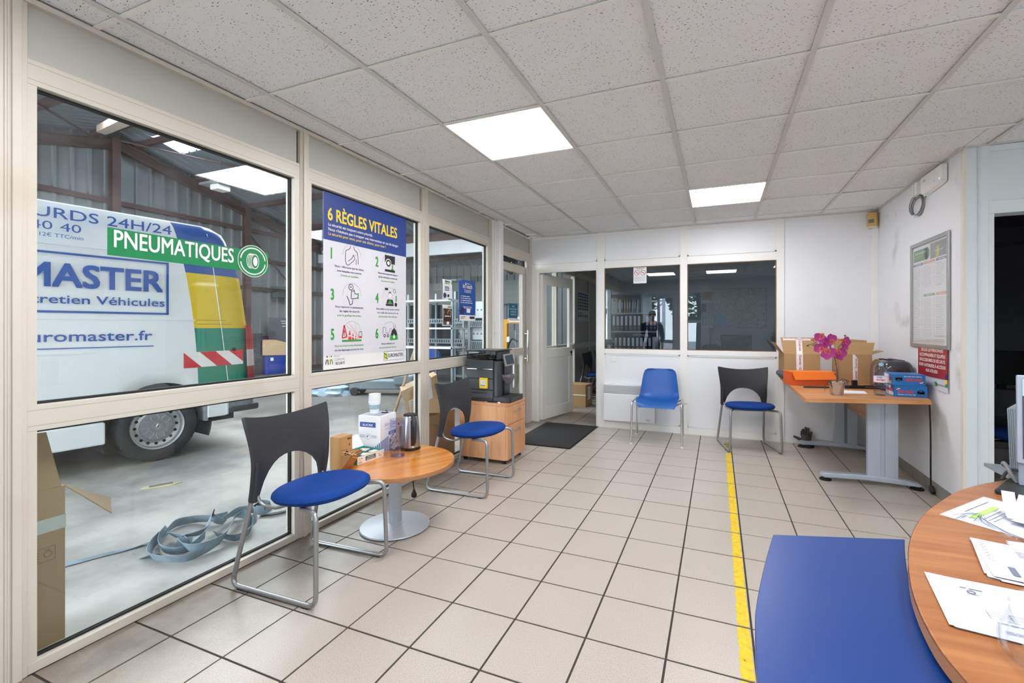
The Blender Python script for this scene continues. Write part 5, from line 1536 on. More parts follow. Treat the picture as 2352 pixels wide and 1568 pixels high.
b = MB(); b.add([(0.2, 0.04, 0.37), (0.2, 0.075, 0.37), (0.2, 0.085, 0.335), (0.2, 0.07, 0.33), (0.197, 0.04, 0.37), (0.197, 0.075, 0.37), (0.197, 0.085, 0.335), (0.197, 0.07, 0.33)], [(0, 1, 2, 3), (7, 6, 5, 4), (0, 4, 5, 1), (1, 5, 6, 2), (2, 6, 7, 3), (3, 7, 4, 0)])
b.build('hanging_label', plain('torn_label', '#b9bcc0', 0.6), t, smooth=False)

# ------------------------------------------------------------------ round coffee table
TC = Vector((-1.80, 2.22, 0)); TH = 0.40
tb = thing('round_table', 'round wood-topped coffee table on a grey column by the second window', 'table', TC)
M_TWOOD = wood('orange_cherry_laminate', '#e8992e', '#b56712', 'Y', 0.22, 1.0, 0.5)
b = MB(); b.lathe([(0.0, 0.0), (0.343, 0.0), (0.350, 0.006), (0.350, 0.0245), (0.3485, 0.026), (0.0, 0.026)], 72, (0, 0, TH - 0.026), cap=False)
o = b.build('tabletop', M_TWOOD, tb); o.rotation_euler = (0, 0, R(-25))
b = MB(); b.lathe([(0.3505, 0.001), (0.3515, 0.004), (0.3515, 0.021), (0.3505, 0.0245)], 72, (0, 0, TH - 0.026), cap=False)
b.build('edge_band', plain('edge_band', '#a8764f', 0.5, 0.12, 20), tb)
M_GREYMET = plain('light_grey_metal', '#b3bac2', 0.42, 0.04, 5, metal=0.25)
MB().lathe([(0.038, 0.03), (0.038, TH - 0.026)], 28, cap=True).build('column', M_GREYMET, tb)
b = MB(); b.lathe([(0.0, 0.003), (0.198, 0.003), (0.204, 0.008), (0.200, 0.014), (0.12, 0.024), (0.045, 0.032), (0.042, 0.036), (0.0, 0.036)], 64, cap=False)
b.build('base_plate', M_GREYMET, tb)
MB().lathe([(0.195, 0.0), (0.196, 0.004)], 48).build('base_ring', M_BLACK, tb)
MB().box(-0.15, -0.02, TH - 0.036, 0.15, 0.02, TH - 0.026).box(-0.02, -0.15, TH - 0.036, 0.02, 0.15, TH - 0.026).build('support_cross', M_GREYMET, tb, smooth=False)

# things on the table
M_PAPERW = plain('white_card', '#eef0f3', 0.55, 0.02, 6)
wbx = thing('sugar_box', 'white and blue dispenser box of sugar sticks on the round table', 'box', (-2.06, 2.365, TH), R(5))
BX, BY, BH = 0.082, 0.085, 0.235
MB().box(-BX, -BY, 0.0, BX, BY, BH).build('carton', M_PAPERW, wbx, smooth=False, bevel=0.002)
fx_ = PL((BX, -BY, 0), (0, 1, 0), (0, 0, 1), 0.0006)          # right face, towards the room
fy_ = PL((-BX, -BY, 0), (1, 0, 0), (0, 0, 1), 0.0006)         # face towards the camera
mb = MB()
for k in range(7):
    x = 0.002 + k * 0.0125
    fx_.rect(mb, x, 0.002, x + 0.007, 0.075 + 0.045 * (x / 0.17))
for k in range(6):
    x = 0.16 - k * 0.0125
    fy_.rect(mb, x - 0.007, 0.002, x, 0.068 - k * 0.011)
fx_.rect(mb, 0.088, 0.10, 0.165, 0.122)
fx_.rect(mb, 0.05, 0.145, 0.155, 0.1465, 0)
fy_.rect(mb, 0.012, 0.163, 0.130, 0.195)
for pl, cx_ in ((fx_, 0.108), (fy_, 0.075)):
    z = 0.172 if pl is fx_ else 0.105
    pl.ring(mb, cx_, z, 0.018, 0.0192); pl.line(mb, [(cx_ - 0.01, z - 0.006), (cx_ - 0.002, z + 0.006), (cx_ - 0.004, z + 0.001)], 0.006); pl.line(mb, [(cx_ + 0.003, z + 0.002), (cx_ + 0.010, z + 0.010)], 0.002)
    for sg in (-1, 1):
        for k in range(4): pl.squiggle(mb, cx_ + (0.023 if sg > 0 else -0.063), z - 0.008 + k * 0.005, 0.04, 0.004, 0, k)
mb.build('blue_print', plain('packaging_blue', '#2b57a7', 0.5, 0.06, 9), wbx, smooth=False, fix=False)
mb = MB(); fy_.text(mb, 'SUCRE', 0.071, 0.171, 0.013, 0.075, 'C', 0.02, 0.0005); fx_.text(mb, 'SUCRE', 0.126, 0.106, 0.010, 0.05, 'C', 0.02, 0.0005)
mb.build('white_lettering', M_VWH, wbx, smooth=False, fix=False)
mb = MB()
fx_.poly(mb, [(0.094, 0.008), (0.165, 0.008), (0.165, 0.095), (0.135, 0.098), (0.094, 0.075)], 0.0003); mb.build('opening', plain('box_inside', '#8b857c', 0.8, 0.2, 30), wbx, smooth=False, fix=False)
MB().box(BX, 0.005, 0.001, BX + 0.05, BY, 0.004).box(BX + 0.047, 0.005, 0.001, BX + 0.05, BY, 0.02).build('tray_lip', plain('packaging_blue_dark', '#2f3f66', 0.5), wbx, smooth=False)
rr = random.Random(11)
b = MB()
for k in range(26):
    z = 0.012 + rr.random() * 0.075
    x = BX + 0.004 + (0.012 if z > 0.03 else rr.random() * 0.035); y = 0.015 + rr.random() * 0.055
    a, e = rr.uniform(-0.9, 0.9), rr.uniform(-0.4, 0.4)
    M = Matrix.Translation((x, y, z)) @ Matrix.Rotation(a, 4, 'X') @ Matrix.Rotation(e, 4, 'Z')
    b.box(-0.003, -0.024, -0.0035, 0.003, 0.024, 0.0035, M)
o = b.build('sugar_sticks', plain('paper_sticks', '#ddd6c8', 0.6, 0.2, 50), wbx, smooth=False); o['kind'] = 'stuff'
MB().box(-BX + 0.012, -BY + 0.012, BH, BX - 0.012, BY - 0.012, BH + 0.0008).build('perforated_lid', plain('perforated_card', '#9aa0ad', 0.6, 0.25, 150), wbx, smooth=False)
# cups
cup0 = None
for k in range(7):
    z = TH + BH + 0.0015 + k * 0.0085
    lab = ('white paper cup with pale blue leaf band, lowest of the stack on the sugar box' if k == 0 else 'white paper cup topmost of the stack on the sugar box' if k == 6 else 'white paper cup, %s from the bottom of the stack on the sugar box' % ORD(k))
    if k == 0:
        cup0 = thing('paper_cup', lab, 'cup', (-2.085, 2.365, z), 0, 'stacked paper cups')
        MB().lathe([(0.0, 0.0), (0.0255, 0.0), (0.0375, 0.074), (0.0365, 0.074), (0.0248, 0.0015), (0.0, 0.0015)], 28, cap=False).build('cup_wall', M_PAPERW, cup0)
        MB().tube([(0.0377 * math.cos(a), 0.0377 * math.sin(a), 0.0745) for a in [2 * math.pi * q / 28 for q in range(28)]], 0.0013, 6, closed=True).build('rim', M_PAPERW, cup0)
        rows = [[(0.0256 + 0.012 * z_ / 0.074 + 0.0003, z_)] for z_ in (0.026, 0.058)]
        b = MB(); b.lathe([(0.0302, 0.028), (0.0353, 0.058)], 28, cap=False)
        b.build('leaf_band', plain('pale_blue_leaf_print', '#9fbcc6', 0.6, 0.5, 120), cup0)
    else:
        c_ = dup(cup0, (-2.085 + 0.0004 * k, 2.365, z), 0.7 * k, lab)
kx = thing('black_clip', 'small black plastic clip with white tag lying beside the cups', 'clip', (-2.035, 2.405, TH + BH + 0.001), R(20))
MB().lathe([(0.0, 0.0), (0.020, 0.0), (0.022, 0.003), (0.020, 0.006), (0.0, 0.007)], 20, cap=False).build('disc', M_BLACK, kx)
MB().box(-0.012, -0.008, 0.007, 0.012, 0.008, 0.008).build('tag', M_PAPERW, kx, smooth=False)
MB().box(0.0, 0.012, 0.002, 0.006, 0.02, 0.014).build('lug', M_BLACK, kx, smooth=False)

tea = thing('tea_box', 'open teal tea bag box with printed white front on the round table', 'box', (-2.01, 2.158, TH), R(-4))
TX_, TY_, TZ_ = 0.085, 0.104, 0.046
b = MB(); b.box(-TX_, -TY_, 0, TX_, TY_, 0.003)
for a in ((-TX_, -TY_, -TX_ + 0.003, TY_), (TX_ - 0.003, -TY_, TX_, TY_), (-TX_, -TY_, TX_, -TY_ + 0.003), (-TX_, TY_ - 0.003, TX_, TY_)): b.box(a[0], a[1], 0, a[2], a[3], TZ_)
b.build('tray', plain('teal_card', '#3d9594', 0.6, 0.06, 8), tea, smooth=False)
b = MB()
for y in (-0.035, 0.035): b.box(-TX_, y - 0.002, 0.003, TX_, y + 0.002, 0.036)
b.box(-0.002, -TY_, 0.003, 0.002, TY_, 0.036)
b.build('dividers', plain('teal_card_dark', '#357f80', 0.6, 0.06, 8), tea, smooth=False)
tl = MB(); tl.add([(-TX_, -TY_, TZ_), (-TX_, TY_, TZ_), (-TX_ - 0.055, TY_, TZ_ + 0.075), (-TX_ - 0.055, -TY_, TZ_ + 0.075), (-TX_ - 0.003, -TY_, TZ_), (-TX_ - 0.003, TY_, TZ_), (-TX_ - 0.058, TY_, TZ_ + 0.074), (-TX_ - 0.058, -TY_, TZ_ + 0.074)], [(0, 1, 2, 3), (4, 7, 6, 5), (0, 4, 5, 1), (1, 5, 6, 2), (2, 6, 7, 3), (3, 7, 4, 0)])
tl.add([(-TX_ - 0.055, -TY_, TZ_ + 0.075), (-TX_ - 0.055, TY_, TZ_ + 0.075), (-TX_ - 0.035, TY_, TZ_ + 0.090), (-TX_ - 0.035, -TY_, TZ_ + 0.090)], [(0, 1, 2, 3)])
tl.build('lid', M_PAPERW, tea, smooth=False, fix=False)
tp_ = PL((TX_, -TY_, 0), (0, 1, 0), (0, 0, 1), 0.0006)
mb = MB(); tp_.rect(mb, 0.001, 0.0005, 2 * TY_ - 0.001, TZ_ - 0.0005); mb.build('front_label', plain('cream_label', '#ece3d8', 0.6, 0.04, 20), tea, smooth=False, fix=False)
mb = MB(); tp_.rect(mb, 0.062, 0.010, 0.142, 0.036, 0.0004); mb.build('name_plate', plain('bottle_green', '#2f5f4c', 0.6), tea, smooth=False, fix=False)
mb = MB(); tp_.text(mb, 'INFUSION', 0.102, 0.025, 0.007, 0.05, 'C', 0.02, 0.0008); tp_.text(mb, 'BIOLOGIQUE', 0.102, 0.014, 0.007, 0.06, 'C', 0.02, 0.0008); mb.build('white_lettering', M_VWH, tea, smooth=False, fix=False)
mb = MB()
rr = random.Random(4)
for c0 in (0.022, 0.178):
    for k in range(16): tp_.disc(mb, c0 + rr.uniform(-0.016, 0.016), 0.020 + rr.uniform(-0.016, 0.018), 0.0035, 0.0005, 7, 0.0018)
mb.build('leaf_print', plain('herb_print', '#7d8445', 0.6, 0.4, 60), tea, smooth=False, fix=False)
bag0 = None
BAGL = ['wrapped tea bag in the %s compartment of the teal box' % q for q in ('near back', 'middle back', 'middle front', 'far back', 'far front')]
for k, (x, y, a) in enumerate(((-0.045, -0.068, 0.3), (-0.05, 0.0, -0.4), (0.045, 0.0, 0.5), (-0.045, 0.07, 0.2), (0.04, 0.07, -0.2))):
    z = TH + 0.012
    w_ = tea.matrix_basis @ Vector((x, y, 0.034))
    if bag0 is None:
        bag0 = thing('tea_bag', BAGL[0], 'tea bag', w_, a, 'tea bags in the teal box')
        o = MB().box(-0.026, -0.024, -0.003, 0.026, 0.024, 0.003).build('sachet', plain('paper_sachet', '#e6dfce', 0.6, 0.06, 30), bag0, smooth=False, bevel=0.0015)
        MB().box(0.005, -0.008, 0.003, 0.02, 0.002, 0.0036).build('print_patch', M_YEL, bag0, smooth=False)
    else: dup(bag0, w_, a, BAGL[k])

kb = thing('stirrer_box', 'brown kraft dispenser box of wooden stirrers at the window edge of the table', 'box', (-1.975, 1.975, TH), R(3))
M_KRAFT = plain('kraft_card', '#b58a58', 0.8, 0.06, 8)
MB().box(-0.04, -0.047, 0, 0.033, 0.047, 0.185).build('carton', M_KRAFT, kb, smooth=False, bevel=0.0015)
b = MB(); b.add([(0.033, -0.047, 0.0), (0.033, 0.047, 0.0), (0.105, 0.047, 0.105), (0.105, -0.047, 0.09), (0.033, -0.047, 0.085), (0.033, 0.047, 0.10)], [(0, 3, 2, 1), (0, 4, 3), (1, 2, 5)])
b.build('chute', M_KRAFT, kb, smooth=False, fix=False)
mb = MB(); kp = PL((0.033, -0.047, 0), (0, 1, 0), (0, 0, 1), 0.0006)
kp.text(mb, 'Stirrers', 0.07, 0.163, 0.011, 0.03, 'C', 0.02); kp.poly(mb, [(0.066, 0.138), (0.075, 0.137), (0.073, 0.126), (0.067, 0.128)]); kp.line(mb, [(0.071, 0.160), (0.071, 0.138)], 0.0006); kp.squiggle(mb, 0.01, 0.108, 0.045, 0.004); kp.squiggle(mb, 0.01, 0.114, 0.012, 0.004)
kp.disc(mb, 0.047, 0.088, 0.014, 0.0, 18)
mb.build('black_print', M_BLK, kb, smooth=False, fix=False)
rr = random.Random(8)
b = MB()
for k in range(30):
    M = Matrix.Translation((0.06 + rr.uniform(-0.01, 0.02), rr.uniform(-0.03, 0.03), 0.082 + rr.uniform(-0.015, 0.018))) @ Matrix.Rotation(rr.uniform(-0.5, 0.5), 4, 'Z') @ Matrix.Rotation(rr.uniform(-0.5, 0.2), 4, 'Y')
    b.box(-0.035, -0.0028, -0.0008, 0.04, 0.0028, 0.0008, M)
o = b.build('wooden_stirrers', plain('birch_stirrer', '#dcb98a', 0.6, 0.1, 30), kb, smooth=False); o['kind'] = 'stuff'

cyl = thing('clear_cylinder', 'tall clear plastic cup dispenser tube standing open on the round table', 'tube', (-1.845, 2.300, TH))
M_CLEAR = glass('clear_violet_plastic', (0.90, 0.89, 0.96), 1.5)
b = MB(); b.lathe([(0.0, 0.002), (0.044, 0.002), (0.046, 0.228), (0.0435, 0.228), (0.0415, 0.004), (0.0, 0.004)], 40, cap=False)
b.build('tube_wall', M_CLEAR, cyl)
MB().tube([(0.0462 * math.cos(a), 0.0462 * math.sin(a), 0.192) for a in [2 * math.pi * k / 36 for k in range(36)]], 0.0012, 6, closed=True).build('fill_ring', plain('violet_ring', '#6c69a5', 0.3), cyl)
MB().lathe([(0.043, 0.0), (0.045, 0.0015), (0.043, 0.003)], 40, cap=False).build('base_ring', plain('violet_ring', '#6c69a5', 0.3), cyl)
MB().box(0.030, -0.036, 0.20, 0.033, -0.031, 0.215).build('stop_tab', M_BLACK, cyl, smooth=False)

kt = thing('kettle', 'brushed steel electric kettle with black handle on the round table', 'kettle', (-1.872, 2.462, TH), R(-38))
MB().lathe([(0.0, 0.0), (0.062, 0.0), (0.064, 0.006), (0.061, 0.018), (0.0, 0.018)], 40, cap=False).build('base', M_BLACK, kt)
MB().lathe([(0.0, 0.018), (0.0605, 0.018), (0.061, 0.03), (0.0585, 0.09), (0.053, 0.17), (0.0485, 0.214), (0.046, 0.219), (0.0, 0.219)], 44, cap=False).build('body', M_STEEL, kt)
MB().lathe([(0.0, 0.219), (0.046, 0.219), (0.045, 0.227), (0.036, 0.231), (0.0, 0.232)], 40, cap=False).build('lid', M_BLACK, kt)
b = MB(); b.tube(bez([(0.048, 0, 0.212), (0.072, 0, 0.212), (0.092, 0, 0.185), (0.096, 0, 0.13), (0.087, 0, 0.07), (0.066, 0, 0.045)], 36), [0.013] * 36 + [0.012], 12)
b.build('handle', plain('black_handle', '#26282b', 0.35, 0.05, 9), kt, ang=60)
MB().box(0.040, -0.014, 0.03, 0.064, 0.014, 0.2).build('handle_strip', plain('black_handle', '#26282b', 0.35), kt, smooth=False, bevel=0.006)
MB().ball((0.093, 0, 0.185), 0.011, (0.4, 1, 1)).build('lid_button', M_STEEL, kt)
MB().add([(-0.046, -0.018, 0.21), (-0.046, 0.018, 0.21), (-0.068, 0.0, 0.212), (-0.05, 0.0, 0.15)], [(0, 2, 1), (0, 3, 2), (1, 2, 3), (0, 1, 3)]).build('spout', M_STEEL, kt)
pg = thing('plug_cord', 'black power cord with plug hanging below the round table', 'cord', (-1.80, 2.40, 0))
MB().tube(bez([(0.0, 0.0, TH - 0.027), (0.004, 0.004, 0.30), (-0.004, -0.002, 0.22), (0.002, 0.0, 0.165)], 20), 0.0035, 8).build('cord', M_BLACK, pg)
b = MB(); b.lathe([(0.006, 0.05), (0.010, 0.035), (0.017, 0.022), (0.018, 0.006), (0.014, 0.0)], 18, (0.002, 0, 0.115)); b.build('plug', M_BLACK, pg)
b = MB(); b.cyl((-0.006, 0, 0.098), (-0.006, 0, 0.116), 0.0024, n=8).cyl((0.010, 0, 0.098), (0.010, 0, 0.116), 0.0024, n=8); b.build('pins', M_STEEL, pg)

# ------------------------------------------------------------------ drawer cabinet and coffee machine
cb = thing('drawer_cabinet', 'beech drawer cabinet under the coffee machine beside the column', 'cabinet', (-1.93, 3.76, 0))
M_BEECH = wood('beech_laminate', '#e6b184', '#c98d5d', 'Z', 0.4, 0.8, 0.15)
M_BEECHH = wood('beech_laminate_flat', '#dca271', '#bf8150', 'X', 0.4, 0.8, 0.15)
CW, CD, CH_ = 0.24, 0.195, 0.53
MB().box(-CW, -CD, 0.035, CW - 0.018, CD, CH_ - 0.022).build('carcass', M_BEECH, cb, smooth=False, bevel=0.001)
MB().box(-CW - 0.003, -CD - 0.003, CH_ - 0.022, CW + 0.002, CD + 0.003, CH_).build('top', M_BEECHH, cb, smooth=False, bevel=0.0015)
for nm, z0, z1 in (('drawer', 0.345, CH_ - 0.025), ('drawer', 0.040, 0.340)):
    dr = MB().box(CW - 0.017, -CD + 0.001, z0, CW, CD - 0.001, z1).build(nm, M_BEECH, cb, smooth=False, bevel=0.001)
    zz = z1 - 0.055
    hb = MB(); hb.tube(fillet([(CW, -0.055, zz), (CW + 0.022, -0.055, zz), (CW + 0.022, 0.055, zz), (CW, 0.055, zz)], 0.012), 0.0055, 10)
    o = hb.build('handle', plain('satin_handle', '#a9aaab', 0.3, 0.03, 5, metal=0.7), dr)
o = MB().cyl((CW, 0.145, 0.475), (CW + 0.003, 0.145, 0.475), 0.011, n=18).build('lock', M_STEEL, cb)
for x in (-0.2, 0.19):
    for y in (-0.16, 0.16): MB().cyl((x, y, 0.0), (x, y, 0.036), 0.018, n=14).build('foot', M_BLACK, cb)

cm = thing('coffee_machine', 'dark grey bean coffee machine with yellow counter on the drawer cabinet', 'coffee machine', (-1.985, 3.765, CH_))
M_CMG = plain('anthracite_plastic', '#3f4347', 0.42, 0.05, 7, bmp=0.06, bscale=300)
M_CMD = plain('black_plastic', '#1d1f21', 0.3, 0.06, 7)
bz = [0.03, 0.105, 0.205, 0.29, 0.375]
for z0, z1 in zip(bz, bz[1:]):
    MB().box(-0.145, -0.145, z0 + 0.001, 0.125, 0.145, z1 - 0.001).build('side_panel', M_CMG, cm, smooth=False, bevel=0.004)
MB().box(-0.142, -0.142, 0.0, 0.12, 0.142, 0.032).build('plinth', M_CMD, cm, smooth=False, bevel=0.003)
MB().box(0.125, -0.135, 0.04, 0.165, 0.135, 0.365).build('front_block', M_CMG, cm, smooth=False, bevel=0.010)
MB().box(-0.140, -0.1455, 0.2893, -0.04, -0.144, 0.2945).box(0.01, -0.1455, 0.2893, 0.12, -0.144, 0.2945).build('bright_strip', M_CHROME, cm, smooth=False)
MB().box(-0.146, -0.146, 0.376, 0.14, 0.146, 0.452).build('bean_hopper', glass('smoky_plastic', (0.42, 0.45, 0.5), 1.5), cm, smooth=False, bevel=0.006)
rr = random.Random(2)
b = MB()
for k in range(160): b.ball((rr.uniform(-0.13, 0.11), rr.uniform(-0.13, 0.13), 0.385 + 0.02 * rr.random()), 0.011, (1, 0.7, 0.6), 6, 4)
o = b.build('coffee_beans', plain('roasted_beans', '#3a2a24', 0.4, 0.3, 30), cm); o['kind'] = 'stuff'
MB().box(-0.150, -0.150, 0.452, 0.175, 0.150, 0.463).build('lid', M_CMD, cm, smooth=False, bevel=0.004)
MB().box(0.14, -0.12, 0.375, 0.17, 0.12, 0.452).build('front_upper', M_CMD, cm, smooth=False, bevel=0.006)
b = MB()
for k in range(18): b.box(-0.125 + k * 0.0105, -0.1462, 0.07, -0.119 + k * 0.0105, -0.1448, 0.083)
o = b.build('air_slots', M_DARK, cm, smooth=False)
o = MB().box(0.0, -0.1458, 0.098, 0.05, -0.1448, 0.101).build('badge', M_DARK, cm, smooth=False)
ct = MB().box(-0.005, -0.165, 0.118, 0.078, -0.145, 0.214).build('yellow_counter', plain('yellow_plastic', '#e9c615', 0.4, 0.03, 9), cm, smooth=False, bevel=0.006)
mb = MB(); cp = PL((-0.005, -0.165, 0.118), (1, 0, 0), (0, 0, 1), 0.0008)
cp.rect(mb, 0.015, 0.024, 0.066, 0.076); mb.build('counter_label', plain('counter_label', '#d9dcdf', 0.4), ct, smooth=False, fix=False)
mb = MB(); cp.rect(mb, 0.017, 0.026, 0.062, 0.034, 0.0005); cp.squiggle(mb, 0.036, 0.06, 0.026, 0.006, 0.0005, 2); cp.squiggle(mb, 0.036, 0.05, 0.026, 0.006, 0.0005, 4); mb.build('counter_print', plain('grey_print', '#6d7177', 0.5), ct, smooth=False, fix=False)
MB().box(0.12, -0.138, 0.0, 0.295, 0.138, 0.048).build('drip_tray', M_CMD, cm, smooth=False, bevel=0.005)
b = MB()
for k in range(14): b.box(0.175, -0.115 + k * 0.0165, 0.048, 0.285, -0.109 + k * 0.0165, 0.051)
b.build('tray_grille', plain('dark_grille', '#3a3a38', 0.35, metal=0.5), cm, smooth=False)
b = MB(); b.add([(0.165, -0.045, 0.215), (0.255, -0.045, 0.215), (0.255, 0.045, 0.215), (0.165, 0.045, 0.215), (0.185, -0.018, 0.155), (0.235, -0.018, 0.155), (0.235, 0.018, 0.155), (0.185, 0.018, 0.155), (0.165, -0.045, 0.235), (0.245, -0.04, 0.24), (0.245, 0.04, 0.24), (0.165, 0.045, 0.235)], [(8, 9, 10, 11), (4, 7, 6, 5), (0, 1, 5, 4), (1, 2, 6, 5), (2, 3, 7, 6), (3, 0, 4, 7), (0, 8, 9, 1), (1, 9, 10, 2), (2, 10, 11, 3), (3, 11, 8, 0)])
b.build('outlet', plain('grey_spout', '#6a6468', 0.35), cm, smooth=False)
MB().box(0.165, -0.03, 0.05, 0.185, 0.03, 0.34).build('front_column', M_CMD, cm, smooth=False)
SM = Matrix.Translation((0.205, 0.015, 0.37)) @ Matrix.Rotation(R(-14), 4, 'Y') @ Matrix.Rotation(R(-22), 4, 'Z')
scn = MB().box(-0.008, -0.062, -0.055, 0.012, 0.062, 0.055, SM).build('screen', plain('grey_bezel', '#8d8887', 0.35, 0.03), cm, smooth=False, bevel=0.003)
MB().box(0.0122, -0.048, -0.042, 0.0132, 0.048, 0.042, SM).build('display', plain('dark_display', '#30434a', 0.15, 0.3, 60), scn, smooth=False)
MB().box(0.14, -0.02, 0.33, 0.20, 0.03, 0.38).build('screen_arm', M_CMD, cm, smooth=False, bevel=0.004)
usb = thing('cable_lead', 'short black cable lead lying at the front of the beech cabinet top', 'cable', (-1.86, 3.60, CH_))
MB().tube([(-0.05, 0.0, 0.004), (0.0, -0.006, 0.004), (0.06, 0.0, 0.004)], 0.0035, 8).build('lead', M_BLACK, usb)
MB().box(0.06, -0.005, 0.0005, 0.085, 0.006, 0.008).box(-0.066, -0.003, 0.0015, -0.05, 0.003, 0.007).build('connectors', M_STEEL, usb, smooth=False)
mt_ = thing('door_mat', 'black ribbed entrance mat before the open office door', 'mat', (0, 0, 0))
MB().prism([(-1.985, 5.345), (-1.345, 5.345), (-1.355, 4.275), (-1.985, 4.275)], 0.0006, 0.009).build('pile', plain('black_carpet', '#2b2b2c', 0.95, 0.35, 160, bmp=0.9, bscale=420), mt_, smooth=False)
b = MB(); b.prism([(-1.998, 5.358), (-1.332, 5.358), (-1.342, 4.262), (-1.998, 4.262)], 0.0004, 0.004); b.build('rubber_border', M_BLACK, mt_, smooth=False)
# ------------------------------------------------------------------ desk in the right corner
DH = 0.69
dk = thing('desk', 'beech-topped desk with grey metal legs in the white corner', 'desk', (0, 0, 0))
M_DESK = wood('desk_beech', '#d9a06a', '#b9793f', 'X', 0.4, 0.7, 0.15)
top = [(0.578, 3.735), (1.372, 3.95), (1.428, 4.22), (1.432, 5.325), (0.60, 5.325)]
MB().prism(top, DH - 0.028, DH).build('desk_top', M_DESK, dk, smooth=False, bevel=0.0015)
M_LEG = plain('grey_leg_metal', '#b4bfcb', 0.42, 0.03, 5, metal=0.15, dirt=('#8d949b', 0.68, 0.85, 9))
for k, (yc, yf) in enumerate(((4.175, 4.09), (5.235, 5.15))):
    b = MB()
    b.box(1.055, yc - 0.02, 0.06, 1.14, yc + 0.02, DH - 0.03).box(1.165, yc - 0.02, 0.06, 1.248, yc + 0.02, DH - 0.03)
    b.build('leg_column', M_LEG, dk, smooth=False, bevel=0.004)
    MB().box(1.14, yc - 0.012, 0.06, 1.165, yc + 0.02, DH - 0.03).build('cable_slot', plain('slot_shade', '#7d8894', 0.5) if k else M_LEG, dk, smooth=False)
    MB().box(0.93, yc - 0.035, DH - 0.045, 1.33, yc + 0.035, DH - 0.028).build('bracket', M_LEG, dk, smooth=False, bevel=0.004)
    pr = [(0.75, 0.035), (0.752, 0.05), (0.775, 0.062), (0.95, 0.072), (1.15, 0.074), (1.28, 0.062), (1.37, 0.045), (1.39, 0.033), (1.37, 0.024), (1.25, 0.03), (1.05, 0.036), (0.85, 0.03), (0.78, 0.024)]
    vs = [(x, yc - 0.032, z) for x, z in pr] + [(x, yc + 0.032, z) for x, z in pr]
    n = len(pr)
    b = MB(); b.add(vs, [tuple(range(n)), tuple(range(2 * n - 1, n - 1, -1))] + [(i, n + i, n + (i + 1) % n, (i + 1) % n) for i in range(n)])
    b.build('foot', M_LEG, dk, smooth=False, bevel=0.006)
    for x in (0.785, 1.365):
        MB().cyl((x, yc, 0.0), (x, yc, 0.010), 0.042, n=24).cyl((x, yc, 0.010), (x, yc, 0.03), 0.026, n=20).build('foot_pad', M_BLACK, dk)
b = MB(); b.add([(1.162, 4.2, DH - 0.03), (1.162, 5.21, DH - 0.03), (1.162, 5.21, 0.42), (1.162, 4.2, 0.42), (1.178, 4.2, DH - 0.03), (1.178, 5.21, DH - 0.03), (1.178, 5.21, 0.42), (1.178, 4.2, 0.42)], [(0, 3, 2, 1), (4, 5, 6, 7), (0, 1, 5, 4), (1, 2, 6, 5), (2, 3, 7, 6), (3, 0, 4, 7)])
b.build('modesty_panel', wood('modesty_beech', '#c99a76', '#b08059', 'Y', 0.5, 0.8, 0.1), dk, smooth=False)

def dp(x, y, z=DH): return OZ(x, y, z)
M_GTAPE = plain('white_printed_tape', '#ece9ea', 0.35, 0.02, 9)
M_GRED = plain('tape_red_print', '#b8323a', 0.5, 0.05)
# right carton, its flaps open
c0, c1 = dp(1925, 880), dp(2000, 882)
bx = thing('open_carton', 'open brown carton with one white tape strip at the right end of the desk', 'box', (c0.x, c0.y, DH), R(2))
w2 = (c1 - c0).length
d2_, h2 = 0.20, 0.265
def carton(o, w, d, h, fl):
    b = MB()
    t = 0.004
    b.box(0, 0, 0, w, t, h).box(0, d - t, 0, w, d, h).box(0, 0, 0, t, d, h).box(w - t, 0, 0, w, d, h).box(0, 0, 0, w, d, t)
    b.build('walls', M_CARD, o, smooth=False)
    for nm, pts in fl:
        q = MB(); q.sheet([[pts[0], pts[1]], [pts[3], pts[2]]], 0.0035); q.build(nm, M_CARD, o, smooth=False)
carton(bx, w2, d2_, h2, [('back_flap', [(0.02, d2_, h2), (w2, d2_, h2), (w2 + 0.03, d2_ + 0.03, h2 + 0.12), (0.02, d2_ + 0.03, h2 + 0.14)]),
                          ('front_flap', [(w2 * 0.28, 0, h2), (w2, 0, h2), (w2 + 0.035, 0.045, h2 + 0.105), (w2 * 0.40, 0.05, h2 + 0.105)]),
                          ('side_flap', [(w2, 0.01, h2), (w2, d2_ - 0.01, h2), (w2 + 0.09, d2_ - 0.02, h2 + 0.03), (w2 + 0.09, 0.02, h2 + 0.03)])])
mb = MB(); pl = PL((0, 0, 0), (1, 0, 0), (0, 0, 1), 0.0008)
pl.poly(mb, [(w2 * 0.44, 0.01), (w2 * 0.58, 0.01), (w2 * 0.585, h2 - 0.04), (w2 * 0.50, h2 - 0.002), (w2 * 0.435, h2 - 0.002)]); mb.build('tape_strip', M_GTAPE, bx, smooth=False, fix=False)
mb = MB(); pv = PL((w2 * 0.53, 0, 0), (0, 0, 1), (-1, 0, 0), 0.0014); pv.text(mb, 'Guernet · Guernet', 0.03, -0.008, 0.017, 0.20, 'L', 0.02); mb.build('tape_print', M_GRED, bx, smooth=False, fix=False)
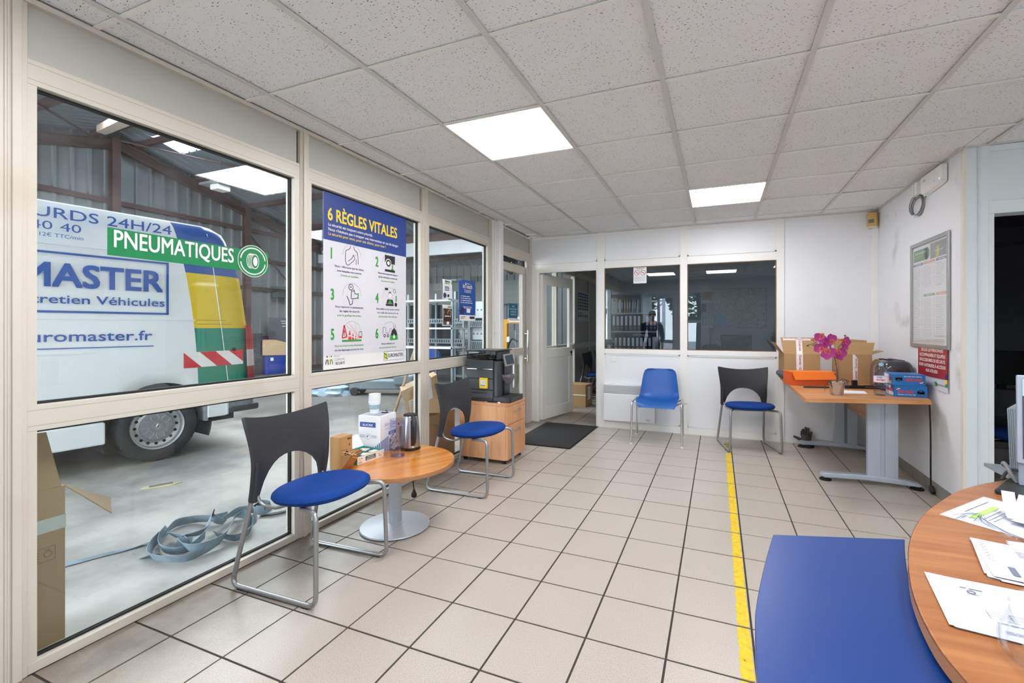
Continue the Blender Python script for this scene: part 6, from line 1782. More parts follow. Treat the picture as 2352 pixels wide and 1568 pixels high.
# left carton: front edge seen above the orange box
e0, e1 = OY(1800, 812, 4.93), OY(1884, 812, 4.93)
by_ = thing('taped_carton', 'open brown carton with long white tape strips behind the orange box', 'box', (e0.x, 4.93, DH), R(1))
w1, h1 = (e1 - e0).length, e0.z - DH
carton(by_, w1, 0.34, h1, [('front_flap', [(0, 0, h1), (w1, 0, h1), (w1 - 0.02, 0.05, h1 + 0.155), (-0.02, 0.05, h1 + 0.155)]),
                           ('left_flap', [(0, 0.33, h1), (0, 0.005, h1), (-0.072, 0.02, h1 + 0.105), (-0.072, 0.32, h1 + 0.105)])])
mb = MB(); pl = PL((0, 0, 0), (1, 0, 0), (0, 0, 1), 0.0008); pl.poly(mb, [(w1 * 0.36, 0.0), (w1 * 0.54, 0.0), (w1 * 0.535, h1), (w1 * 0.35, h1)])
pf = PL((0, 0, h1), (1, 0, 0), (0, 0.05, 0.155), 0.0008); pf.rect(mb, w1 * 0.36, 0, w1 * 0.53, 0.15); pf.rect(mb, 0.0, 0.135, w1 * 0.9, 0.158); mb.build('tape_strip', M_GTAPE, by_, smooth=False, fix=False)
mb = MB(); pv = PL((w1 * 0.475, 0, 0), (0, 0, -1), (1, 0, 0), 0.0014); pv.text(mb, 'Guernet · Guernet', -h1 + 0.01, -0.012, 0.020, 0.21, 'L', 0.02)
pg_ = PL((w1 * 0.475, 0, h1), (0, -0.05, -0.155), (1, 0, 0), 0.0014); pg_.text(mb, 'Guernet', -0.13, -0.012, 0.020, 0.10, 'L', 0.02)
pf2 = PL((0, 0.05, h1 + 0.155), (-1, 0, 0), (0, -0.05, -0.155), 0.0014); pf2.text(mb, 'Guernet · Guernet', -w1 * 0.88, 0.004, 0.013, 0.26, 'L', 0.02); mb.build('tape_print', M_GRED, by_, smooth=False, fix=False)
# orange box
f0, f1 = dp(1818, 884.5), dp(1921, 886)
ob = thing('orange_box', 'long orange card box with overhanging lid at the left end of the desk', 'box', (f0.x, f0.y, DH), math.atan2(f1.y - f0.y, f1.x - f0.x))
M_OR = plain('orange_card', '#f07a1c', 0.45, 0.03, 6)
ow, od, oh = (f1 - f0).length, 0.17, 0.118
MB().box(0, 0, 0, ow, od, oh - 0.005).build('tray', plain('orange_card_deep', '#dd5a1c', 0.5, 0.04, 6), ob, smooth=False, bevel=0.001)
b = MB(); b.sheet([[(0.004, -0.002, oh), (ow - 0.03, -0.002, oh)], [(0.018, -0.032, oh - 0.068), (ow - 0.002, -0.028, oh - 0.062)]], 0.002)
b.box(-0.002, -0.002, oh - 0.004, ow + 0.002, od + 0.002, oh); b.build('lid', M_OR, ob, smooth=False)
mb = MB(); pl = PL((0.018, -0.032, oh - 0.068), (ow - 0.02, 0.004, 0.006), (0.0, 0.03, 0.066), 0.0016); pl.text(mb, 'Tyre accessories', 0.01, 0.010, 0.009, 0.075, 'L', 0.02); pl.text(mb, 'Tyre accessories', ow * 0.68, 0.010, 0.008, 0.058, 'L', 0.02); mb.build('white_lettering', M_VWH, ob, smooth=False, fix=False)
# umbrella / folded tool sticking out past the desk corner
um = thing('folded_umbrella', 'dark grey folded umbrella sticking out left behind the orange box', 'umbrella', (0, 0, 0))
u0, u1 = OY(1786, 854, 4.88), OY(1812, 868, 4.80)
MB().tube([u0, u0 * 0.6 + u1 * 0.4, u1, Vector((u1.x + 0.12, u1.y + 0.02, u1.z - 0.01))], [0.022, 0.034, 0.030, 0.022], 10).build('cloth', plain('dark_umbrella_cloth', '#4a5058', 0.6, 0.12, 20), um)
MB().cyl(u0 + Vector((-0.01, 0, 0.006)), u0, 0.010, 0.014, 10).build('tip', M_BLACK, um)
# wiper blades
wp0, wp1 = dp(1846, 890), dp(2008, 882)
wa = thing('wiper_blade', 'long black wiper blade lying along the middle of the desk top', 'wiper blade', (0, 0, 0))
def bar(a, c_, w, h): 
    d = (c_ - a); l = d.length
    M = Matrix.Translation(a) @ Matrix.Rotation(math.atan2(d.y, d.x), 4, 'Z')
    return M, l
M_, L_ = bar(wp0, Vector((wp1.x - 0.02, wp1.y - 0.35, DH)), 0, 0)
MB().box(0, -0.011, 0.0005, L_, 0.011, 0.012, M_).build('squeegee', M_CMD, wa, smooth=False, bevel=0.002)
b = MB(); b.box(L_ * 0.45, -0.016, 0.012, L_ * 0.75, 0.016, 0.026, M_).box(L_ * 0.6, -0.012, 0.026, L_ * 0.66, 0.012, 0.07, M_); b.build('bridge', M_CMD, wa, smooth=False, bevel=0.003)
wb2 = thing('wiper_blade', 'shorter black wiper blade behind the long one, its arm raised against the carton', 'wiper blade', (0, 0, 0))
s0 = dp(1862, 887) + Vector((0.02, 0.10, 0))
M2, L2 = bar(s0, s0 + Vector((0.50, 0.06, 0)), 0, 0)
MB().box(0, -0.010, 0.0005, L2, 0.010, 0.012, M2).build('squeegee', M_CMD, wb2, smooth=False, bevel=0.002)
a0 = dp(1953, 877)
MB().tube([a0 + Vector((0, 0, 0.010)), a0 + Vector((-0.022, 0, 0.085))], [0.016, 0.010], 8).build('raised_arm', M_CMD, wb2)
# sheet of paper, pen
pr_ = [dp(1936, 896), dp(1985, 898), dp(1993, 904), dp(1932, 903)]
pap = thing('paper_slip', 'white slip of paper lying on the desk beside the flower pot', 'paper', (0, 0, 0))
MB().prism([(v.x, v.y) for v in pr_], DH + 0.0003, DH + 0.001).build('sheet', M_PAPERW, pap, smooth=False)
pn0, pn1 = dp(1906, 896), dp(1944, 892)
pen = thing('ballpoint_pen', 'blue-capped ballpoint pen lying behind the flower pot', 'pen', (0, 0, 0))
MB().cyl((pn0.x, pn0.y, DH + 0.005), (pn1.x, pn1.y, DH + 0.005), 0.0045, n=10).build('barrel', plain('pen_blue', '#2346b8', 0.35), pen)
pd_ = (pn1 - pn0).normalized()
MB().cyl((pn1.x - pd_.x * 0.02, pn1.y - pd_.y * 0.02, DH + 0.0056), (pn1.x, pn1.y, DH + 0.0056), 0.0056, n=10).build('cap', plain('pen_cap', '#14349a', 0.35), pen)
# orchid in a metal pot
po = dp(1922, 906)
orc = thing('orchid', 'artificial purple and orange orchid in a small galvanised pot on the desk', 'flower', (po.x, po.y, DH))
M_ZINC = plain('galvanised_pot', '#c3c5c6', 0.25, 0.12, 12, metal=0.9)
b = MB(); b.lathe([(0.0, 0.0), (0.041, 0.0), (0.042, 0.003), (0.050, 0.072), (0.054, 0.092), (0.056, 0.097), (0.054, 0.1), (0.051, 0.096), (0.046, 0.085), (0.0, 0.085)], 36, cap=False)
b.tube([(0.0515 * math.cos(a), 0.0515 * math.sin(a), 0.078) for a in [2 * math.pi * k / 36 for k in range(36)]], 0.0015, 6, closed=True)
b.build('pot', M_ZINC, orc)
MB().lathe([(0.0, 0.092), (0.03, 0.092), (0.048, 0.086)], 24, cap=False).build('moss', plain('dry_moss', '#7c7a52', 0.9, 0.3, 60), orc)
def oloc(x, y, dy=0.0): v = OY(x, y, po.y + dy); return Vector((v.x - po.x, v.y - po.y, v.z - DH))
M_STEM = plain('olive_stem', '#5c5f3e', 0.5, 0.2, 20)
b = MB(); b.tube(bez([(0.0, 0, 0.09), oloc(1922, 860), oloc(1921, 838), oloc(1917, 822), oloc(1909, 800), oloc(1905, 792)], 40), 0.0035, 8); b.build('main_stem', plain('brown_stem', '#6e5040', 0.6, 0.15, 20), orc)
b = MB(); b.tube(bez([(0.008, 0, 0.09), oloc(1923, 850), oloc(1919, 834)], 16), 0.003, 8); b.build('support_stick', plain('dark_stick', '#55483a', 0.6), orc)
b = MB(); b.tube(bez([oloc(1909, 801), oloc(1903, 793), oloc(1889, 786, .02), oloc(1875, 787, .03), oloc(1863, 790, .03), oloc(1855, 793, .03)], 30), 0.0024, 6)
b.tube(bez([oloc(1875, 787, .03), oloc(1868, 783, .03), oloc(1865, 780, .03)], 8), 0.002, 6); b.tube(bez([oloc(1906, 795), oloc(1908, 785), oloc(1905, 780)], 8), 0.002, 6)
b.tube(bez([oloc(1917, 822), oloc(1919, 815, -.02), oloc(1926, 806, -.02), oloc(1926, 797, -.01), oloc(1934, 788), oloc(1940, 778), oloc(1941, 771)], 36), 0.0024, 6)
b.tube(bez([oloc(1890, 787, .02), oloc(1886, 778, .02), oloc(1884, 776, .02)], 8), 0.002, 6); b.tube(bez([oloc(1912, 808), oloc(1906, 806), oloc(1902, 808)], 8), 0.002, 6)
b.build('side_stems', plain('green_stem', '#3f5a35', 0.5, 0.15, 20), orc)
M_PET = plain('magenta_petal', '#a8267f', 0.55, 0.2, 40)
M_PETO = plain('orange_petal', '#cf6440', 0.55, 0.3, 40)
def petal(b, c_, u, n_, L, Wd, cup):
    side = n_.cross(u).normalized()
    rows = []
    for i in range(6):
        t = i / 5
        w = Wd * math.sin(math.pi * min(0.97, t * 0.86 + 0.12)) ** 0.7
        row = []
        for k in range(5):
            s_ = -1 + k / 2
            row.append(c_ + u * (L * t) + side * (w * s_) + n_ * (cup * t * t + 0.12 * Wd * s_ * s_))
        rows.append(row)
    b.sheet(rows)
def flower(x, y, dy, yaw, size=1.0, rot=0):
    c_ = oloc(x, y, dy)
    n_ = Vector((math.sin(yaw) * 0.8, -0.85, 0.1)).normalized()
    up = Vector((0.1 * yaw, 0.1, 1)); up = (up - n_ * up.dot(n_)).normalized()
    rt = n_.cross(up)
    f_ = bpy.data.objects.new('blossom', None); COL.objects.link(f_); f_.parent = orc
    b1, b2 = MB(), MB()
    for a, L, Wd, o_ in ((90, .042, .019, 1), (12, .048, .027, 0), (168, .048, .027, 0), (218, .044, .021, 0), (322, .044, .021, 0)):
        a += rot
        u = rt * math.cos(R(a)) + up * math.sin(R(a))
        petal(b2 if o_ else b1, c_, u, n_, L * size, Wd * size, 0.008)
    o1 = b1.build('petals', M_PET, f_, fix=False); o2 = b2.build('orange_petal', M_PETO, f_, fix=False)
    b3 = MB(); petal(b3, c_ + n_ * 0.004, -up * 0.8 + n_ * 0.6, n_, 0.013 * size, 0.006 * size, 0.006); b3.ball(c_ + n_ * 0.006, 0.004 * size); b3.build('lip', M_PETO, f_, fix=False)
for x, y, dy, yw, sz, rt_ in ((1885, 777, .02, -.7, 1.05, 35), (1906, 781, 0, .3, 1.1, 130), (1885, 797, .02, -.5, 1.05, 160), (1904, 812, -.02, -.3, 1.15, -25), (1930, 813, -.02, .6, 1.1, -50), (1941, 788, 0, .9, 1.1, -60)): flower(x, y, dy, yw, sz, rt_)
b = MB()
for x, y, r_ in ((1855, 793, .009), (1941, 770.5, .007)): b.ball(oloc(x, y, .03 if x < 1900 else 0), r_, (1.1, 1, 0.9), 10, 7)
b.build('green_buds', plain('green_bud', '#5d6b3c', 0.5, 0.15, 30), orc)
b = MB()
for x, y, r_ in ((1866, 779, .012), (1869, 792, .011), (1930, 780, .010)): b.ball(oloc(x, y, .03 if x < 1900 else 0), r_, (1.1, 1, 1), 10, 7)
b.build('orange_buds', plain('orange_bud', '#c07a4a', 0.5, 0.25, 30), orc)
for pts, wv in (([(1921, 886), (1908, 876), (1897, 882), (1894, 899)], .02), ([(1922, 886), (1935, 871), (1946, 878), (1949, 897)], .017), ([(1921, 886), (1914, 878), (1905, 874), (1900, 880)], .015), ([(1923, 886), (1930, 880), (1942, 873), (1952, 877)], .013)):
    ps_ = bez([oloc(x, y, -0.01 * k) for k, (x, y) in enumerate(pts)], 18)
    rows = []
    for k, q_ in enumerate(ps_):
        t = k / (len(ps_) - 1)
        w = wv * math.sin(math.pi * (0.15 + 0.83 * t)) ** 0.8
        rows.append([q_ + Vector((-w * .35, -w, 0.003)), q_ + Vector((0, 0, -0.002)), q_ + Vector((w * .35, w, 0.003))])
    MB().sheet(rows, 0.0012).build('leaf', plain('dark_strap_leaf', '#3d4a3a', 0.45, 0.15, 20), orc)
# bottle of water
wbp = dp(2023, 907)
wbt = thing('water_bottle', 'clear plastic bottle of evian mineral water before the blue boxes', 'bottle', (wbp.x, wbp.y - 0.01, DH))
wbt.scale = (0.79, 0.79, 0.79)
M_PET_ = glass('clear_pet', (0.93, 0.95, 0.98), 1.5)
M_PETW = glass('water_in_bottle', (0.84, 0.89, 0.94), 1.33)
pr2 = [(0.0, 0.003), (0.050, 0.0), (0.057, 0.008), (0.0575, 0.04), (0.055, 0.05), (0.0575, 0.06), (0.055, 0.085), (0.0575, 0.10), (0.0585, 0.13), (0.0585, 0.185), (0.054, 0.205), (0.042, 0.235), (0.024, 0.262), (0.0165, 0.272), (0.0165, 0.29)]
MB().lathe(pr2, 36, cap=False).build('bottle_wall', M_PET_, wbt)
MB().lathe([(0.0, 0.006), (0.053, 0.006), (0.0545, 0.04), (0.0525, 0.05), (0.0545, 0.06), (0.0525, 0.085), (0.0545, 0.105), (0.0, 0.105)], 36, cap=False).build('water', M_PETW, wbt)
b = MB(); b.lathe([(0.0, 0.302), (0.0175, 0.302), (0.019, 0.299), (0.019, 0.278), (0.0175, 0.276)], 24, cap=False); b.build('screw_cap', plain('pale_blue_cap', '#9cc3e0', 0.4), wbt)
b = MB(); b.lathe([(0.0592, 0.125), (0.0592, 0.182)], 36, cap=False); b.build('label', plain('pink_white_label', '#e6dfe9', 0.4, 0.05, 20), wbt)
def curved_text(mb, s, r_, z, h, a0, w):
    vs, fs = glyphs(s, 0.02, 1.0)
    x0, x1 = min(v[0] for v in vs), max(v[0] for v in vs)
    k = h / CAPH
    mb.add([(r_ * math.cos(a0 + (x - x0) / (x1 - x0) * w / r_), r_ * math.sin(a0 + (x - x0) / (x1 - x0) * w / r_), z + y * k) for x, y in vs], fs)
mb = MB(); curved_text(mb, 'evian', 0.0600, 0.142, 0.024, R(218), 0.07); mb.build('label_lettering', plain('evian_red', '#c2335c', 0.5), wbt, smooth=False, fix=False)
mb = MB()
for k in range(3):
    a = R(228) + 0.22 * k
    mb.add([(0.0597 * math.cos(a + q), 0.0597 * math.sin(a + q), z) for q, z in ((-.16, .168), (0, .180), (.16, .168))], [(0, 1, 2)])
mb.build('label_peaks', plain('label_blue', '#3e66b0', 0.5), wbt, smooth=False, fix=False)
# two blue boxes of inner tubes
g0, g1 = dp(2054, 910), dp(2135, 911.5)
M_BLUEB = plain('bright_blue_card', '#1672bf', 0.35, 0.05, 5)
def tube_box(label, z, off, flip):
    o = thing('inner_tube_box', label, 'box', (g0.x + off, g0.y + off * 0.3, z), R(0), 'inner tube boxes')
    W_, D_, H_ = 0.195, 0.19, 0.082
    MB().box(0, 0, 0, W_, D_, H_).build('carton', M_BLUEB, o, smooth=False, bevel=0.0012)
    pl = PL((0, 0, 0), (1, 0, 0), (0, 0, 1), 0.0008) if not flip else PL((W_, 0, H_), (-1, 0, 0), (0, 0, -1), 0.0008)
    mb = MB(); pl.text(mb, 'Sonair', 0.022, 0.030, 0.027, 0.10, 'L', 0.03); mb.build('red_lettering', plain('sonair_red', '#e2402c', 0.4), o, smooth=False, fix=False)
    mb = MB(); pl.text(mb, 'Chambre à air / Inner tube', 0.022, 0.013, 0.0085, 0.105, 'L', 0.02); pl.ring(mb, 0.028, 0.048, 0.010, 0.015, 0, 60, 170, 12); mb.build('white_lettering', M_VWH, o, smooth=False, fix=False)
    mb = MB(); pl.ring(mb, 0.157, 0.040, 0.010, 0.022, 0, 0, 360, 24, 0.55); pl.rect(mb, 0.135, 0.022, 0.179, 0.040); mb.build('tube_picture', plain('tube_black', '#24262a', 0.5, 0.3, 60), o, smooth=False, fix=False)
    sl = PL((0, D_, 0), (0, -1, 0), (0, 0, 1), 0.0008)
    mb = MB(); sl.rect(mb, 0.02, 0.006, D_ - 0.015, 0.032); sl.rect(mb, 0.02, 0.055, 0.12, 0.076); mb.build('side_label', M_PAPERW, o, smooth=False, fix=False)
    mb = MB(); sl.rect(mb, 0.03, 0.035, D_ - 0.02, 0.052, 0.0002); mb.build('side_red', plain('sonair_red', '#e2402c', 0.4), o, smooth=False, fix=False)
tube_box('bright blue Sonair inner tube box, the lower of the two at the desk edge', DH, 0.0, False)
tube_box('bright blue Sonair inner tube box printed upside down, the upper of the two', DH + 0.0825, -0.012, True)
# toaster behind them
to_ = thing('toaster', 'glossy black two-slot toaster in the far right corner of the desk', 'toaster', (1.32, 4.56, DH), R(4))
to_.scale = (1.25, 1.25, 1.28)
M_GLOSS = plain('glossy_dark_plastic', '#3a3d42', 0.12, 0.06, 5, coat=0.6)
b = MB()
pr3 = []
for k in range(17):
    a = math.pi * k / 16
    pr3.append((0.085 * math.copysign(abs(math.cos(a)) ** 0.55, math.cos(a)), 0.085 + 0.105 * abs(math.sin(a)) ** 0.6))
sec_ = [(-0.085, 0.012)] + [(-x, z) for x, z in pr3] + [(0.085, 0.012)]
rows = [[(x * k, y, 0.012 + (z - 0.012) * kz) for x, z in sec_] for y, k, kz in ((-0.125, 0.7, 0.8), (-0.118, 0.9, 0.93), (-0.10, 1, 1), (0.10, 1, 1), (0.118, 0.9, 0.93), (0.125, 0.7, 0.8))]
b.sheet(rows); n = len(sec_); b.f += [tuple(range(n)), tuple(5 * n + i for i in reversed(range(n)))] + [(i * n, (i + 1) * n, (i + 1) * n + n - 1, i * n + n - 1) for i in range(5)]
b.build('shell', M_GLOSS, to_, ang=50)
MB().box(-0.04, -0.09, 0.1885, -0.012, 0.09, 0.1915).box(0.012, -0.09, 0.1885, 0.04, 0.09, 0.1915).build('slots', M_DARK, to_, smooth=False)
MB().box(-0.015, -0.140, 0.12, 0.015, -0.122, 0.135).build('lever', M_BLACK, to_, smooth=False, bevel=0.003)
for x in (-0.06, 0.06): MB().box(x - 0.012, -0.1, 0.0, x + 0.012, 0.1, 0.013).build('foot_rail', M_BLACK, to_, smooth=False)
# cable hanging at the desk's right end, with its plug on the floor
ca = thing('desk_cable', 'black power cable hanging from the desk down to a plug on the floor', 'cable', (0, 0, 0))
q0, q1, q2 = Vector((1.405, 4.05, DH - 0.02)), Vector((1.412, 4.04, 0.40)), OZ(2138, 1125, 0.03)
MB().tube(bez([(1.405, 4.08, DH - 0.02), (1.408, 4.07, 0.45), (1.405, 4.06, 0.2), (q2.x, q2.y, 0.055)], 24), 0.0055, 8).build('cable', M_BLACK, ca)
MB().tube([(q2.x, q2.y, 0.06), (q2.x + 0.003, q2.y - 0.01, 0.035), (q2.x + 0.006, q2.y - 0.03, 0.018)], [0.012, 0.018, 0.017], 10).build('plug', M_BLACK, ca)
b = MB(); b.cyl((q2.x - 0.002, q2.y - 0.03, 0.016), (q2.x - 0.002, q2.y - 0.055, 0.010), 0.0025, n=8).cyl((q2.x + 0.016, q2.y - 0.03, 0.016), (q2.x + 0.016, q2.y - 0.055, 0.010), 0.0025, n=8); b.build('pins', M_STEEL, ca)
# work glove on the far foot of the desk
gq = OZ(1852, 1024, 0.0)
gl = thing('work_glove', 'dark grey work glove lying on the left foot of the desk', 'glove', (gq.x + 0.0, gq.y, 0.0))
M_GLV = plain('dark_glove_leather', '#4b4745', 0.75, 0.22, 40, bmp=0.3, bscale=200)
def fing(pts, r_): return MB().tube(bez(pts, 12), [r_[0] + (r_[1] - r_[0]) * k / 12 for k in range(13)][:len(bez(pts, 12))], 9)
b = MB()
b.tube([(0.01, -0.045, 0.012), (0.005, -0.02, 0.03), (0.0, 0.005, 0.06), (0.0, 0.015, 0.09), (0.0, 0.02, 0.105)], [0.048, 0.050, 0.046, 0.044, 0.036], 14)
b.build('palm', M_GLV, gl, ang=60)
for pts, r_ in (([(-0.032, 0.018, 0.095), (-0.034, 0.024, 0.13), (-0.026, 0.02, 0.158)], (0.0155, 0.011)), ([(-0.010, 0.02, 0.10), (-0.006, 0.028, 0.145), (-0.002, 0.024, 0.178)], (0.016, 0.0115)), ([(0.013, 0.02, 0.10), (0.018, 0.028, 0.145), (0.020, 0.022, 0.172)], (0.0155, 0.011)), ([(0.034, 0.016, 0.085), (0.042, 0.022, 0.115), (0.047, 0.018, 0.138)], (0.0145, 0.010)), ([(-0.035, 0.0, 0.05), (-0.07, -0.004, 0.072), (-0.105, -0.006, 0.088)], (0.018, 0.012))):
    c_ = bez(pts, 12); m_ = len(c_)
    b = MB(); b.tube(c_, [r_[0] + (r_[1] - r_[0]) * k / (m_ - 1) for k in range(m_)], 10); e = c_[-1]; b.ball(e, r_[1], (1, 1, 1), 10, 6); b.build('finger', M_GLV, gl, ang=70)
MB().lathe([(0.050, 0.0), (0.052, 0.012), (0.050, 0.022)], 18, (0.01, -0.05, 0.004), cap=False).build('cuff', M_BLACK, gl)

# ------------------------------------------------------------------ on the walls at right
fp = thing('price_frame', 'silver snap frame with services price list on the white right wall', 'frame', (XR, 0, 0))
FY0, FY1, FZ0, FZ1 = 4.515, 3.86, 1.045, 1.85            # the wall faces the room: left of the picture is the far end
def snap(y0, z0, y1, z1):
    b = MB(); b.box(-0.016, min(y0, y1), z0, -0.001, max(y0, y1), z1); return b
for a in ((FY0, FZ0, FY0 - 0.03, FZ1), (FY1 + 0.03, FZ0, FY1, FZ1), (FY0 - 0.03, FZ1 - 0.03, FY1 + 0.03, FZ1), (FY0 - 0.03, FZ0, FY1 + 0.03, FZ0 + 0.03)):
    snap(*a).build('profile', plain('satin_aluminium', '#aeb0ad', 0.3, 0.04, 5, metal=0.8), fp, smooth=False, bevel=0.004)
MB().box(-0.004, FY1 + 0.03, FZ0 + 0.03, -0.0015, FY0 - 0.03, FZ1 - 0.03).build('sheet', plain('price_paper', '#f0f1f3', 0.5, 0.01, 3), fp, smooth=False)
fw_, fh_ = FY0 - FY1 - 0.06, FZ1 - FZ0 - 0.06
p = PL((-0.0042, FY0 - 0.03, FZ0 + 0.03), (0, -1, 0), (0, 0, 1), 0.0006)
mb = MB(); p.rect(mb, fw_ * 0.03, fh_ * 0.845, fw_ * 0.46, fh_ * 0.965); p.disc(mb, fw_ * 0.43, fh_ * 0.905, fw_ * 0.085, 0.0, 24, fh_ * 0.06); mb.build('green_heading', plain('faded_green', '#5f9a72', 0.5, 0.06, 8), fp, smooth=False, fix=False)
mb = MB(); p.rect(mb, fw_ * 0.53, fh_ * 0.835, fw_ * 0.99, fh_ * 0.985); mb.build('photo', plain('grey_photo', '#8b8f8e', 0.5, 0.6, 30), fp, smooth=False, fix=False)
mb = MB(); p.poly(mb, [(fw_ * 0.68, fh_ * 0.84), (fw_ * 0.69, fh_ * 0.93), (fw_ * 0.73, fh_ * 0.955), (fw_ * 0.77, fh_ * 0.93), (fw_ * 0.78, fh_ * 0.84)], 0.0003); mb.build('photo_vest', plain('hi_vis', '#c9c65a', 0.5, 0.3, 30), fp, smooth=False, fix=False)
mb = MB(); p.text(mb, 'Tarifs des services', fw_ * 0.06, fh_ * 0.918, 0.019, fw_ * 0.36, 'L', 0.02, 0.0006); p.text(mb, 'Euromaster', fw_ * 0.66, fh_ * 0.895, 0.012, fw_ * 0.22, 'L', 0.01, 0.0006)
for x0, t in ((0.05, 'TOURISME'), (0.38, 'UTILITAIRE'), (0.715, 'INDUSTRIEL')): pass
mb.build('white_lettering', M_VWH, fp, smooth=False, fix=False)
mb = MB(); p.text(mb, 'Euromaster services', fw_ * 0.06, fh_ * 0.885, 0.013, fw_ * 0.26, 'L', 0.02, 0.0006); mb.build('yellow_lettering', M_YEL, fp, smooth=False, fix=False)
bl, orr, gn, gt = MB(), MB(), MB(), MB()
lt = MB()
for x0, x1, z, b_, t in ((0.02, 0.32, 0.80, bl, 'TOURISME'), (0.34, 0.66, 0.80, orr, 'CAMION'), (0.69, 0.985, 0.80, bl, 'INDUSTRIEL'), (0.34, 0.66, 0.475, gn, 'AGRICOLE'), (0.69, 0.985, 0.475, orr, 'MANUTENTION')):
    p.rect(b_, fw_ * x0, fh_ * z, fw_ * x1, fh_ * (z + 0.024)); p.text(lt, t, fw_ * (x0 + 0.07), fh_ * (z + 0.006), 0.009, fw_ * (x1 - x0) * 0.6, 'L', 0.02, 0.0006)
for col_, (x0, x1) in enumerate(((0.02, 0.32), (0.34, 0.66), (0.69, 0.985))):
    z = 0.775
    k = 0
    while z > 0.07:
        if not (col_ > 0 and 0.46 < z < 0.51) and not (col_ > 0 and 0.51 <= z < 0.56):
            hd = k % 6 == 0
            p.squiggle(bl if hd and col_ != 1 else gt, fw_ * x0, fh_ * z, fw_ * (x1 - x0) * (0.5 if hd else 0.68), 0.006, 0, k + 31 * col_)
            if not hd: p.rect(gt, fw_ * (x1 - 0.035), fh_ * z, fw_ * (x1 - 0.01), fh_ * z + 0.003)
        z -= 0.0165 if k % 6 else 0.02
        k += 1
for k in range(3): p.squiggle(gt, fw_ * 0.03, fh_ * (0.05 - 0.012 * k), fw_ * 0.9, 0.005, 0, k + 80)
p.text(bl, 'Euromaster.fr', fw_ * 0.66, fh_ * 0.075, 0.012, fw_ * 0.3)
for nm, b_, c_ in (('blue_print', bl, '#7380a8'), ('orange_print', orr, '#e6a878'), ('green_print', gn, '#7fb295'), ('grey_print', gt, '#b3b4ba'), ('heading_print', lt, '#f4f4f2')): b_.build(nm, plain('faded_' + nm, c_, 0.6, 0.05, 9), fp, smooth=False, fix=False)
MB().box(-0.0075, FY1 + 0.025, FZ0 + 0.025, -0.0065, FY0 - 0.025, FZ1 - 0.025).build('cover_film', glass('clear_film', (0.97, 0.97, 0.97), 1.4), fp, smooth=False)
rn = thing('red_notice', 'red access notice in a clear sleeve under the price frame', 'notice', (XR, 0, 0))
RY0, RY1, RZ0, RZ1 = 4.365, 3.88, 0.755, 1.044
rows = []
for i in range(7):
    z = RZ0 + (RZ1 - RZ0) * i / 6
    rows.append([(-0.0022 - 0.008 * (1 - i / 6) ** 2 * (k / 5), RY0 + (RY1 - RY0) * k / 5, z) for k in range(6)])
MB().sheet(rows, 0.0008).build('sheet', plain('notice_paper', '#dfe1e6', 0.35, 0.03, 8), rn)
ux = Vector((0, -1, 0)); 
p = PL((-0.0115, RY0, RZ0), (0, -1, 0), (0, 0, 1), 0.0006)
rw, rh = RY0 - RY1, RZ1 - RZ0
mb = MB(); p.rect(mb, 0, rh * 0.30, rw, rh + 0.02); mb.build('red_field', plain('notice_red', '#a3272f', 0.3, 0.05, 12), rn, smooth=False, fix=False)
mb = MB()
for k, (t, w_) in enumerate((('SEULES LES PERSONNES', .74), ('ACCOMPAGNÉES ET ÉQUIPÉES', .88), ("D'ACCESSOIRES DE SÉCURITÉ", .86), ('SONT AUTORISÉES À ACCÉDER', .90), ('AUX ATELIERS.', .42))): p.text(mb, t, rw * 0.5, rh * (0.925 - 0.13 * k), 0.023, rw * w_, 'C', 0.02, 0.0006)
mb.build('white_lettering', M_VWH, rn, smooth=False, fix=False)
mb = MB(); p.rect(mb, rw * 0.94, rh * 0.30, rw, rh * 0.42, 0.0006); p.text(mb, 'EUROMASTER', rw * 0.68, rh * 0.12, 0.012, rw * 0.28, 'L', 0.01); mb.build('blue_print', M_INK, rn, smooth=False, fix=False)
mb = MB(); p.rect(mb, rw * 0.94, rh * 0.20, rw, rh * 0.30, 0.0006); mb.build('yellow_tab', M_YEL, rn, smooth=False, fix=False)
mb = MB(); p.rect(mb, rw * 0.94, rh * 0.12, rw, rh * 0.20, 0.0006); p.rect(mb, rw * 0.60, rh * 0.09, rw * 0.66, rh * 0.20, 0.0); mb.build('green_tab', M_GRN, rn, smooth=False, fix=False)
ap = thing('wireless_box', 'white wireless network box high on the right wall under the ceiling', 'wireless box', (XR, 0, 0))
b = MB(); AY0, AY1 = 4.235, 3.895
b.add([(-0.004, AY0, 2.185), (-0.004, AY0 - 0.05, 2.165), (-0.004, AY1, 2.185), (-0.004, AY1, 2.312), (-0.004, AY0, 2.312), (-0.042, AY0, 2.195), (-0.042, AY0 - 0.05, 2.178), (-0.042, AY1, 2.20), (-0.042, AY1, 2.31), (-0.042, AY0, 2.31)], [(0, 1, 2, 3, 4), (9, 8, 7, 6, 5), (0, 5, 6, 1), (1, 6, 7, 2), (2, 7, 8, 3), (3, 8, 9, 4), (4, 9, 5, 0)])
b.build('housing', M_WHITEPLASTIC, ap, smooth=False, bevel=0.008)
MB().box(-0.0435, AY1 + 0.02, 2.213, -0.042, AY1 + 0.028, 2.221).build('status_light', emit('blue_led', '#6f8cff', 2.0), ap, smooth=False)
mb = MB(); p = PL((-0.0425, AY0, 2.18), (0, -1, 0), (0, 0, 1), 0.0006); p.rect(mb, 0.05, 0.085, 0.095, 0.090); p.squiggle(mb, 0.05, 0.093, 0.045, 0.008); p.disc(mb, 0.24, 0.04, 0.006, 0, 10); mb.build('badge', plain('grey_badge', '#8f9093', 0.5), ap, smooth=False, fix=False)
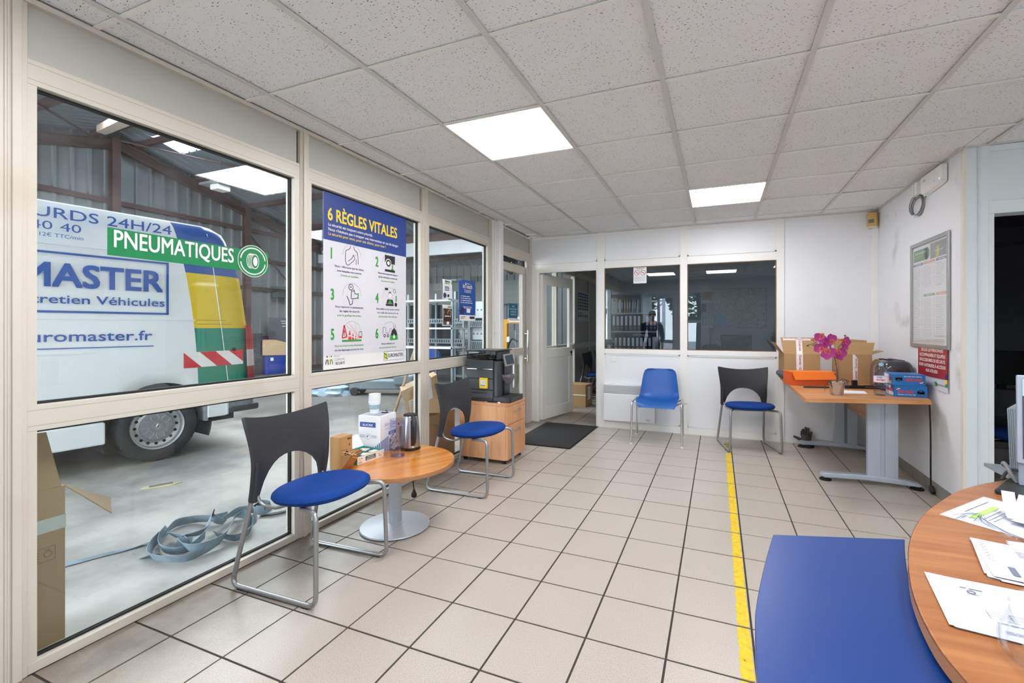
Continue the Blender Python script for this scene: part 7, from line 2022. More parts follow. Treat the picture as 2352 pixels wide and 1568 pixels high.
jb = thing('junction_box', 'small white junction box beside the wireless box, with coiled grey cable', 'junction box', (XR, 4.34, 2.25))
MB().box(-0.05, -0.06, -0.045, 0.0, 0.03, 0.05).build('case', M_WHITEPLASTIC, jb, smooth=False, bevel=0.003)
MB().box(-0.0505, -0.010, -0.045, -0.0495, -0.004, 0.05).build('cover_joint', plain('joint_grey', '#8e9093', 0.5), jb, smooth=False)
M_GCAB = plain('grey_cable', '#8b8d8e', 0.5, 0.05, 9)
coil = thing('cable_coil', 'loose coil of grey network cable hanging on the right wall', 'cable', (XR - 0.012, 4.37, 2.13))
for k in range(4):
    r_ = 0.082 + 0.006 * (k % 2)
    MB().tube([(-0.008 * k + 0.006 - 0.010 * math.cos(a), r_ * 1.02 * math.cos(a) - 0.004 * k, r_ * 0.86 * math.sin(a) + 0.003 * k) for a in [2 * math.pi * q / 32 for q in range(32)]], 0.0038, 8, closed=True).build('loop', M_GCAB, coil)
MB().tube(bez([(0, 0.05, 0.07), (-0.01, 0.03, 0.085), (-0.02, -0.0, 0.09)], 10), 0.0055, 8).build('connector_end', M_GCAB, coil)
MB().tube(bez([(0, -0.085, 0.0), (-0.005, -0.12, -0.01), (-0.005, -0.16, 0.04)], 12), 0.0038, 8).build('lead', M_GCAB, coil)
MB().box(-0.03, -0.01, -0.082, 0.005, 0.0, -0.062).build('cable_tie', M_WHITEPLASTIC, coil, smooth=False)
pir = thing('motion_detector', 'yellowed motion detector in the top right corner of the back wall', 'detector', (1.405, YB - 0.037, 2.235), R(-25))
MB().box(-0.045, -0.045, -0.065, 0.035, 0.0, 0.075).build('case', plain('yellowed_plastic', '#d2a95c', 0.45, 0.06, 7), pir, smooth=False, bevel=0.008)
MB().box(-0.034, -0.048, -0.028, 0.012, -0.044, 0.008).build('lens', plain('grey_lens', '#6f6a66', 0.3), pir, smooth=False, bevel=0.003)
MB().box(-0.043, -0.043, -0.071, 0.033, -0.004, -0.063).build('base', plain('cream_plastic', '#e9e1cf', 0.45), pir, smooth=False)

# ------------------------------------------------------------------ on the back partition
he = thing('wall_heater', 'flat white convector heater with slotted top on the back partition', 'heater', (-0.96, YB, 0.31))
HW, HH = 0.298, 0.215
MB().box(-HW, -0.065, -HH, HW, -0.006, HH - 0.105).build('case', plain('white_enamel', '#eceef2', 0.35, 0.01, 3), he, smooth=False, bevel=0.008)
MB().box(-HW, -0.065, HH - 0.008, HW, -0.006, HH + 0.008).build('top_edge', plain('white_enamel', '#eceef2', 0.35), he, smooth=False, bevel=0.004)
MB().box(-HW, -0.05, HH - 0.106, HW, -0.006, HH - 0.006).build('grille_back', plain('grille_shade', '#7d8088', 0.6, 0.1, 9), he, smooth=False)
for k in range(8):
    MB().box(-HW, -0.065, HH - 0.099 + k * 0.0122, HW, -0.050, HH - 0.0925 + k * 0.0122).build('slat', plain('white_enamel', '#eceef2', 0.35), he, smooth=False)
mb = MB(); p = PL((-HW, -0.0655, -HH), (1, 0, 0), (0, 0, 1), 0.0006); p.text(mb, 'Atlantic', 0.49, 0.035, 0.010, 0.055, 'L', 0.02); p.squiggle(mb, 0.505, 0.02, 0.03, 0.005); mb.build('badge', plain('badge_ink', '#3f4147', 0.5), he, smooth=False, fix=False)
MB().box(-HW + 0.02, -0.006, -0.1, HW - 0.02, -0.0, 0.1).build('wall_bracket', M_STEEL, he, smooth=False)
sw = thing('light_switch', 'square white light switch on the back partition above the heater', 'switch', (-1.145, YB + 0.004, 0.822))
MB().box(-0.036, -0.010, -0.036, 0.036, 0.0, 0.036).build('plate', M_WHITEPLASTIC, sw, smooth=False, bevel=0.003)
MB().box(-0.021, -0.0135, -0.021, 0.021, -0.010, 0.021).build('rocker', M_WHITEPLASTIC, sw, smooth=False, bevel=0.002)
ns = thing('smoking_notice', 'white no-smoking and no-vaping notice at the top of the left office window', 'notice', (0, YB, 0))
q0, q1 = OY(1455, 612, YB + 0.011), OY(1485, 650, YB + 0.011)
MB().box(q0.x, 0.009, q1.z, q1.x, 0.0105, q0.z - 0.005).build('sheet', M_PAPERW, ns, smooth=False)
p = PL((q0.x, 0.009, q1.z), (1, 0, 0), (0, 0, 1), 0.0006); nw, nh = q1.x - q0.x, q0.z - q1.z
mb = MB()
for x in (0.27, 0.73):
    p.ring(mb, nw * x, nh * 0.62, nw * 0.175, nw * 0.205); a = nw * 0.13
    p.line(mb, [(nw * x - a, nh * 0.62 + a), (nw * x + a, nh * 0.62 - a)], nw * 0.035, 0.0003)
mb.build('red_rings', plain('sign_red', '#b3263a', 0.5), ns, smooth=False, fix=False)
mb = MB(); p.text(mb, 'INTERDICTION DE FUMER', nw * 0.5, nh * 0.87, 0.008, nw * 0.72, 'C', 0.02); p.text(mb, 'ET VAPOTER', nw * 0.5, nh * 0.81, 0.008, nw * 0.36, 'C', 0.02)
for k in range(7): p.squiggle(mb, nw * 0.08, nh * (0.40 - 0.045 * k), nw * 0.84, 0.004, 0, k)
for x in (0.27, 0.73): p.rect(mb, nw * x - 0.014, nh * 0.61, nw * x + 0.014, nh * 0.635)
mb.build('black_print', plain('grey_print', '#6d7177', 0.5), ns, smooth=False, fix=False)

# ------------------------------------------------------------------ back office contents
sh = thing('binder_shelf', 'grey metal shelf unit of lever-arch files in the back office', 'shelf', (0, 0, 0))
SY = 10.15
def so(x, y): return OY(x, y, SY)
SX0, SX1 = so(1399, 700).x, so(1509, 700).x
zs = [so(1450, y).z for y in (805.5, 760, 718, 672)]
M_SHELF = plain('grey_shelf_steel', '#9ba1a5', 0.4, 0.04, 4, metal=0.3)
for z in zs[1:] + [0.06]:
    x1 = SX1 if z < zs[2] + 0.01 else so(1466, 700).x
    MB().box(SX0, SY, z - 0.03, x1, SY + 0.34, z).build('shelf_board', M_SHELF, sh, smooth=False)
MB().box(SX0, SY, zs[0] - 0.03, SX1, SY + 0.34, zs[0]).build('shelf_board', M_SHELF, sh, smooth=False)
for x in (SX0 - 0.02, SX1): MB().box(x, SY, 0.0, x + 0.02, SY + 0.34, zs[2] + 0.0 if x > SX0 else zs[3] + 0.05).build('side_post', M_SHELF, sh, smooth=False)
MB().box(SX0, SY + 0.335, 0.0, SX1, SY + 0.345, zs[2]).box(SX0, SY + 0.335, zs[2], so(1466, 700).x, SY + 0.345, zs[3]).build('back_sheet', plain('shelf_back', '#5c6064', 0.6, 0.05, 4), sh, smooth=False)
M_BIND = plain('black_file', '#26282c', 0.6, 0.12, 30)
M_BLBL = plain('file_label', '#d7d9dd', 0.6, 0.05, 12)
bh = zs[1] + 0.0
bproto = {}
def binder(px, z, h, label, cover=None, grp='lever-arch files'):
    v = so(px, 740)
    key = (round(h, 3), cover.name if cover else '')
    if key not in bproto:
        o = thing('lever_arch_file', label, 'file', (v.x, SY + 0.012, z), 0, grp)
        w = 0.060
        MB().box(-w / 2, 0.0, 0, w / 2, 0.28, h).build('cover', cover or M_BIND, o, smooth=False, bevel=0.002)
        MB().box(-0.023, -0.0012, h * 0.36, 0.023, 0.0, h * 0.95).build('spine_label', M_BLBL, o, smooth=False)
        mb = MB(); p_ = PL((0, -0.0012, h * 0.4), (0, 0, 1), (-1, 0, 0), 0.0006)
        p_.squiggle(mb, 0.03, -0.004, h * 0.35, 0.013, 0, 3); p_.rect(mb, 0.004, -0.009, 0.016, 0.009)
        mb.build('spine_print', plain('grey_print', '#6d7177', 0.5), o, smooth=False, fix=False)
        mb = MB(); PL((0, 0, h * 0.2), (1, 0, 0), (0, 0, 1), 0.001).ring(mb, 0, 0, 0.009, 0.013, 0, 0, 360, 16); mb.build('finger_ring', M_STEEL, o, smooth=False, fix=False)
        bproto[key] = o
    else: dup(bproto[key], (v.x, SY + 0.012, z), 0, label)
up_ = [1401, 1409.5, 1418.5, 1428, 1438, 1448, 1458, 1467.5, 1486.5, 1495.5, 1504]
for k, px in enumerate(up_): binder(px, zs[1], zs[2] - zs[1] - 0.055, 'black lever-arch file with white label, %s from the left on the middle shelf' % ORD(k))
lo_ = [1403, 1414, 1424, 1434, 1443.5, 1453.5, 1463.5, 1473, 1482.5, 1492]
for k, px in enumerate(lo_): binder(px, zs[0], zs[1] - zs[0] - 0.135, 'black lever-arch file with white label, %s from the left on the lower shelf' % ORD(k))
fo_cols = [('orange', '#b0712f', 1420), ('white', '#cfd1d3', 1423.5), ('brown', '#7c6258', 1428), ('yellow', '#b88f45', 1434.5), ('tan', '#a08064', 1440.5), ('mauve', '#8a6d6f', 1446), ('green', '#7fae97', 1452), ('blue', '#3a64a4', 1457), ('pale', '#c3cbd6', 1463)]
for k, (nm, c_, px) in enumerate(fo_cols):
    v = so(px, 700)
    o = thing('document_folder', '%s document folder standing on the top shelf of the back office unit' % nm, 'folder', (v.x, SY + 0.02, zs[2]), R(0), 'folders on the top shelf')
    M = Matrix.Rotation(R(4 if k > 5 else 0), 4, 'Y')
    MB().box(-0.017, 0, 0.002, 0.017, 0.24, 0.31 - 0.01 * (k % 3), M).build('cover', plain('folder_' + nm, c_, 0.7, 0.06, 9), o, smooth=False)
    MB().box(-0.010, -0.0012, 0.10, 0.010, 0.0, 0.24, M).build('spine_label', M_BLBL, o, smooth=False)
for nm, c_, x0, z in (('archive_box', '#b9b6ae', 1402, zs[2]),):
    a_, c2_ = so(1403, 700).x, so(1418, 700).x
    o = thing('archive_box', 'grey cardboard archive box at the left end of the top shelf', 'box', (a_, SY + 0.02, z))
    MB().box(0, 0, 0, c2_ - a_, 0.26, 0.33).build('carton', plain('grey_archive_card', c_, 0.7, 0.05, 9), o, smooth=False, bevel=0.002)
    mb = MB(); p = PL((0, 0, 0), (1, 0, 0), (0, 0, 1), 0.001); p.rect(mb, 0.05, 0.26, 0.10, 0.31); p.squiggle(mb, 0.02, 0.18, 0.10, 0.01); p.squiggle(mb, 0.02, 0.10, 0.08, 0.01); p.disc(mb, 0.06, 0.05, 0.014, 0, 12); mb.build('print', plain('grey_print', '#6d7177', 0.5), o, smooth=False, fix=False)
v = so(1474, 766)
o = thing('paper_tray', 'blue letter tray with orange-edged file lying above the lower files', 'tray', (v.x, SY + 0.02, zs[1] - 0.125))
MB().box(-0.18, 0, 0.0, 0.19, 0.26, 0.028).build('tray', plain('tray_blue', '#23478a', 0.4), o, smooth=False)
MB().box(-0.20, 0.005, 0.030, 0.14, 0.25, 0.05).build('orange_file', plain('orange_file', '#d0853a', 0.5), o, smooth=False)
v = so(1503, 780)
o = thing('index_binder', 'pale binder with stepped index tabs at the right end of the lower shelf', 'file', (v.x, SY + 0.015, zs[0]))
MB().box(-0.045, 0, 0, 0.045, 0.26, zs[1] - zs[0] - 0.13).build('cover', plain('pale_binder', '#b9c0c6', 0.5), o, smooth=False)
b = MB()
for k in range(6): b.box(0.02, -0.002, 0.02 + k * 0.035, 0.036, 0.0, 0.04 + k * 0.035)
b.build('tabs', plain('tray_blue', '#23478a', 0.4), o, smooth=False)
# road map and sheets on the office end wall
def map_material():
    m, n, b = base_mat('road_map_print')
    v = coords(n, False)
    vo = N(n, 'ShaderNodeTexVoronoi', Scale=7.0); vo.feature = 'DISTANCE_TO_EDGE'
    v2 = N(n, 'ShaderNodeTexVoronoi', Scale=19.0); v2.feature = 'DISTANCE_TO_EDGE'
    t = N(n, 'ShaderNodeTexNoise', Scale=3.0, Detail=6.0)
    t2 = N(n, 'ShaderNodeTexNoise', Scale=30.0, Detail=5.0)
    dn = N(n, 'ShaderNodeTexNoise', Scale=5.0, Detail=3.0)
    n.links.new(v, dn.inputs['Vector'])
    wv = N(n, 'ShaderNodeMix', data_type='RGBA'); wv.inputs['Factor'].default_value = 0.12
    n.links.new(v, wv.inputs['A']); n.links.new(dn.outputs['Color'], wv.inputs['B'])
    for x in (vo, v2): n.links.new(wv.outputs['Result'], x.inputs['Vector'])
    for x in (t, t2): n.links.new(v, x.inputs['Vector'])
    land = ramp(n, t2.outputs['Fac'], [(0.3, C('#a9b9ad')), (0.55, C('#d3ddd8')), (0.75, C('#c5d2c2'))])
    c = mixc(n, ramp(n, v2.outputs['Distance'], [(0.012, (0.7, 0.7, 0.7)), (0.03, (0, 0, 0))]), land, C('#8b7f78'))
    c = mixc(n, ramp(n, vo.outputs['Distance'], [(0.010, (1, 1, 1)), (0.022, (0, 0, 0))]), c, C('#8f4d35'))
    sp = N(n, 'ShaderNodeSeparateXYZ'); n.links.new(v, sp.inputs[0])
    sea = math_(n, 'ADD', math_(n, 'ADD', math_(n, 'MULTIPLY', sp.outputs['X'], -1.0), math_(n, 'MULTIPLY', sp.outputs['Z'], -0.75)), math_(n, 'MULTIPLY', math_(n, 'SUBTRACT', t.outputs['Fac'], 0.5), 0.9))
    c = mixc(n, ramp(n, sea, [(0.52, (0, 0, 0)), (0.54, (1, 1, 1))]), c, C('#8fc3e6'))
    n.links.new(c, b.inputs['Base Color']); b.inputs['Roughness'].default_value = 0.5
    return m
m0, m1 = OY(1638, 664, YO - 0.004), OY(1760, 752, YO - 0.004)
mp_ = thing('road_map', 'large regional road map pinned to the back office end wall', 'map', ((m0.x + m1.x) / 2, YO - 0.004, (m0.z + m1.z) / 2))
mw, mh = (m1.x - m0.x) / 2, (m0.z - m1.z) / 2
MB().box(-mw, -0.002, -mh, mw, 0.001, mh).build('sheet', map_material(), mp_, smooth=False)
MB().box(-mw - 0.006, -0.001, -mh - 0.006, mw + 0.006, 0.0015, mh + 0.006).build('border', plain('map_border', '#5d6c6c', 0.6), mp_, smooth=False)
def wall_sheet(name, label, x0, y0, x1, y1, c_, cat='poster'):
    a_, b_ = OY(x0, y0, YO - 0.145), OY(x1, y1, YO - 0.145)
    o = thing(name, label, cat, (a_.x, YO - 0.145, b_.z))
    w, h = b_.x - a_.x, a_.z - b_.z
    MB().box(0, -0.0015, 0, w, 0.0015, h).build('sheet', M_PAPERW, o, smooth=False)
    mb = MB(); p_ = PL((0, -0.0015, 0), (1, 0, 0), (0, 0, 1), 0.0008)
    if c_: p_.rect(mb, w * 0.04, h * 0.25, w * 0.96, h * 0.95)
    else:
        for q in range(4):
            for k in range(10): p_.squiggle(mb, w * (0.06 + q * 0.24), h * (0.9 - k * 0.085), w * 0.16, 0.03, 0, q * 10 + k)
    mb.build('print', plain('sheet_' + name, c_ or '#75828e', 0.6, 0.3, 14), o, smooth=False, fix=False)
wall_sheet('small_map', 'small orange-brown map sheet left of the road map in the back office', 1611, 668, 1637, 695, '#b98a62')
wall_sheet('landscape_picture', 'small blue landscape picture on the pier in the back office', 1611, 696, 1623, 724, '#4e7ba3')
wall_sheet('planning_sheet', 'white planning sheet of columns on the pier in the back office', 1611, 725, 1638, 752, None)
# desk and monitor in the office, coat on a chair back
od = thing('office_desk', 'desk in the back office, seen through the right office window', 'desk', (0.35, 8.6, 0))
MB().box(-0.8, -0.4, 0.66, 0.8, 0.4, 0.69).build('desk_top', M_DESK, od, smooth=False)
for x in (-0.75, 0.72): MB().box(x, -0.35, 0, x + 0.03, 0.35, 0.66).build('leg_panel', M_LEG, od, smooth=False)
n0, n1 = OY(1655, 769, 8.45), OY(1726, 808, 8.45)
om = thing('monitor', 'black computer screen on the back office desk', 'monitor', ((n0.x + n1.x) / 2, 8.45, 0.69))
mw, mz0, mz1 = (n1.x - n0.x) / 2, n1.z - 0.69 - 0.08, n0.z - 0.69
MB().box(-mw, -0.015, mz0, mw, 0.02, mz1).build('case', M_CMD, om, smooth=False, bevel=0.006)
MB().box(-mw + 0.015, -0.017, mz0 + 0.02, mw - 0.015, -0.0155, mz1 - 0.015).build('panel', plain('screen_off', '#14171a', 0.12, 0.1, 5), om, smooth=False)
MB().box(-0.10, -0.08, 0, 0.10, 0.10, 0.012).box(-0.03, 0.02, 0.01, 0.03, 0.04, mz1 * 0.6).build('stand', M_CMD, om, smooth=False)
hs = thing('telephone', 'grey desk telephone handset leaning before the office screen', 'telephone', (n1.x - 0.10, 8.36, 0.69), R(0))
MB().box(-0.03, -0.012, 0.0, 0.03, 0.012, 0.22, Matrix.Rotation(R(14), 4, 'Y')).build('handset', plain('grey_handset', '#6d7378', 0.4), hs, smooth=False, bevel=0.008)
MB().box(-0.045, -0.05, 0.0, 0.06, 0.05, 0.03).build('cradle', M_CMD, hs, smooth=False, bevel=0.006)
ja = OY(1638, 800, 8.7)
jk = thing('office_chair', 'dark office chair with a blue jacket over it in the back office', 'chair', (ja.x, 9.15, 0))
b = MB()
rows = []
for i in range(8):
    t = i / 7
    rows.append([(0.24 * u * (0.75 + 0.25 * math.sin(math.pi * t)), 0.05 * (1 - u * u) + 0.03 * math.sin(5 * u + 3 * t), 0.45 + 0.42 * t - 0.04 * u * u) for u in [-1 + k / 5 for k in range(11)]])
b.sheet(rows, 0.04); b.build('jacket', plain('navy_jacket', '#2c3350', 0.8, 0.3, 12), jk)
MB().lathe([(0.0, 0.40), (0.2, 0.40), (0.22, 0.44), (0.2, 0.47), (0.0, 0.47)], 24, cap=False).build('seat', M_SEAT, jk)
b = MB(); b.cyl((0, 0, 0.06), (0, 0, 0.41), 0.025)
for k in range(5): b.tube([(0, 0, 0.08), (0.26 * math.cos(1.256 * k), 0.26 * math.sin(1.256 * k), 0.03)], 0.018, 8)
b.build('star_base', M_CMD, jk)
# near the open door
cx0, cx1 = OZ(1312, 930, 0.0), OZ(1341, 922, 0.0)
bb = thing('brown_parcel', 'brown cardboard parcel with white label on the floor past the open door', 'box', (-1.97, 6.72, 0), R(-4))
MB().box(-0.16, -0.13, 0, 0.15, 0.18, 0.33).build('carton', M_CARD, bb, smooth=False, bevel=0.003)
mb = MB(); p = PL((0.15, -0.13, 0), (0, 1, 0), (0, 0, 1), 0.0008); p.rect(mb, 0.10, 0.10, 0.21, 0.29); mb.build('address_label', M_PAPERW, bb, smooth=False, fix=False)
mb = MB()
for k in range(7): p.squiggle(mb, 0.11, 0.12 + 0.022 * k, 0.09, 0.012, 0.0006, k)
mb.build('label_print', M_BLK, bb, smooth=False, fix=False)
MB().box(-0.161, -0.131, 0.17, 0.151, -0.130, 0.185).build('strap_tape', M_GTAPE, bb, smooth=False)
lb = thing('flat_carton', 'low printed carton on the floor under the back office chairs', 'box', (-1.40, 7.72, 0.0), R(-3))
MB().box(-0.25, -0.18, 0, 0.25, 0.2, 0.11).build('carton', M_CARD, lb, smooth=False, bevel=0.003)
mb = MB(); p = PL((-0.25, -0.18, 0), (1, 0, 0), (0, 0, 1), 0.0008); p.rect(mb, 0.02, 0.025, 0.16, 0.09); mb.build('white_label', M_PAPERW, lb, smooth=False, fix=False)
mb = MB(); p.rect(mb, 0.17, 0.03, 0.22, 0.085); p.text(mb, 'K2', 0.235, 0.035, 0.05, 0.05, 'L', 0.03); mb.build('red_print', plain('sign_red2', '#c4472c', 0.5), lb, smooth=False, fix=False)
MB().box(-0.22, -0.15, 0.11, 0.24, 0.18, 0.13).build('red_lid', plain('dark_red_card', '#6f2f2b', 0.6), lb, smooth=False)
rt = thing('red_bin', 'red plastic bin behind the back office chairs', 'bin', (-1.86, 8.62, 0.0))
MB().lathe([(0.0, 0.0), (0.13, 0.0), (0.155, 0.36), (0.16, 0.37), (0.148, 0.37), (0.12, 0.01), (0.0, 0.01)], 28, cap=False).build('bin', plain('red_plastic', '#c53f2a', 0.4), rt)
MB().tube([(0.157 * math.cos(a), 0.157 * math.sin(a), 0.37) for a in [2 * math.pi * k / 28 for k in range(28)]], 0.006, 6, closed=True).build('rim', plain('red_plastic', '#c53f2a', 0.4), rt)
# chart on the office's left wall
a_, b_ = OX(1326, 668, XL - 0.008), OX(1352, 738, XL - 0.008)
cr = thing('tyre_chart', 'poster chart of rows of small pictures on the back office left wall', 'poster', (XL - 0.008, a_.y, b_.z))
w, h = b_.y - a_.y, a_.z - b_.z
MB().box(-0.001, 0, 0, 0.001, w, h).build('sheet', plain('chart_paper', '#c3c7cc', 0.5, 0.03, 6), cr, smooth=False)
p = PL((0.001, 0, 0), (0, 1, 0), (0, 0, 1), 0.0006)
mb = MB(); p.rect(mb, w * 0.03, h * 0.90, w * 0.97, h * 0.96); p.rect(mb, w * 0.03, h * 0.26, w * 0.4, h * 0.285); mb.build('blue_heading', M_NAVY, cr, smooth=False, fix=False)
mb = MB()
for r_ in range(5):
    for k in range(6): p.rect(mb, w * (0.04 + k * 0.158), h * (0.80 - r_ * 0.105), w * (0.16 + k * 0.158), h * (0.875 - r_ * 0.105))
for k in range(6): p.rect(mb, w * (0.05 + k * 0.155), h * 0.13, w * (0.14 + k * 0.155), h * 0.22)
mb.build('pictures', plain('chart_pictures', '#4a5452', 0.5, 0.6, 25), cr, smooth=False, fix=False)
# ------------------------------------------------------------------ reception desk: wood top with a lower blue customer shelf
WZ, BZ = 0.69, 0.65
rd = thing('reception_desk', 'curved wood-topped reception desk with papers in the near right corner', 'desk', (0, 0, 0))
M_RWOOD = wood('reception_cherry', '#b87f4e', '#8d542c', 'X', 0.33, 1.0, 0.25)
wo_px = [(2352, 1095), (2300, 1103), (2250, 1112), (2200, 1127), (2165, 1147), (2130, 1172), (2105, 1203), (2090, 1240), (2086, 1280), (2092, 1340), (2107, 1390), (2130, 1440), (2160, 1490), (2205, 1545)]
wpts = [OZ(x, y, WZ) for x, y in wo_px]
edge = [(1.75, 2.28), (1.5, 2.27), (1.22, 2.20)] + [(p.x, p.y) for p in wpts] + [(0.345, 0.76), (0.375, 0.66), (0.42, 0.56), (0.50, 0.45), (0.62, 0.34)]
edge = [(q.x, q.y) for q in bez([(x, y, 0) for x, y in edge], 96)]
inner = [(0.90, 0.20), (1.15, 0.55), (1.22, 0.95), (1.30, 1.25), (1.75, 1.40)]
poly = edge + inner
b = MB(); b.prism(poly, WZ - 0.028, WZ)
o = b.build('desk_top', M_RWOOD, rd, smooth=True, bevel=0.002, ang=30)
b = MB(); b.sheet([[(x, y, WZ - 0.003) for x, y in edge], [(x, y, WZ - 0.0265) for x, y in edge]]); 
cx_e, cy_e = 1.1, 1.2
b.v = [(x + (x - cx_e) / math.hypot(x - cx_e, y - cy_e) * 0.0008, y + (y - cy_e) / math.hypot(x - cx_e, y - cy_e) * 0.0008, z) for x, y, z in b.v]
b.build('edge_band', plain('cherry_edge_band', '#b9824f', 0.4, 0.08, 14), rd, fix=False)
def offset(pts, d):
    out = []
    for x, y in pts:
        l = math.hypot(x - 1.1, y - 1.2)
        out.append((x - (x - 1.1) / l * d, y - (y - 1.2) / l * d))
    return out
e2 = offset(edge, 0.12)
b = MB(); b.sheet([[(x, y, 0.0) for x, y in e2], [(x, y, WZ - 0.028) for x, y in e2]], 0.02); b.build('front_panel', plain('grey_desk_panel', '#a9adb3', 0.5, 0.03, 4), rd, ang=20)
b = MB()
for z in (0.60, 0.62): pass
for (x0, y0_, x1, y1_) in ((0.30, 0.985, 0.50, 1.02), (0.36, 0.62, 0.52, 0.66)): b.box(x0, y0_, BZ - 0.055, x1, y1_, BZ - 0.03)
b.build('shelf_bracket', M_BLACK, rd, smooth=False)
bl_px = [(2078, 1238), (2079, 1270), (2084, 1310), (2096, 1350), (2120, 1410), (2160, 1485), (2213, 1568)]
br_ = [OZ(x, y, BZ) for x, y in bl_px]
bl2 = [OZ(x, y, BZ) for x, y in ((1745, 1568), (1736, 1500), (1734, 1430), (1737, 1390), (1748, 1330), (1763, 1270), (1776, 1227))]
right = [(q.x, q.y) for q in bez([(p.x, p.y, 0) for p in br_] + [(0.362, 0.80, 0), (0.40, 0.68, 0)], 32)]
left = [(q.x, q.y) for q in bez([(0.13, 0.52, 0), (0.085, 0.65, 0)] + [(p.x, p.y, 0) for p in bl2], 32)]
def blue_laminate():
    m, n, b_ = base_mat('blue_laminate')
    v = coords(n, True)
    t = N(n, 'ShaderNodeTexNoise', Scale=3.0, Detail=4.0); n.links.new(v, t.inputs['Vector'])
    t2 = N(n, 'ShaderNodeTexNoise', Scale=520.0, Detail=2.0); n.links.new(v, t2.inputs['Vector'])
    t3 = N(n, 'ShaderNodeTexVoronoi', Scale=55.0); n.links.new(v, t3.inputs['Vector'])
    c = mixc(n, t.outputs['Fac'], C('#0f3273'), C('#163c7e'))
    sp_ = ramp(n, t3.outputs['Distance'], [(0.02, (0.6, 0.6, 0.6)), (0.035, (0, 0, 0))])
    tn = N(n, 'ShaderNodeTexNoise', Scale=9.0); n.links.new(v, tn.inputs['Vector'])
    f = math_(n, 'MULTIPLY', sp_, ramp(n, tn.outputs['Fac'], [(0.62, (0, 0, 0)), (0.66, (1, 1, 1))]))
    c = mixc(n, f, c, C('#16223f'))
    n.links.new(c, b_.inputs['Base Color'])
    b_.inputs['Roughness'].default_value = 0.36
    bump(n, b_, t2.outputs['Fac'], 0.10, 0.001)
    return m
b = MB(); b.prism(right + left, BZ - 0.03, BZ); b.build('blue_shelf', blue_laminate(), rd, smooth=False, bevel=0.0015)
for (x, y) in ((0.24, 1.25), (0.22, 0.72)): MB().cyl((x, y, 0.0), (x, y, BZ - 0.03), 0.03, n=20).lathe([(0.0, 0.0), (0.09, 0.0), (0.09, 0.01), (0.0, 0.012)], 28, (x, y, 0), cap=False).build('shelf_leg', M_GREYMET, rd)

# papers
def A4(name, label, corner, u, nsheets, printer, spread=0.0, seed=0, w=0.277, h=0.197):
    """stack of sheets; corner = far left corner, u = direction of the long side to the right"""
    u = Vector((u[0], u[1], 0)).normalized()
    dn = Vector((u.y, -u.x, 0))
    o = thing(name, label, 'paper', (0, 0, 0))
    rr = random.Random(seed)
    base = Vector((corner[0], corner[1], WZ))
    for k in range(nsheets):
        a = rr.uniform(-spread, spread) if k < nsheets - 1 else 0
        c0 = base + Vector((rr.uniform(-1, 1) * spread * 0.12, rr.uniform(-1, 1) * spread * 0.12, 0.0004 + k * 0.0009)) if k < nsheets - 1 else base + Vector((0, 0, 0.0004 + k * 0.0009))
        M = Matrix.Rotation(a, 3, 'Z')
        ur, dr = M @ u, M @ dn
        P_ = lambda s_, t_: c0 + ur * (s_ * w) + dr * (t_ * h)
        b = MB(); b.sheet([[P_(i / 6, j / 4) + Vector((0, 0, 0.0012 * math.sin(3 * i / 6 + k) * (j / 4) ** 2 * (k > 0))) for i in range(7)] for j in range(5)], 0.0006)
        b.build('sheet', M_PAPERS, o)
    top = PL(base + Vector((0, 0, nsheets * 0.0009 + 0.0012)), u, -dn, 0.0)
    printer(o, top, w, h)
    return o
M_PAPERS = plain('office_paper', '#cfd1dc', 0.6, 0.01, 5)
M_PRINT = plain('print_grey', '#6f7482', 0.6, 0.1, 40)
def pr1(o, p, w, h):
    mb = MB(); p.squiggle(mb, w * 0.30, -h * 0.13, w * 0.55, 0.005, 0, 1); p.squiggle(mb, w * 0.08, -h * 0.2, w * 0.1, 0.004, 0, 2)
    for k in range(3): p.squiggle(mb, w * 0.22, -h * (0.36 + 0.05 * k), w * 0.4, 0.004, 0, 4 + k)
    mb.build('print', M_PRINT, o, smooth=False, fix=False)
    mb = MB(); p.rect(mb, w * 0.17, -h * 0.30, w * 0.72, -h * 0.225); mb.build('highlighter', plain('highlighter_green', '#b7f07a', 0.6), o, smooth=False, fix=False)
A4('invoice_sheet', 'sheet of paper with bright green highlighter stripe on the reception desk', (0.559, 1.56), (0.65, 0.76), 1, pr1)
def pr2(o, p, w, h):
    mb = MB()
    for k in range(4): p.squiggle(mb, w * (0.24 + 0.0 * k), -h * (0.20 + 0.045 * k), w * 0.22, 0.005, 0, k)
    p.rect(mb, w * 0.12, -h * 0.90, w * 0.16, -h * 0.68)
    for k in range(5): p.squiggle(mb, w * 0.28, -h * (0.66 + 0.06 * k), w * 0.24, 0.006, 0, 20 + k)
    for k in range(6): p.squiggle(mb, w * 0.62, -h * (0.35 + 0.06 * k), w * 0.3, 0.005, 0, 30 + k)
    mb.build('print', M_PRINT, o, smooth=False, fix=False)
    mb = MB(); pts = [(w * (0.05 + 0.02 * math.sin(k * 2.3)), -h * (0.04 + 0.028 * k)) for k in range(22)]; p.line(mb, pts, 0.0009); mb.build('handwriting', plain('pen_ink', '#4d5a8c', 0.6), o, smooth=False, fix=False)
    mb = MB(); p.line(mb, [(w * 0.36, -h * 1.0), (w * 0.52, -h * 1.03), (w * 0.60, -h * 1.06)], 0.008, 0.002); mb.build('black_marks', M_BLK, o, smooth=False, fix=False)
A4('paper_stack', 'untidy stack of printed forms with handwriting along the left edge', (0.558, 1.396), (0.975, -0.20), 7, pr2, 0.10, 3)
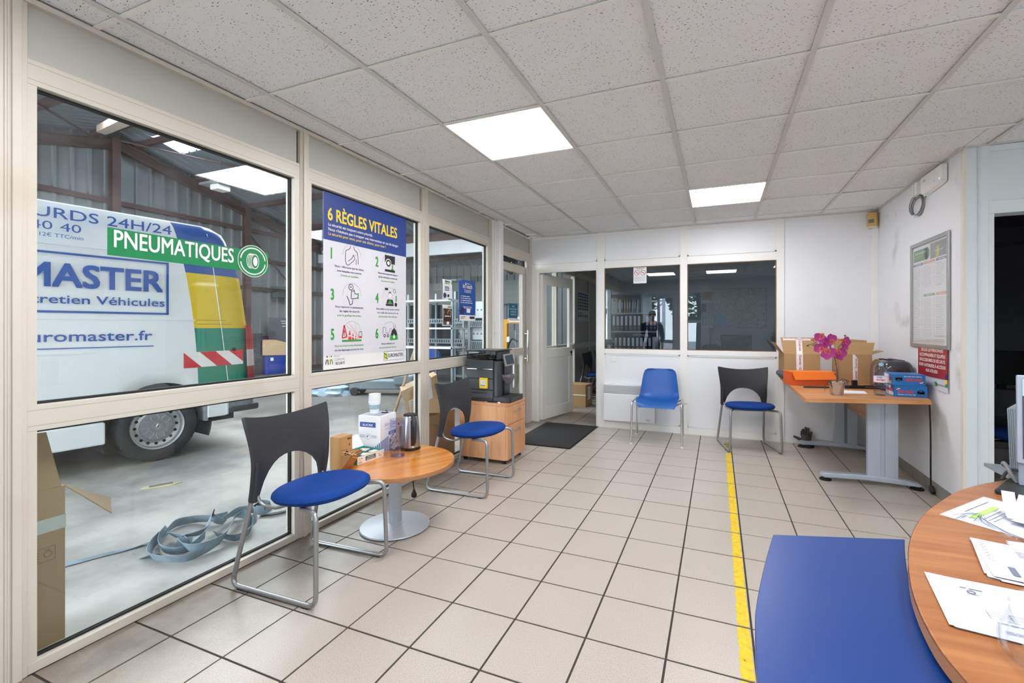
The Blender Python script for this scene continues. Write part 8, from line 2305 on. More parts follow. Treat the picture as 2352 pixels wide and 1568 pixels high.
def pr3_(o, p, w, h):
    mb = MB(); p.squiggle(mb, w * 0.16, -h * 0.2, w * 0.12, 0.006, 0, 1); p.ring(mb, w * 0.21, -h * 0.26, 0.004, 0.007, 0, 0, 360, 14); p.squiggle(mb, w * 0.18, -h * 0.31, w * 0.06, 0.004, 0, 2)
    x0, x1 = w * 0.22, w * 0.98
    for k in range(4): p.rect(mb, x0, -h * (0.575 + 0.04 * k), x1, -h * (0.57 + 0.04 * k))
    for x in (0.22, 0.33, 0.5, 0.62): p.rect(mb, w * x, -h * 0.695, w * x + 0.0008, -h * 0.57)
    p.squiggle(mb, w * 0.24, -h * 0.76, w * 0.7, 0.006, 0, 7)
    for k in range(2): p.squiggle(mb, w * 0.25, -h * (0.88 + 0.03 * k), w * 0.33, 0.004, 0, 9 + k)
    for k in range(2): p.squiggle(mb, w * 0.62, -h * (0.28 + 0.03 * k), w * 0.34, 0.004, 0, 12 + k)
    mb.build('print', M_PRINT, o, smooth=False, fix=False)
A4('form_stack', 'stack of white forms with a printed table, nearest on the reception desk', (0.397, 1.175), (0.99, -0.13), 4, pr3_, 0.03, 5)
def pr4(o, p, w, h):
    mb = MB(); p.rect(mb, w * 0.3, -h * 0.25, w * 0.9, -h * 0.235); p.squiggle(mb, w * 0.1, -h * 0.4, w * 0.5, 0.005, 0, 3); mb.build('print', M_PRINT, o, smooth=False, fix=False)
A4('folded_paper', 'loose white papers fanned out between the highlighted sheet and the stack', (0.635, 1.425), (0.93, 0.02), 2, pr4, 0.12, 9, 0.25, 0.10)
# curled receipts bundled with clear strands
rc = thing('receipt_bundle', 'bundle of curled receipts standing up at the right edge of the desk papers', 'receipts', (0.715, 1.565, WZ + 0.006))
for k, (a, l, w, c_) in enumerate(((0.5, 0.09, 0.030, 0.030), (0.9, 0.09, 0.028, 0.045), (1.3, 0.08, 0.026, 0.050), (-0.25, 0.11, 0.05, 0.012), (-0.7, 0.11, 0.05, 0.006))):
    rows = []
    for i in range(9):
        t = i / 8
        rows.append([((l * t) * math.cos(a) - s_ * w / 2 * math.sin(a), (l * t) * math.sin(a) + s_ * w / 2 * math.cos(a), 0.002 + 0.001 * k + c_ * t * t) for s_ in (-1, -0.4, 0.4, 1)])
    MB().sheet(rows, 0.0005).build('receipt', M_PAPERS, rc)
mb = MB(); p = PL((0.0, 0.0, 0.006), (0.76, -0.64, 0), (0.64, 0.76, 0), 0.0006)
for k in range(6): p.squiggle(mb, 0.02, -0.05 + 0.012 * k, 0.06, 0.006, 0, k)
sgn = [(0.01 + 0.004 * k, 0.02 + 0.012 * math.sin(1.9 * k)) for k in range(16)]
p.line(mb, sgn, 0.001); mb.build('print', plain('pen_ink', '#4d5a8c', 0.6), rc, smooth=False, fix=False)
ws = thing('clear_strands', 'bunch of thin clear plastic strands trailing over the papers', 'strands', (0, 0, 0))
rr = random.Random(6)
M_STR = glass('strand_plastic', (0.82, 0.84, 0.88), 1.6)
for k in range(7):
    j = lambda: rr.uniform(-0.008, 0.008)
    pts = [OZ(2185 + 9 * k, 1183 + 5 * (k % 3), WZ + 0.006), OZ(2225 + 4 * k, 1178, WZ + 0.012), OZ(2262, 1190 + 2 * k, WZ + 0.014), OZ(2300, 1216 + k, WZ + 0.012), OZ(2352, 1238 + k, WZ + 0.012), OZ(2420, 1262, WZ + 0.010)]
    pts = [q + Vector((j(), j(), 0)) for q in pts]
    MB().tube(bez(pts, 40), 0.0010, 5).build('strand', M_STR, ws)
# safety glasses
sg_ = thing('safety_glasses', 'clear safety glasses lying over the nearest forms on the desk', 'glasses', (0, 0, 0))
M_LENS = glass('clear_lens_plastic', (0.95, 0.96, 0.97), 1.5)
lo_p = [OZ(x, y, WZ + 0.008) for x, y in ((2293, 1432), (2294, 1462), (2308, 1492), (2340, 1524), (2400, 1566))]
c1 = bez(lo_p, 24)
up_p = [q + Vector((0.022, 0.02, 0.040)) for q in c1]
MB().sheet([c1, [a * 0.5 + b_ * 0.5 + Vector((-0.004, -0.004, 0)) for a, b_ in zip(c1, up_p)], up_p], 0.0018).build('lens', M_LENS, sg_, ang=60)
MB().tube(c1, 0.0022, 8).build('lower_rim', M_LENS, sg_)
MB().tube(bez([up_p[0], up_p[0] + Vector((0.05, 0.03, 0.005)), up_p[0] + Vector((0.13, 0.05, -0.02))], 16), 0.0028, 8).build('temple', M_LENS, sg_)
# monitor with its stand, document sorter, cables
mo = thing('reception_monitor', 'computer screen on a black foot at the right edge of the reception desk', 'monitor', (0, 0, 0))
q1 = [OZ(x, y, WZ) for x, y in ((2284, 1133), (2306, 1099))]
uu = Vector((0.72, -0.69, 0)).normalized(); vv = Vector((0.55, 0.83, 0)).normalized()
c0 = q1[0]
P4 = [c0, c0 + uu * 0.26, c0 + uu * 0.26 + vv * 0.19, c0 + vv * 0.19]
MB().prism([(p_.x, p_.y) for p_ in P4], WZ + 0.0005, WZ + 0.014).build('foot_plate', plain('satin_black', '#2a2b2d', 0.35, 0.05, 9), mo, smooth=False, bevel=0.003)
nk = c0 + uu * 0.10 + vv * 0.11
MB().cyl((nk.x, nk.y, WZ + 0.014), (nk.x, nk.y, WZ + 0.017), 0.045, n=28).build('swivel', M_BLACK, mo)
pn = Vector((0.868, 1.885, 0)); pu = Vector((0.93, -0.36, 0)).normalized(); pb = Vector((-pu.y, pu.x, 0))
M_MON = plain('silver_monitor', '#aab7c6', 0.35, 0.04, 5, metal=0.2)
b = MB(); b.box(-0.02, -0.01, 0, 0.03, 0.015, 0.12); 
Mn = Matrix(((pu.x, pb.x, 0, pn.x + 0.03), (pu.y, pb.y, 0, pn.y + 0.01), (0, 0, 1, WZ + 0.014), (0, 0, 0, 1)))
b.v = [tuple(Mn @ Vector(q)) for q in b.v]; b.build('neck', M_MON, mo, smooth=False, bevel=0.003)
Mp = Matrix(((pu.x, pb.x, 0, pn.x), (pu.y, pb.y, 0, pn.y), (0, 0, 1, 0.775), (0, 0, 0, 1))) @ Matrix.Rotation(R(-6), 4, 'X')
MB().box(0, 0, 0, 0.46, 0.03, 0.275, Mp).build('case', M_MON, mo, smooth=False, bevel=0.003)
scr = MB().box(0.012, -0.0015, 0.015, 0.448, -0.0003, 0.262, Mp).build('display', plain('lit_display', '#4a4d58', 0.2, 0.25, 9), mo, smooth=False)
mb = MB(); p = PL(Mp @ Vector((0.012, -0.002, 0.0)), pu, (Mp @ Vector((0, 0, 1)) - Mp @ Vector((0, 0, 0))), 0.0008); p.rect(mb, 0.0, 0.21, 0.43, 0.262)
mb.build('window_bar', emit('screen_window', '#bcd3e2', 0.55), mo, smooth=False, fix=False)
mb = MB()
for k in range(6): p.squiggle(mb, 0.01, 0.02 + 0.03 * k, 0.2, 0.006, 0.0005, k)
for k in range(3): p.squiggle(mb, 0.01, 0.218 + 0.014 * k, 0.2, 0.005, 0.0005, 20 + k)
mb.build('screen_text', plain('screen_text_grey', '#8c93a3', 0.4), mo, smooth=False, fix=False)
ds = thing('letter_sorter', 'upright grey plastic sorter plates standing behind the reception screen', 'sorter', (0, 0, 0))
for k in range(4):
    a0 = OY(2320 + 4.5 * k, 1070, 2.02)
    b = MB(); t0, t1 = Vector((a0.x, 2.02, WZ + 0.012)), Vector((a0.x - 0.008, 2.02, 0.925))
    b.add([t0, t0 + Vector((0.004, 0, 0)), t0 + Vector((0.09, 0.14, 0)), t0 + Vector((0.086, 0.14, 0)), t1, t1 + Vector((0.004, 0, 0)), t1 + Vector((0.09, 0.14, 0)), t1 + Vector((0.086, 0.14, 0))], [(0, 3, 2, 1), (4, 5, 6, 7), (0, 1, 5, 4), (1, 2, 6, 5), (2, 3, 7, 6), (3, 0, 4, 7)])
    b.build('plate', plain('sorter_grey', '#8f9aa2', 0.4, 0.05, 5), ds, smooth=False)
a0 = OY(2318, 1070, 2.02)
MB().box(a0.x - 0.005, 2.015, WZ + 0.0005, a0.x + 0.13, 2.165, WZ + 0.012).build('base', plain('sorter_grey', '#8f9aa2', 0.4), ds, smooth=False)
mc = thing('monitor_cable', 'grey cable looping up behind the foot of the reception screen', 'cable', (0, 0, 0))
MB().tube(bez([OY(2336, 1108, 1.92), OY(2322, 1088, 1.93), OY(2308, 1064, 1.95), OY(2304, 1066, 1.96), OY(2320, 1078, 1.98), OZ(2335, 1086, WZ + 0.008)], 40), 0.0055, 8).build('cable', M_GCAB, mc)
MB().tube(bez([OZ(2302, 1099, WZ + 0.006), OY(2312, 1084, 1.98), OY(2330, 1078, 1.98), OZ(2352, 1086, WZ + 0.007)], 24), 0.005, 8).build('second_cable', plain('dark_cable', '#4d5055', 0.5), mc)

# ------------------------------------------------------------------ side room behind the doorway
sd = thing('side_desk', 'dark brown desk in the unlit side room', 'desk', (0, 0, 0))
MB().box(1.72, 4.75, 0.61, 3.2, 5.5, 0.64).build('desk_top', plain('dark_brown_top', '#4f3b33', 0.5, 0.08, 6), sd, smooth=False)
for x in (1.76, 3.1): MB().box(x, 4.8, 0, x + 0.03, 5.4, 0.61).build('leg_panel', plain('dark_grey_panel', '#55585c', 0.6), sd, smooth=False)
ch6 = dup(ch1, (2.02, 4.28, 0), R(25), 'blue-seated chair in the unlit side room beyond the right doorway')
sm_ = thing('side_monitor', 'dark computer screen on the desk in the unlit side room', 'monitor', (2.25, 5.1, 0.64))
MB().box(-0.22, -0.02, 0.07, 0.22, 0.02, 0.36).build('case', M_CMD, sm_, smooth=False, bevel=0.005)
MB().box(-0.1, -0.08, 0, 0.1, 0.08, 0.012).box(-0.025, -0.01, 0.01, 0.025, 0.03, 0.1).build('stand', M_CMD, sm_, smooth=False)
fb = thing('file_carton', 'pale carton marked in kg on the floor of the unlit side room', 'box', (2.35, 5.05, 0))
MB().box(-0.25, -0.15, 0, 0.25, 0.15, 0.2).build('carton', plain('pale_carton', '#a5a4a2', 0.7), fb, smooth=False, bevel=0.003)
mb = MB(); p = PL((-0.25, -0.15, 0), (1, 0, 0), (0, 0, 1), 0.001); p.text(mb, '5 kg', 0.10, 0.08, 0.04, 0.11); mb.build('lettering', M_BLK, fb, smooth=False, fix=False)

# ------------------------------------------------------------------ just outside the second window: cartons and a broom handle
oc1 = thing('tilted_carton', 'pale carton with white label leaning outside the second and third windows', 'box', (0, 0, 0))
XO = -2.33
cs = [OX(921, 899, XO), OX(1004, 860, XO), OX(1014, 948, XO), OX(936, 950, XO)]
dv = Vector((-0.20, 0.235, 0.0))
b = MB(); b.add([*cs, *[q + dv for q in cs]], [(0, 1, 2, 3), (7, 6, 5, 4), (0, 4, 5, 1), (1, 5, 6, 2), (2, 6, 7, 3), (3, 7, 4, 0)]); b.build('carton', M_CARD2, oc1, smooth=False, bevel=0.003)
eu = (cs[1] - cs[0]).normalized(); ev = (cs[0] - cs[3]).normalized()
p = PL(cs[3], eu, Vector((1, 0, 0)).cross(eu), 0.001)
mb = MB(); p.rect(mb, 0.03, -0.02, 0.16, 0.10); p.rect(mb, 0.30, 0.02, 0.36, 0.22); mb.build('label', M_PAPERW, oc1, smooth=False, fix=False)
mb = MB()
for k in range(5): p.squiggle(mb, 0.04, -0.008 + 0.02 * k, 0.09, 0.007, 0.0006, k)
mb.build('label_print', M_PRINT, oc1, smooth=False, fix=False)
oc2 = thing('brown_carton', 'brown carton on the workshop floor under the tilted pale one', 'box', (0, 0, 0))
a_, b_ = OX(918, 1000, XO), OX(1030, 952, XO)
MB().box(XO - 0.33, a_.y, 0.0, XO - 0.005, b_.y + 0.12, min(cs[2].z, cs[3].z) - 0.004).build('carton', plain('darker_cardboard', '#8b6b4f', 0.8, 0.08, 5), oc2, smooth=False, bevel=0.003)
MB().box(XO - 0.0048, a_.y + 0.10, 0.1, XO - 0.004, a_.y + 0.16, min(cs[2].z, cs[3].z) - 0.02).build('tape', M_TAPE, oc2, smooth=False)
br0, br1 = OX(903, 963, -2.345), OX(963, 772, -2.305)
dd = br1 - br0
foot = OZ(870, 1060, 0.012)
bro = thing('broom_handle', 'worn wooden broom handle leaning outside against the second window', 'broom', (0, 0, 0))
MB().tube([foot, br1 + dd * 0.03], 0.0125, 12).build('handle', wood('worn_handle', '#cbb193', '#8d7c69', 'Z', 0.6, 2.0, 0.0), bro)
MB().box(foot.x - 0.15, foot.y - 0.03, 0.0, foot.x + 0.10, foot.y + 0.03, 0.05).build('brush_head', plain('broom_bristle', '#5a4a3a', 0.9, 0.3, 80), bro, smooth=False, bevel=0.006)

# ------------------------------------------------------------------ far side of the workshop
M_RACK = plain('grey_rack_steel', '#8d999e', 0.45, 0.05, 5, metal=0.3)
M_RACKW = plain('white_shelf_edge', '#dfe5e6', 0.45, 0.03, 4)
r1 = thing('storage_rack', 'white-edged metal rack in the workshop seen behind the poster window', 'rack', (0, 0, 0))
RY = 8.2
rx0, rx1 = OY(905, 750, RY).x, OY(1040, 750, RY).x
for y in (688, 752, 797): 
    z = OY(1000, y, RY).z
    MB().box(rx0, RY, z - 0.035, rx1, RY + 0.5, z).build('shelf', M_RACKW, r1, smooth=False)
for y in (736, 784):
    z = OY(1000, y, RY).z
    b = MB(); b.box(rx0, RY + 0.45, z - 0.06, rx1, RY + 0.47, z + 0.05); b.build('beam', M_RACK, r1, smooth=False)
    b = MB()
    for k in range(24): b.box(rx0 + 0.03 + k * (rx1 - rx0 - 0.06) / 24, RY + 0.446, z - 0.03, rx0 + 0.055 + k * (rx1 - rx0 - 0.06) / 24, RY + 0.449, z + 0.02)
    o = b.build('beam_holes', M_DARK, r1, smooth=False)
for x in (rx0, (rx0 + rx1) / 2, rx1 - 0.05):
    for y in (RY + 0.0, RY + 0.46): MB().box(x, y, 0, x + 0.045, y + 0.04, 1.95).build('upright', M_RACK, r1, smooth=False)
r2 = thing('tool_cabinet_rack', 'grey rack of perforated beams and pale panels seen through the third window', 'rack', (0, 0, 0))
RY2 = 8.78
rx2, rx3 = OY(1043, 750, RY2).x, OY(1150, 750, RY2).x
for ya, yb in ((692, 730), (752, 780), (808, 832)):
    za, zb = OY(1080, yb, RY2).z, OY(1080, ya, RY2).z
    pnl = MB().box(rx2, RY2 + 0.1, za, rx3, RY2 + 0.12, zb).build('panel', plain('pale_rack_panel', '#c9d2d6', 0.45, 0.03, 4), r2, smooth=False)
    b = MB()
    for k in range(9): b.box(rx2 + 0.05 + k * 0.095, RY2 + 0.097, (za + zb) / 2 - 0.02, rx2 + 0.09 + k * 0.095, RY2 + 0.1, (za + zb) / 2 + 0.015)
    b.build('panel_slots', plain('slot_grey', '#6c767b', 0.5), r2, smooth=False)
for ya, yb in ((736, 751), (782, 806)):
    za, zb = OY(1080, yb, RY2).z, OY(1080, ya, RY2).z
    MB().box(rx2, RY2, za, rx3, RY2 + 0.04, zb).build('beam', M_RACK, r2, smooth=False)
    b = MB()
    for k in range(22):
        x = rx2 + 0.02 + k * (rx3 - rx2 - 0.07) / 22
        b.add([(x, RY2 - 0.003, za + 0.02), (x + 0.02, RY2 - 0.003, za + 0.02), (x + 0.034, RY2 - 0.003, zb - 0.02), (x + 0.014, RY2 - 0.003, zb - 0.02)], [(0, 1, 2, 3)])
    b.build('beam_holes', M_DARK, r2, smooth=False, fix=False)
for px in (1043, 1075, 1118, 1148):
    x = OY(px, 750, RY2).x
    MB().box(x, RY2 - 0.01, 0, x + 0.05, RY2 + 0.09, 2.0).build('upright', M_RACK, r2, smooth=False)
MB().box(rx2, RY2, 0.08, rx3, RY2 + 0.5, 0.13).build('bottom_shelf', M_RACK, r2, smooth=False)
v = OY(1192, 735, 6.9)
ys = thing('yellow_stacker', 'yellow lifting stacker frame outside the glazed door', 'stacker', (0, 0, 0))
M_YST = plain('stacker_yellow', '#e3a433', 0.45, 0.06, 6)
yx0, yx1 = OY(1159, 740, 6.9).x, OY(1215, 740, 6.9).x
zt = OY(1180, 733, 6.9).z
MB().box(yx0, 6.86, zt - 0.07, yx1, 6.94, zt).build('top_beam', M_YST, ys, smooth=False)
MB().box(yx0, 6.86, 0, yx0 + 0.06, 6.94, zt - 0.07).build('mast', M_YST, ys, smooth=False)
MB().box(yx1 - 0.05, 6.86, 0, yx1, 6.94, zt - 0.07).build('mast', M_YST, ys, smooth=False)
MB().box(yx0 + 0.10, 6.85, zt - 0.05, yx1, 6.858, zt + 0.04).build('red_white_sign', plain('sign_white', '#e4dfe0', 0.5), ys, smooth=False)
mb = MB(); p = PL((yx0 + 0.10, 6.849, zt - 0.05), (1, 0, 0), (0, 0, 1), 0.001); p.squiggle(mb, 0.02, 0.03, 0.25, 0.04, 0, 2); mb.build('sign_print', plain('sign_red3', '#c5304a', 0.5), ys, smooth=False, fix=False)
MB().cyl((yx0 + 0.18, 6.9, 0.2), (yx0 + 0.18, 6.9, 0.85), 0.05, n=18).build('steel_cylinder', M_STEEL, ys)
MB().tube(bez([(yx0 + 0.12, 6.85, 0.55), (yx0 + 0.09, 6.85, 0.85), (yx0 + 0.16, 6.85, 1.0), (yx0 + 0.26, 6.85, 0.96)], 20), 0.015, 8).build('hose', M_BLACK, ys)
for z in (0.95, 0.65): MB().box(yx0 + 0.06, 6.855, z, yx0 + 0.11, 6.86, z + 0.09).build('label_plate', M_PAPERW, ys, smooth=False)
for k, (px, nm, lab) in enumerate(((1159, 'rack_upright', ''),)): pass
bd = thing('notice_board', 'dark grey board standing against the far corrugated wall behind the van', 'board', (0, 0, 0))
a_, b_ = OX(619, 729, -11.6), OX(690, 790, -11.6)
MB().box(-11.64, a_.y, b_.z - 0.5, -11.6, b_.y, a_.z).build('panel', plain('dark_board', '#565c63', 0.6, 0.05, 4), bd, smooth=False)
MB().box(-11.62, a_.y + 0.1, 0, -11.58, a_.y + 0.15, b_.z - 0.5).box(-11.62, b_.y - 0.15, 0, -11.58, b_.y - 0.1, b_.z - 0.5).build('legs', M_STEEL, bd, smooth=False)
b = MB()
for k, (px, py) in enumerate(((645, 738), (647, 743), (648, 750), (662, 750))):
    v = OX(px, py, -11.598); b.box(-11.599, v.y, v.z, -11.596, v.y + 0.16, v.z + 0.02)
b.build('white_strips', M_PAPERW, bd, smooth=False)
wc = thing('torn_carton', 'torn beige carton on a blue crate on the far workshop floor', 'box', (0, 0, 0))
a_, b_ = OX(597, 781, -10.6), OX(664, 812, -10.6)
b = MB(); b.add([(-10.6, a_.y, b_.z), (-10.6, b_.y - 0.05, b_.z - 0.03), (-10.6, b_.y, a_.z - 0.1), (-10.6, (a_.y + b_.y) / 2, a_.z), (-10.6, a_.y + 0.03, a_.z - 0.02), (-11.0, a_.y, b_.z), (-11.0, b_.y - 0.05, b_.z - 0.03), (-11.0, b_.y, a_.z - 0.1), (-11.0, (a_.y + b_.y) / 2, a_.z), (-11.0, a_.y + 0.03, a_.z - 0.02)], [(0, 1, 2, 3, 4), (9, 8, 7, 6, 5)] + [(i, 5 + i, 5 + (i + 1) % 5, (i + 1) % 5) for i in range(5)])
b.build('carton', M_CARD2, wc, smooth=False)
bc = thing('blue_crate', 'low blue crate under the torn carton on the far workshop floor', 'crate', (0, 0, 0))
MB().box(-11.05, a_.y + 0.15, 0.0, -10.55, b_.y - 0.15, b_.z - 0.035).build('walls', plain('crate_blue', '#1f3f9a', 0.5, 0.05, 4), bc, smooth=False, bevel=0.01)
MB().box(-10.549, a_.y + 0.25, b_.z - 0.15, -10.545, b_.y - 0.5, b_.z - 0.07).build('white_label', M_PAPERW, bc, smooth=False)
rs = thing('scrap_pile', 'rusty red machine part with dark scrap beside the far board', 'scrap', (0, 0, 0))
v = OX(588, 790, -10.9)
MB().box(-11.1, v.y - 0.75, 0, -10.7, v.y - 0.25, v.z + 0.05).build('rusty_block', plain('rust_red', '#7d4a3a', 0.8, 0.3, 9), rs, smooth=False, bevel=0.03)
MB().tube([(-10.8, v.y - 0.7, v.z + 0.1), (-10.8, v.y - 0.3, v.z + 0.35)], 0.03, 8).box(-10.9, v.y - 0.24, 0.0, -10.6, v.y - 0.05, v.z + 0.28).build('dark_parts', plain('dark_metal', '#3b3e42', 0.5, 0.2, 9), rs)
tj = thing('trolley_jack', 'low grey trolley jack on the dark workshop floor beyond the second window', 'jack', tuple(OZ(880, 905, 0.0)), R(20))
MB().box(-0.55, -0.14, 0.10, 0.55, 0.14, 0.26).build('chassis', plain('jack_grey', '#7e8c92', 0.5, 0.08, 6), tj, smooth=False, bevel=0.02)
MB().box(0.25, -0.2, 0.18, 0.6, 0.2, 0.36).build('head', plain('jack_grey', '#7e8c92', 0.5), tj, smooth=False, bevel=0.03)
for x in (-0.45, 0.45):
    for y in (-0.17, 0.17): MB().cyl((x, y - 0.02, 0.07), (x, y + 0.02, 0.07), 0.07, n=18).build('wheel', M_BLACK, tj)
MB().tube([(-0.5, 0, 0.2), (-0.9, 0, 0.55)], 0.02, 8).build('handle', M_STEEL, tj)
bg_ = thing('plastic_bag', 'crumpled pale blue plastic bag on the workshop floor', 'bag', tuple(OZ(752, 905, 0.0)))
b = MB()
rr = random.Random(9)
rows = []
for i in range(9):
    th = math.pi / 2 * i / 8
    rows.append([(0.5 * math.cos(th) * math.cos(a) * rr.uniform(0.8, 1.1), 0.32 * math.cos(th) * math.sin(a) * rr.uniform(0.8, 1.1), 0.24 * math.sin(th) * rr.uniform(0.85, 1.1)) for a in [2 * math.pi * k / 18 for k in range(18)]])
for r_ in rows: r_.append(r_[0])
b.sheet(rows); b.build('film', plain('bag_film', '#93a9bb', 0.3, 0.2, 12), bg_, ang=20)
MB().tube([(0, 0, 0.22), (0.02, 0, 0.3), (0.05, 0.02, 0.33)], [0.06, 0.025, 0.045], 9).build('knot', plain('bag_film', '#93a9bb', 0.3), bg_)
bk = thing('blue_reel', 'blue hose reel on the workshop floor below the racking', 'reel', tuple(OZ(992, 842, 0.0)), R(10))
M = Matrix.Translation((0, 0, 0.27)) @ Matrix.Rotation(R(90), 4, 'X')
MB().lathe([(0.27, -0.08), (0.27, -0.06), (0.2, -0.05), (0.2, 0.05), (0.27, 0.06), (0.27, 0.08)], 36, M=M).build('drum', plain('reel_blue', '#1d4fa3', 0.5, 0.06, 6), bk)
MB().box(-0.2, -0.12, 0.0, 0.2, 0.12, 0.03).build('stand', M_STEEL, bk, smooth=False)

# ------------------------------------------------------------------ street side, only seen mirrored in the office windows
struct(MB().box(-9, -30, -0.1, 12, YF - 0.08, -0.02).build('ground_street', plain('street_asphalt', '#8d8d8c', 0.8, 0.15, 2, world=True), smooth=False))
def leafy(seed, c_, rx, ry, rz, n, sz):
    rr = random.Random(seed)
    b = MB()
    for k in range(n):
        th, z_ = rr.uniform(0, 2 * math.pi), rr.uniform(-0.9, 1)
        q = math.sqrt(max(0, 1 - z_ * z_)) * rr.uniform(0.75, 1.0)
        p_ = Vector((c_[0] + rx * q * math.cos(th), c_[1] + ry * q * math.sin(th), c_[2] + rz * z_))
        M = Matrix.Translation(p_) @ Matrix.Rotation(rr.uniform(0, 6.28), 4, 'Z') @ Matrix.Rotation(rr.uniform(0, 3), 4, 'X')
        s_ = sz * rr.uniform(0.6, 1.3)
        b.add([(-s_, 0, 0), (0, -s_ * 0.5, 0), (s_, 0, 0.1 * s_), (0, s_ * 0.5, 0)], [(0, 1, 2, 3)], M)
    return b
M_LEAF = plain('tree_foliage', '#3f5f35', 0.8, 0.3, 3)
for k, (x, y, h, r_, lab) in enumerate(((-4.2, -12.5, 4.2, 1.5, 'round green tree across the street, reflected beside the gantry'), (-0.9, -13.5, 4.8, 1.7, 'taller green tree across the street, reflected in the office window'))):
    t = thing('street_tree', lab, 'tree', (x, y, 0))
    o = leafy(k + 3, (0, 0, h - r_), r_, r_, r_ * 1.05, 1500, 0.16).build('crown', M_LEAF, t, smooth=False, fix=False); o['kind'] = 'stuff'
    MB().tube([(0, 0, 0), (0.03, 0, h * 0.5), (0, 0.04, h - r_)], [0.13, 0.1, 0.06], 10).build('trunk', plain('bark', '#5b4a3c', 0.9, 0.2, 12), t)
gt_ = thing('lattice_gantry', 'white steel lattice gantry across the street, seen only as a reflection', 'gantry', (-2.6, -8.5, 0))
M_GAN = plain('white_steel', '#e4e7ea', 0.5, 0.03, 4)
for x in (-0.55, 0.55): MB().box(x - 0.06, -0.06, 0, x + 0.06, 0.06, 4.2).build('mast', M_GAN, gt_, smooth=False)
for k in range(4):
    z = 0.5 + k * 0.9
    MB().tube([(-0.55, 0, z), (0.55, 0, z + 0.8)], 0.03, 6).build('diagonal', M_GAN, gt_)
    MB().box(-0.55, -0.03, z - 0.05, 0.55, 0.03, z).build('rung', M_GAN, gt_, smooth=False)

# man standing at the street door: seen only as a dim reflection in the left office window
mn = thing('person', 'man in dark clothes standing by the street door, reflected in the office window', 'person', (-1.40, 0.0, -0.002), R(95))
def skin(name, verts, edges, mt, root=0, sub=2):
    me = bpy.data.meshes.new(name)
    me.from_pydata([v[:3] for v in verts], edges, [])
    o = bpy.data.objects.new(name, me); COL.objects.link(o); o.parent = mn
    o.modifiers.new('skin', 'SKIN')
    for k, v in enumerate(verts):
        sv = me.skin_vertices[0].data[k]
        sv.radius = (v[3], v[4] if len(v) > 4 else v[3]); sv.use_root = (k == root)
    s_ = o.modifiers.new('sub', 'SUBSURF'); s_.levels = s_.render_levels = sub
    me.materials.append(mt)
    return o
M_SKIN = plain('skin', '#c79a80', 0.55, 0.05, 12)
V = [(0, 0, .86, .12, .10), (0, 0, 1.0, .11, .09), (0, 0, 1.14, .13, .10), (0, 0, 1.27, .12, .09), (0.005, 0, 1.345, .05), (0.015, 0, 1.39, .05), (0.03, 0, 1.46, .078, .085), (0.025, 0, 1.525, .07, .07)]
E_ = [(0, 1), (1, 2), (2, 3), (3, 4), (4, 5), (5, 6), (6, 7)]
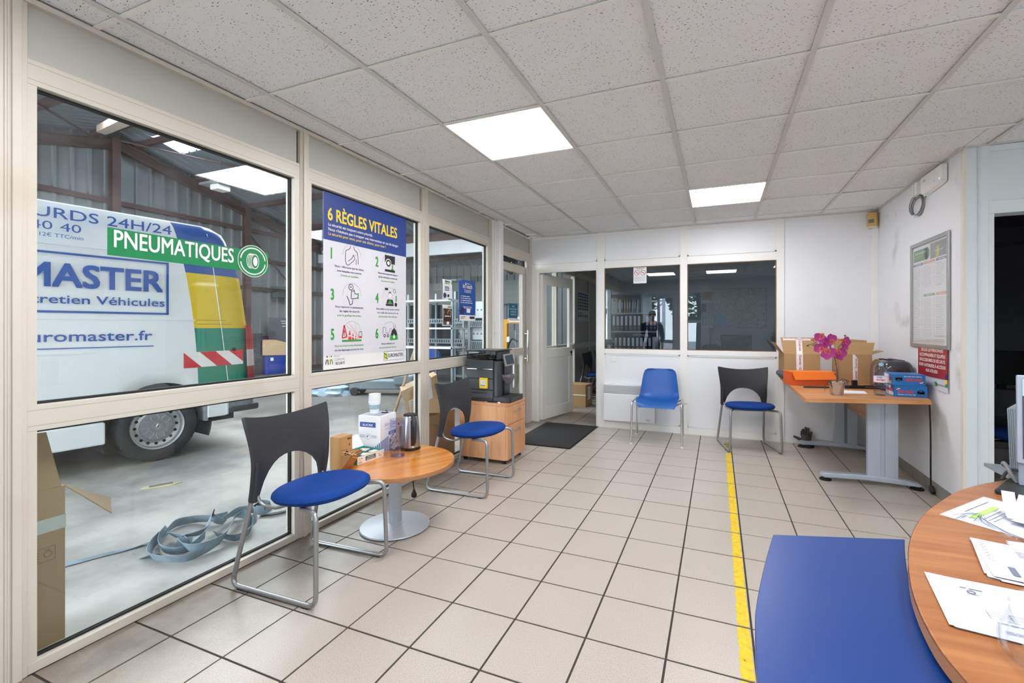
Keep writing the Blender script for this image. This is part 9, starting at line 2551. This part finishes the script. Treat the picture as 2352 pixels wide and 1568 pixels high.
for s_ in (-1, 1):
    o0 = len(V)
    V += [(0, s_ * .085, .80, .085), (0.01, s_ * .095, .46, .055), (-0.01, s_ * .10, .09, .038), (0.03, s_ * .105, .035, .035), (0.12, s_ * .115, .025, .028)]
    E_ += [(0, o0), (o0, o0 + 1), (o0 + 1, o0 + 2), (o0 + 2, o0 + 3), (o0 + 3, o0 + 4)]
    o1 = len(V)
    V += [(0, s_ * .175, 1.27, .055), (-0.01, s_ * .22, 1.03, .042), (0.05, s_ * .235, .82, .030), (0.065, s_ * .238, .765, .030, .018), (0.072, s_ * .238, .725, .030, .014)]
    E_ += [(3, o1), (o1, o1 + 1), (o1 + 1, o1 + 2), (o1 + 2, o1 + 3), (o1 + 3, o1 + 4)]
    for f_, (dx, l) in enumerate(((.026, .062), (.009, .07), (-.009, .066), (-.026, .054))):
        k = len(V)
        V += [(.072 + dx, s_ * .238, .715 - l * .45, .0085), (.074 + dx, s_ * .230, .715 - l, .0075)]
        E_ += [(o1 + 4, k), (k, k + 1)]
    k = len(V); V += [(.10, s_ * .228, .745, .010), (.112, s_ * .222, .71, .008)]; E_ += [(o1 + 3, k), (k, k + 1)]
skin('body', V, E_, M_SKIN)
TS = [(0, 0, .84, .135, .115), (0, 0, 1.0, .128, .105), (0, 0, 1.14, .148, .115), (0, 0, 1.27, .135, .10), (0.005, 0, 1.325, .075)]
ET = [(0, 1), (1, 2), (2, 3), (3, 4)]
for s_ in (-1, 1):
    o1 = len(TS); TS += [(0, s_ * .18, 1.265, .068), (-0.01, s_ * .222, 1.03, .055), (0.045, s_ * .235, .84, .042)]; ET += [(3, o1), (o1, o1 + 1), (o1 + 1, o1 + 2)]
skin('shirt', TS, ET, plain('navy_shirt', '#2b3550', 0.8, 0.1, 14), 1)
TR = [(0, 0, .86, .13, .11)]
ER = []
for s_ in (-1, 1):
    o0 = len(TR); TR += [(0, s_ * .085, .78, .10), (0.01, s_ * .095, .46, .070), (-0.005, s_ * .10, .08, .058)]; ER += [(0, o0), (o0, o0 + 1), (o0 + 1, o0 + 2)]
skin('trousers', TR, ER, plain('dark_trousers', '#2c2d33', 0.8, 0.1, 14), 0)
for s_ in (-1, 1): MB().ball((0.045, s_ * .11, .035), 0.05, (2.2, .95, .7)).build('shoe', M_BLACK, mn)
MB().ball((0.012, 0, 1.505), 0.088, (1.0, .95, .85)).build('hair', plain('dark_hair', '#2b211c', 0.8, 0.3, 60), mn)
for s_ in (-1, 1):
    MB().ball((0.098, s_ * .028, 1.468), 0.0085).build('eye', plain('eye_dark', '#2a2422', 0.2), mn)
    MB().ball((0.025, s_ * .082, 1.455), 0.02, (.7, .35, 1.2)).build('ear', M_SKIN, mn)
MB().ball((0.108, 0, 1.445), 0.014, (1.0, .8, 1.4)).build('nose', M_SKIN, mn)
MB().ball((0.096, 0, 1.415), 0.02, (.5, 1.1, .3)).build('mouth', plain('lips', '#9c5f55', 0.5), mn)
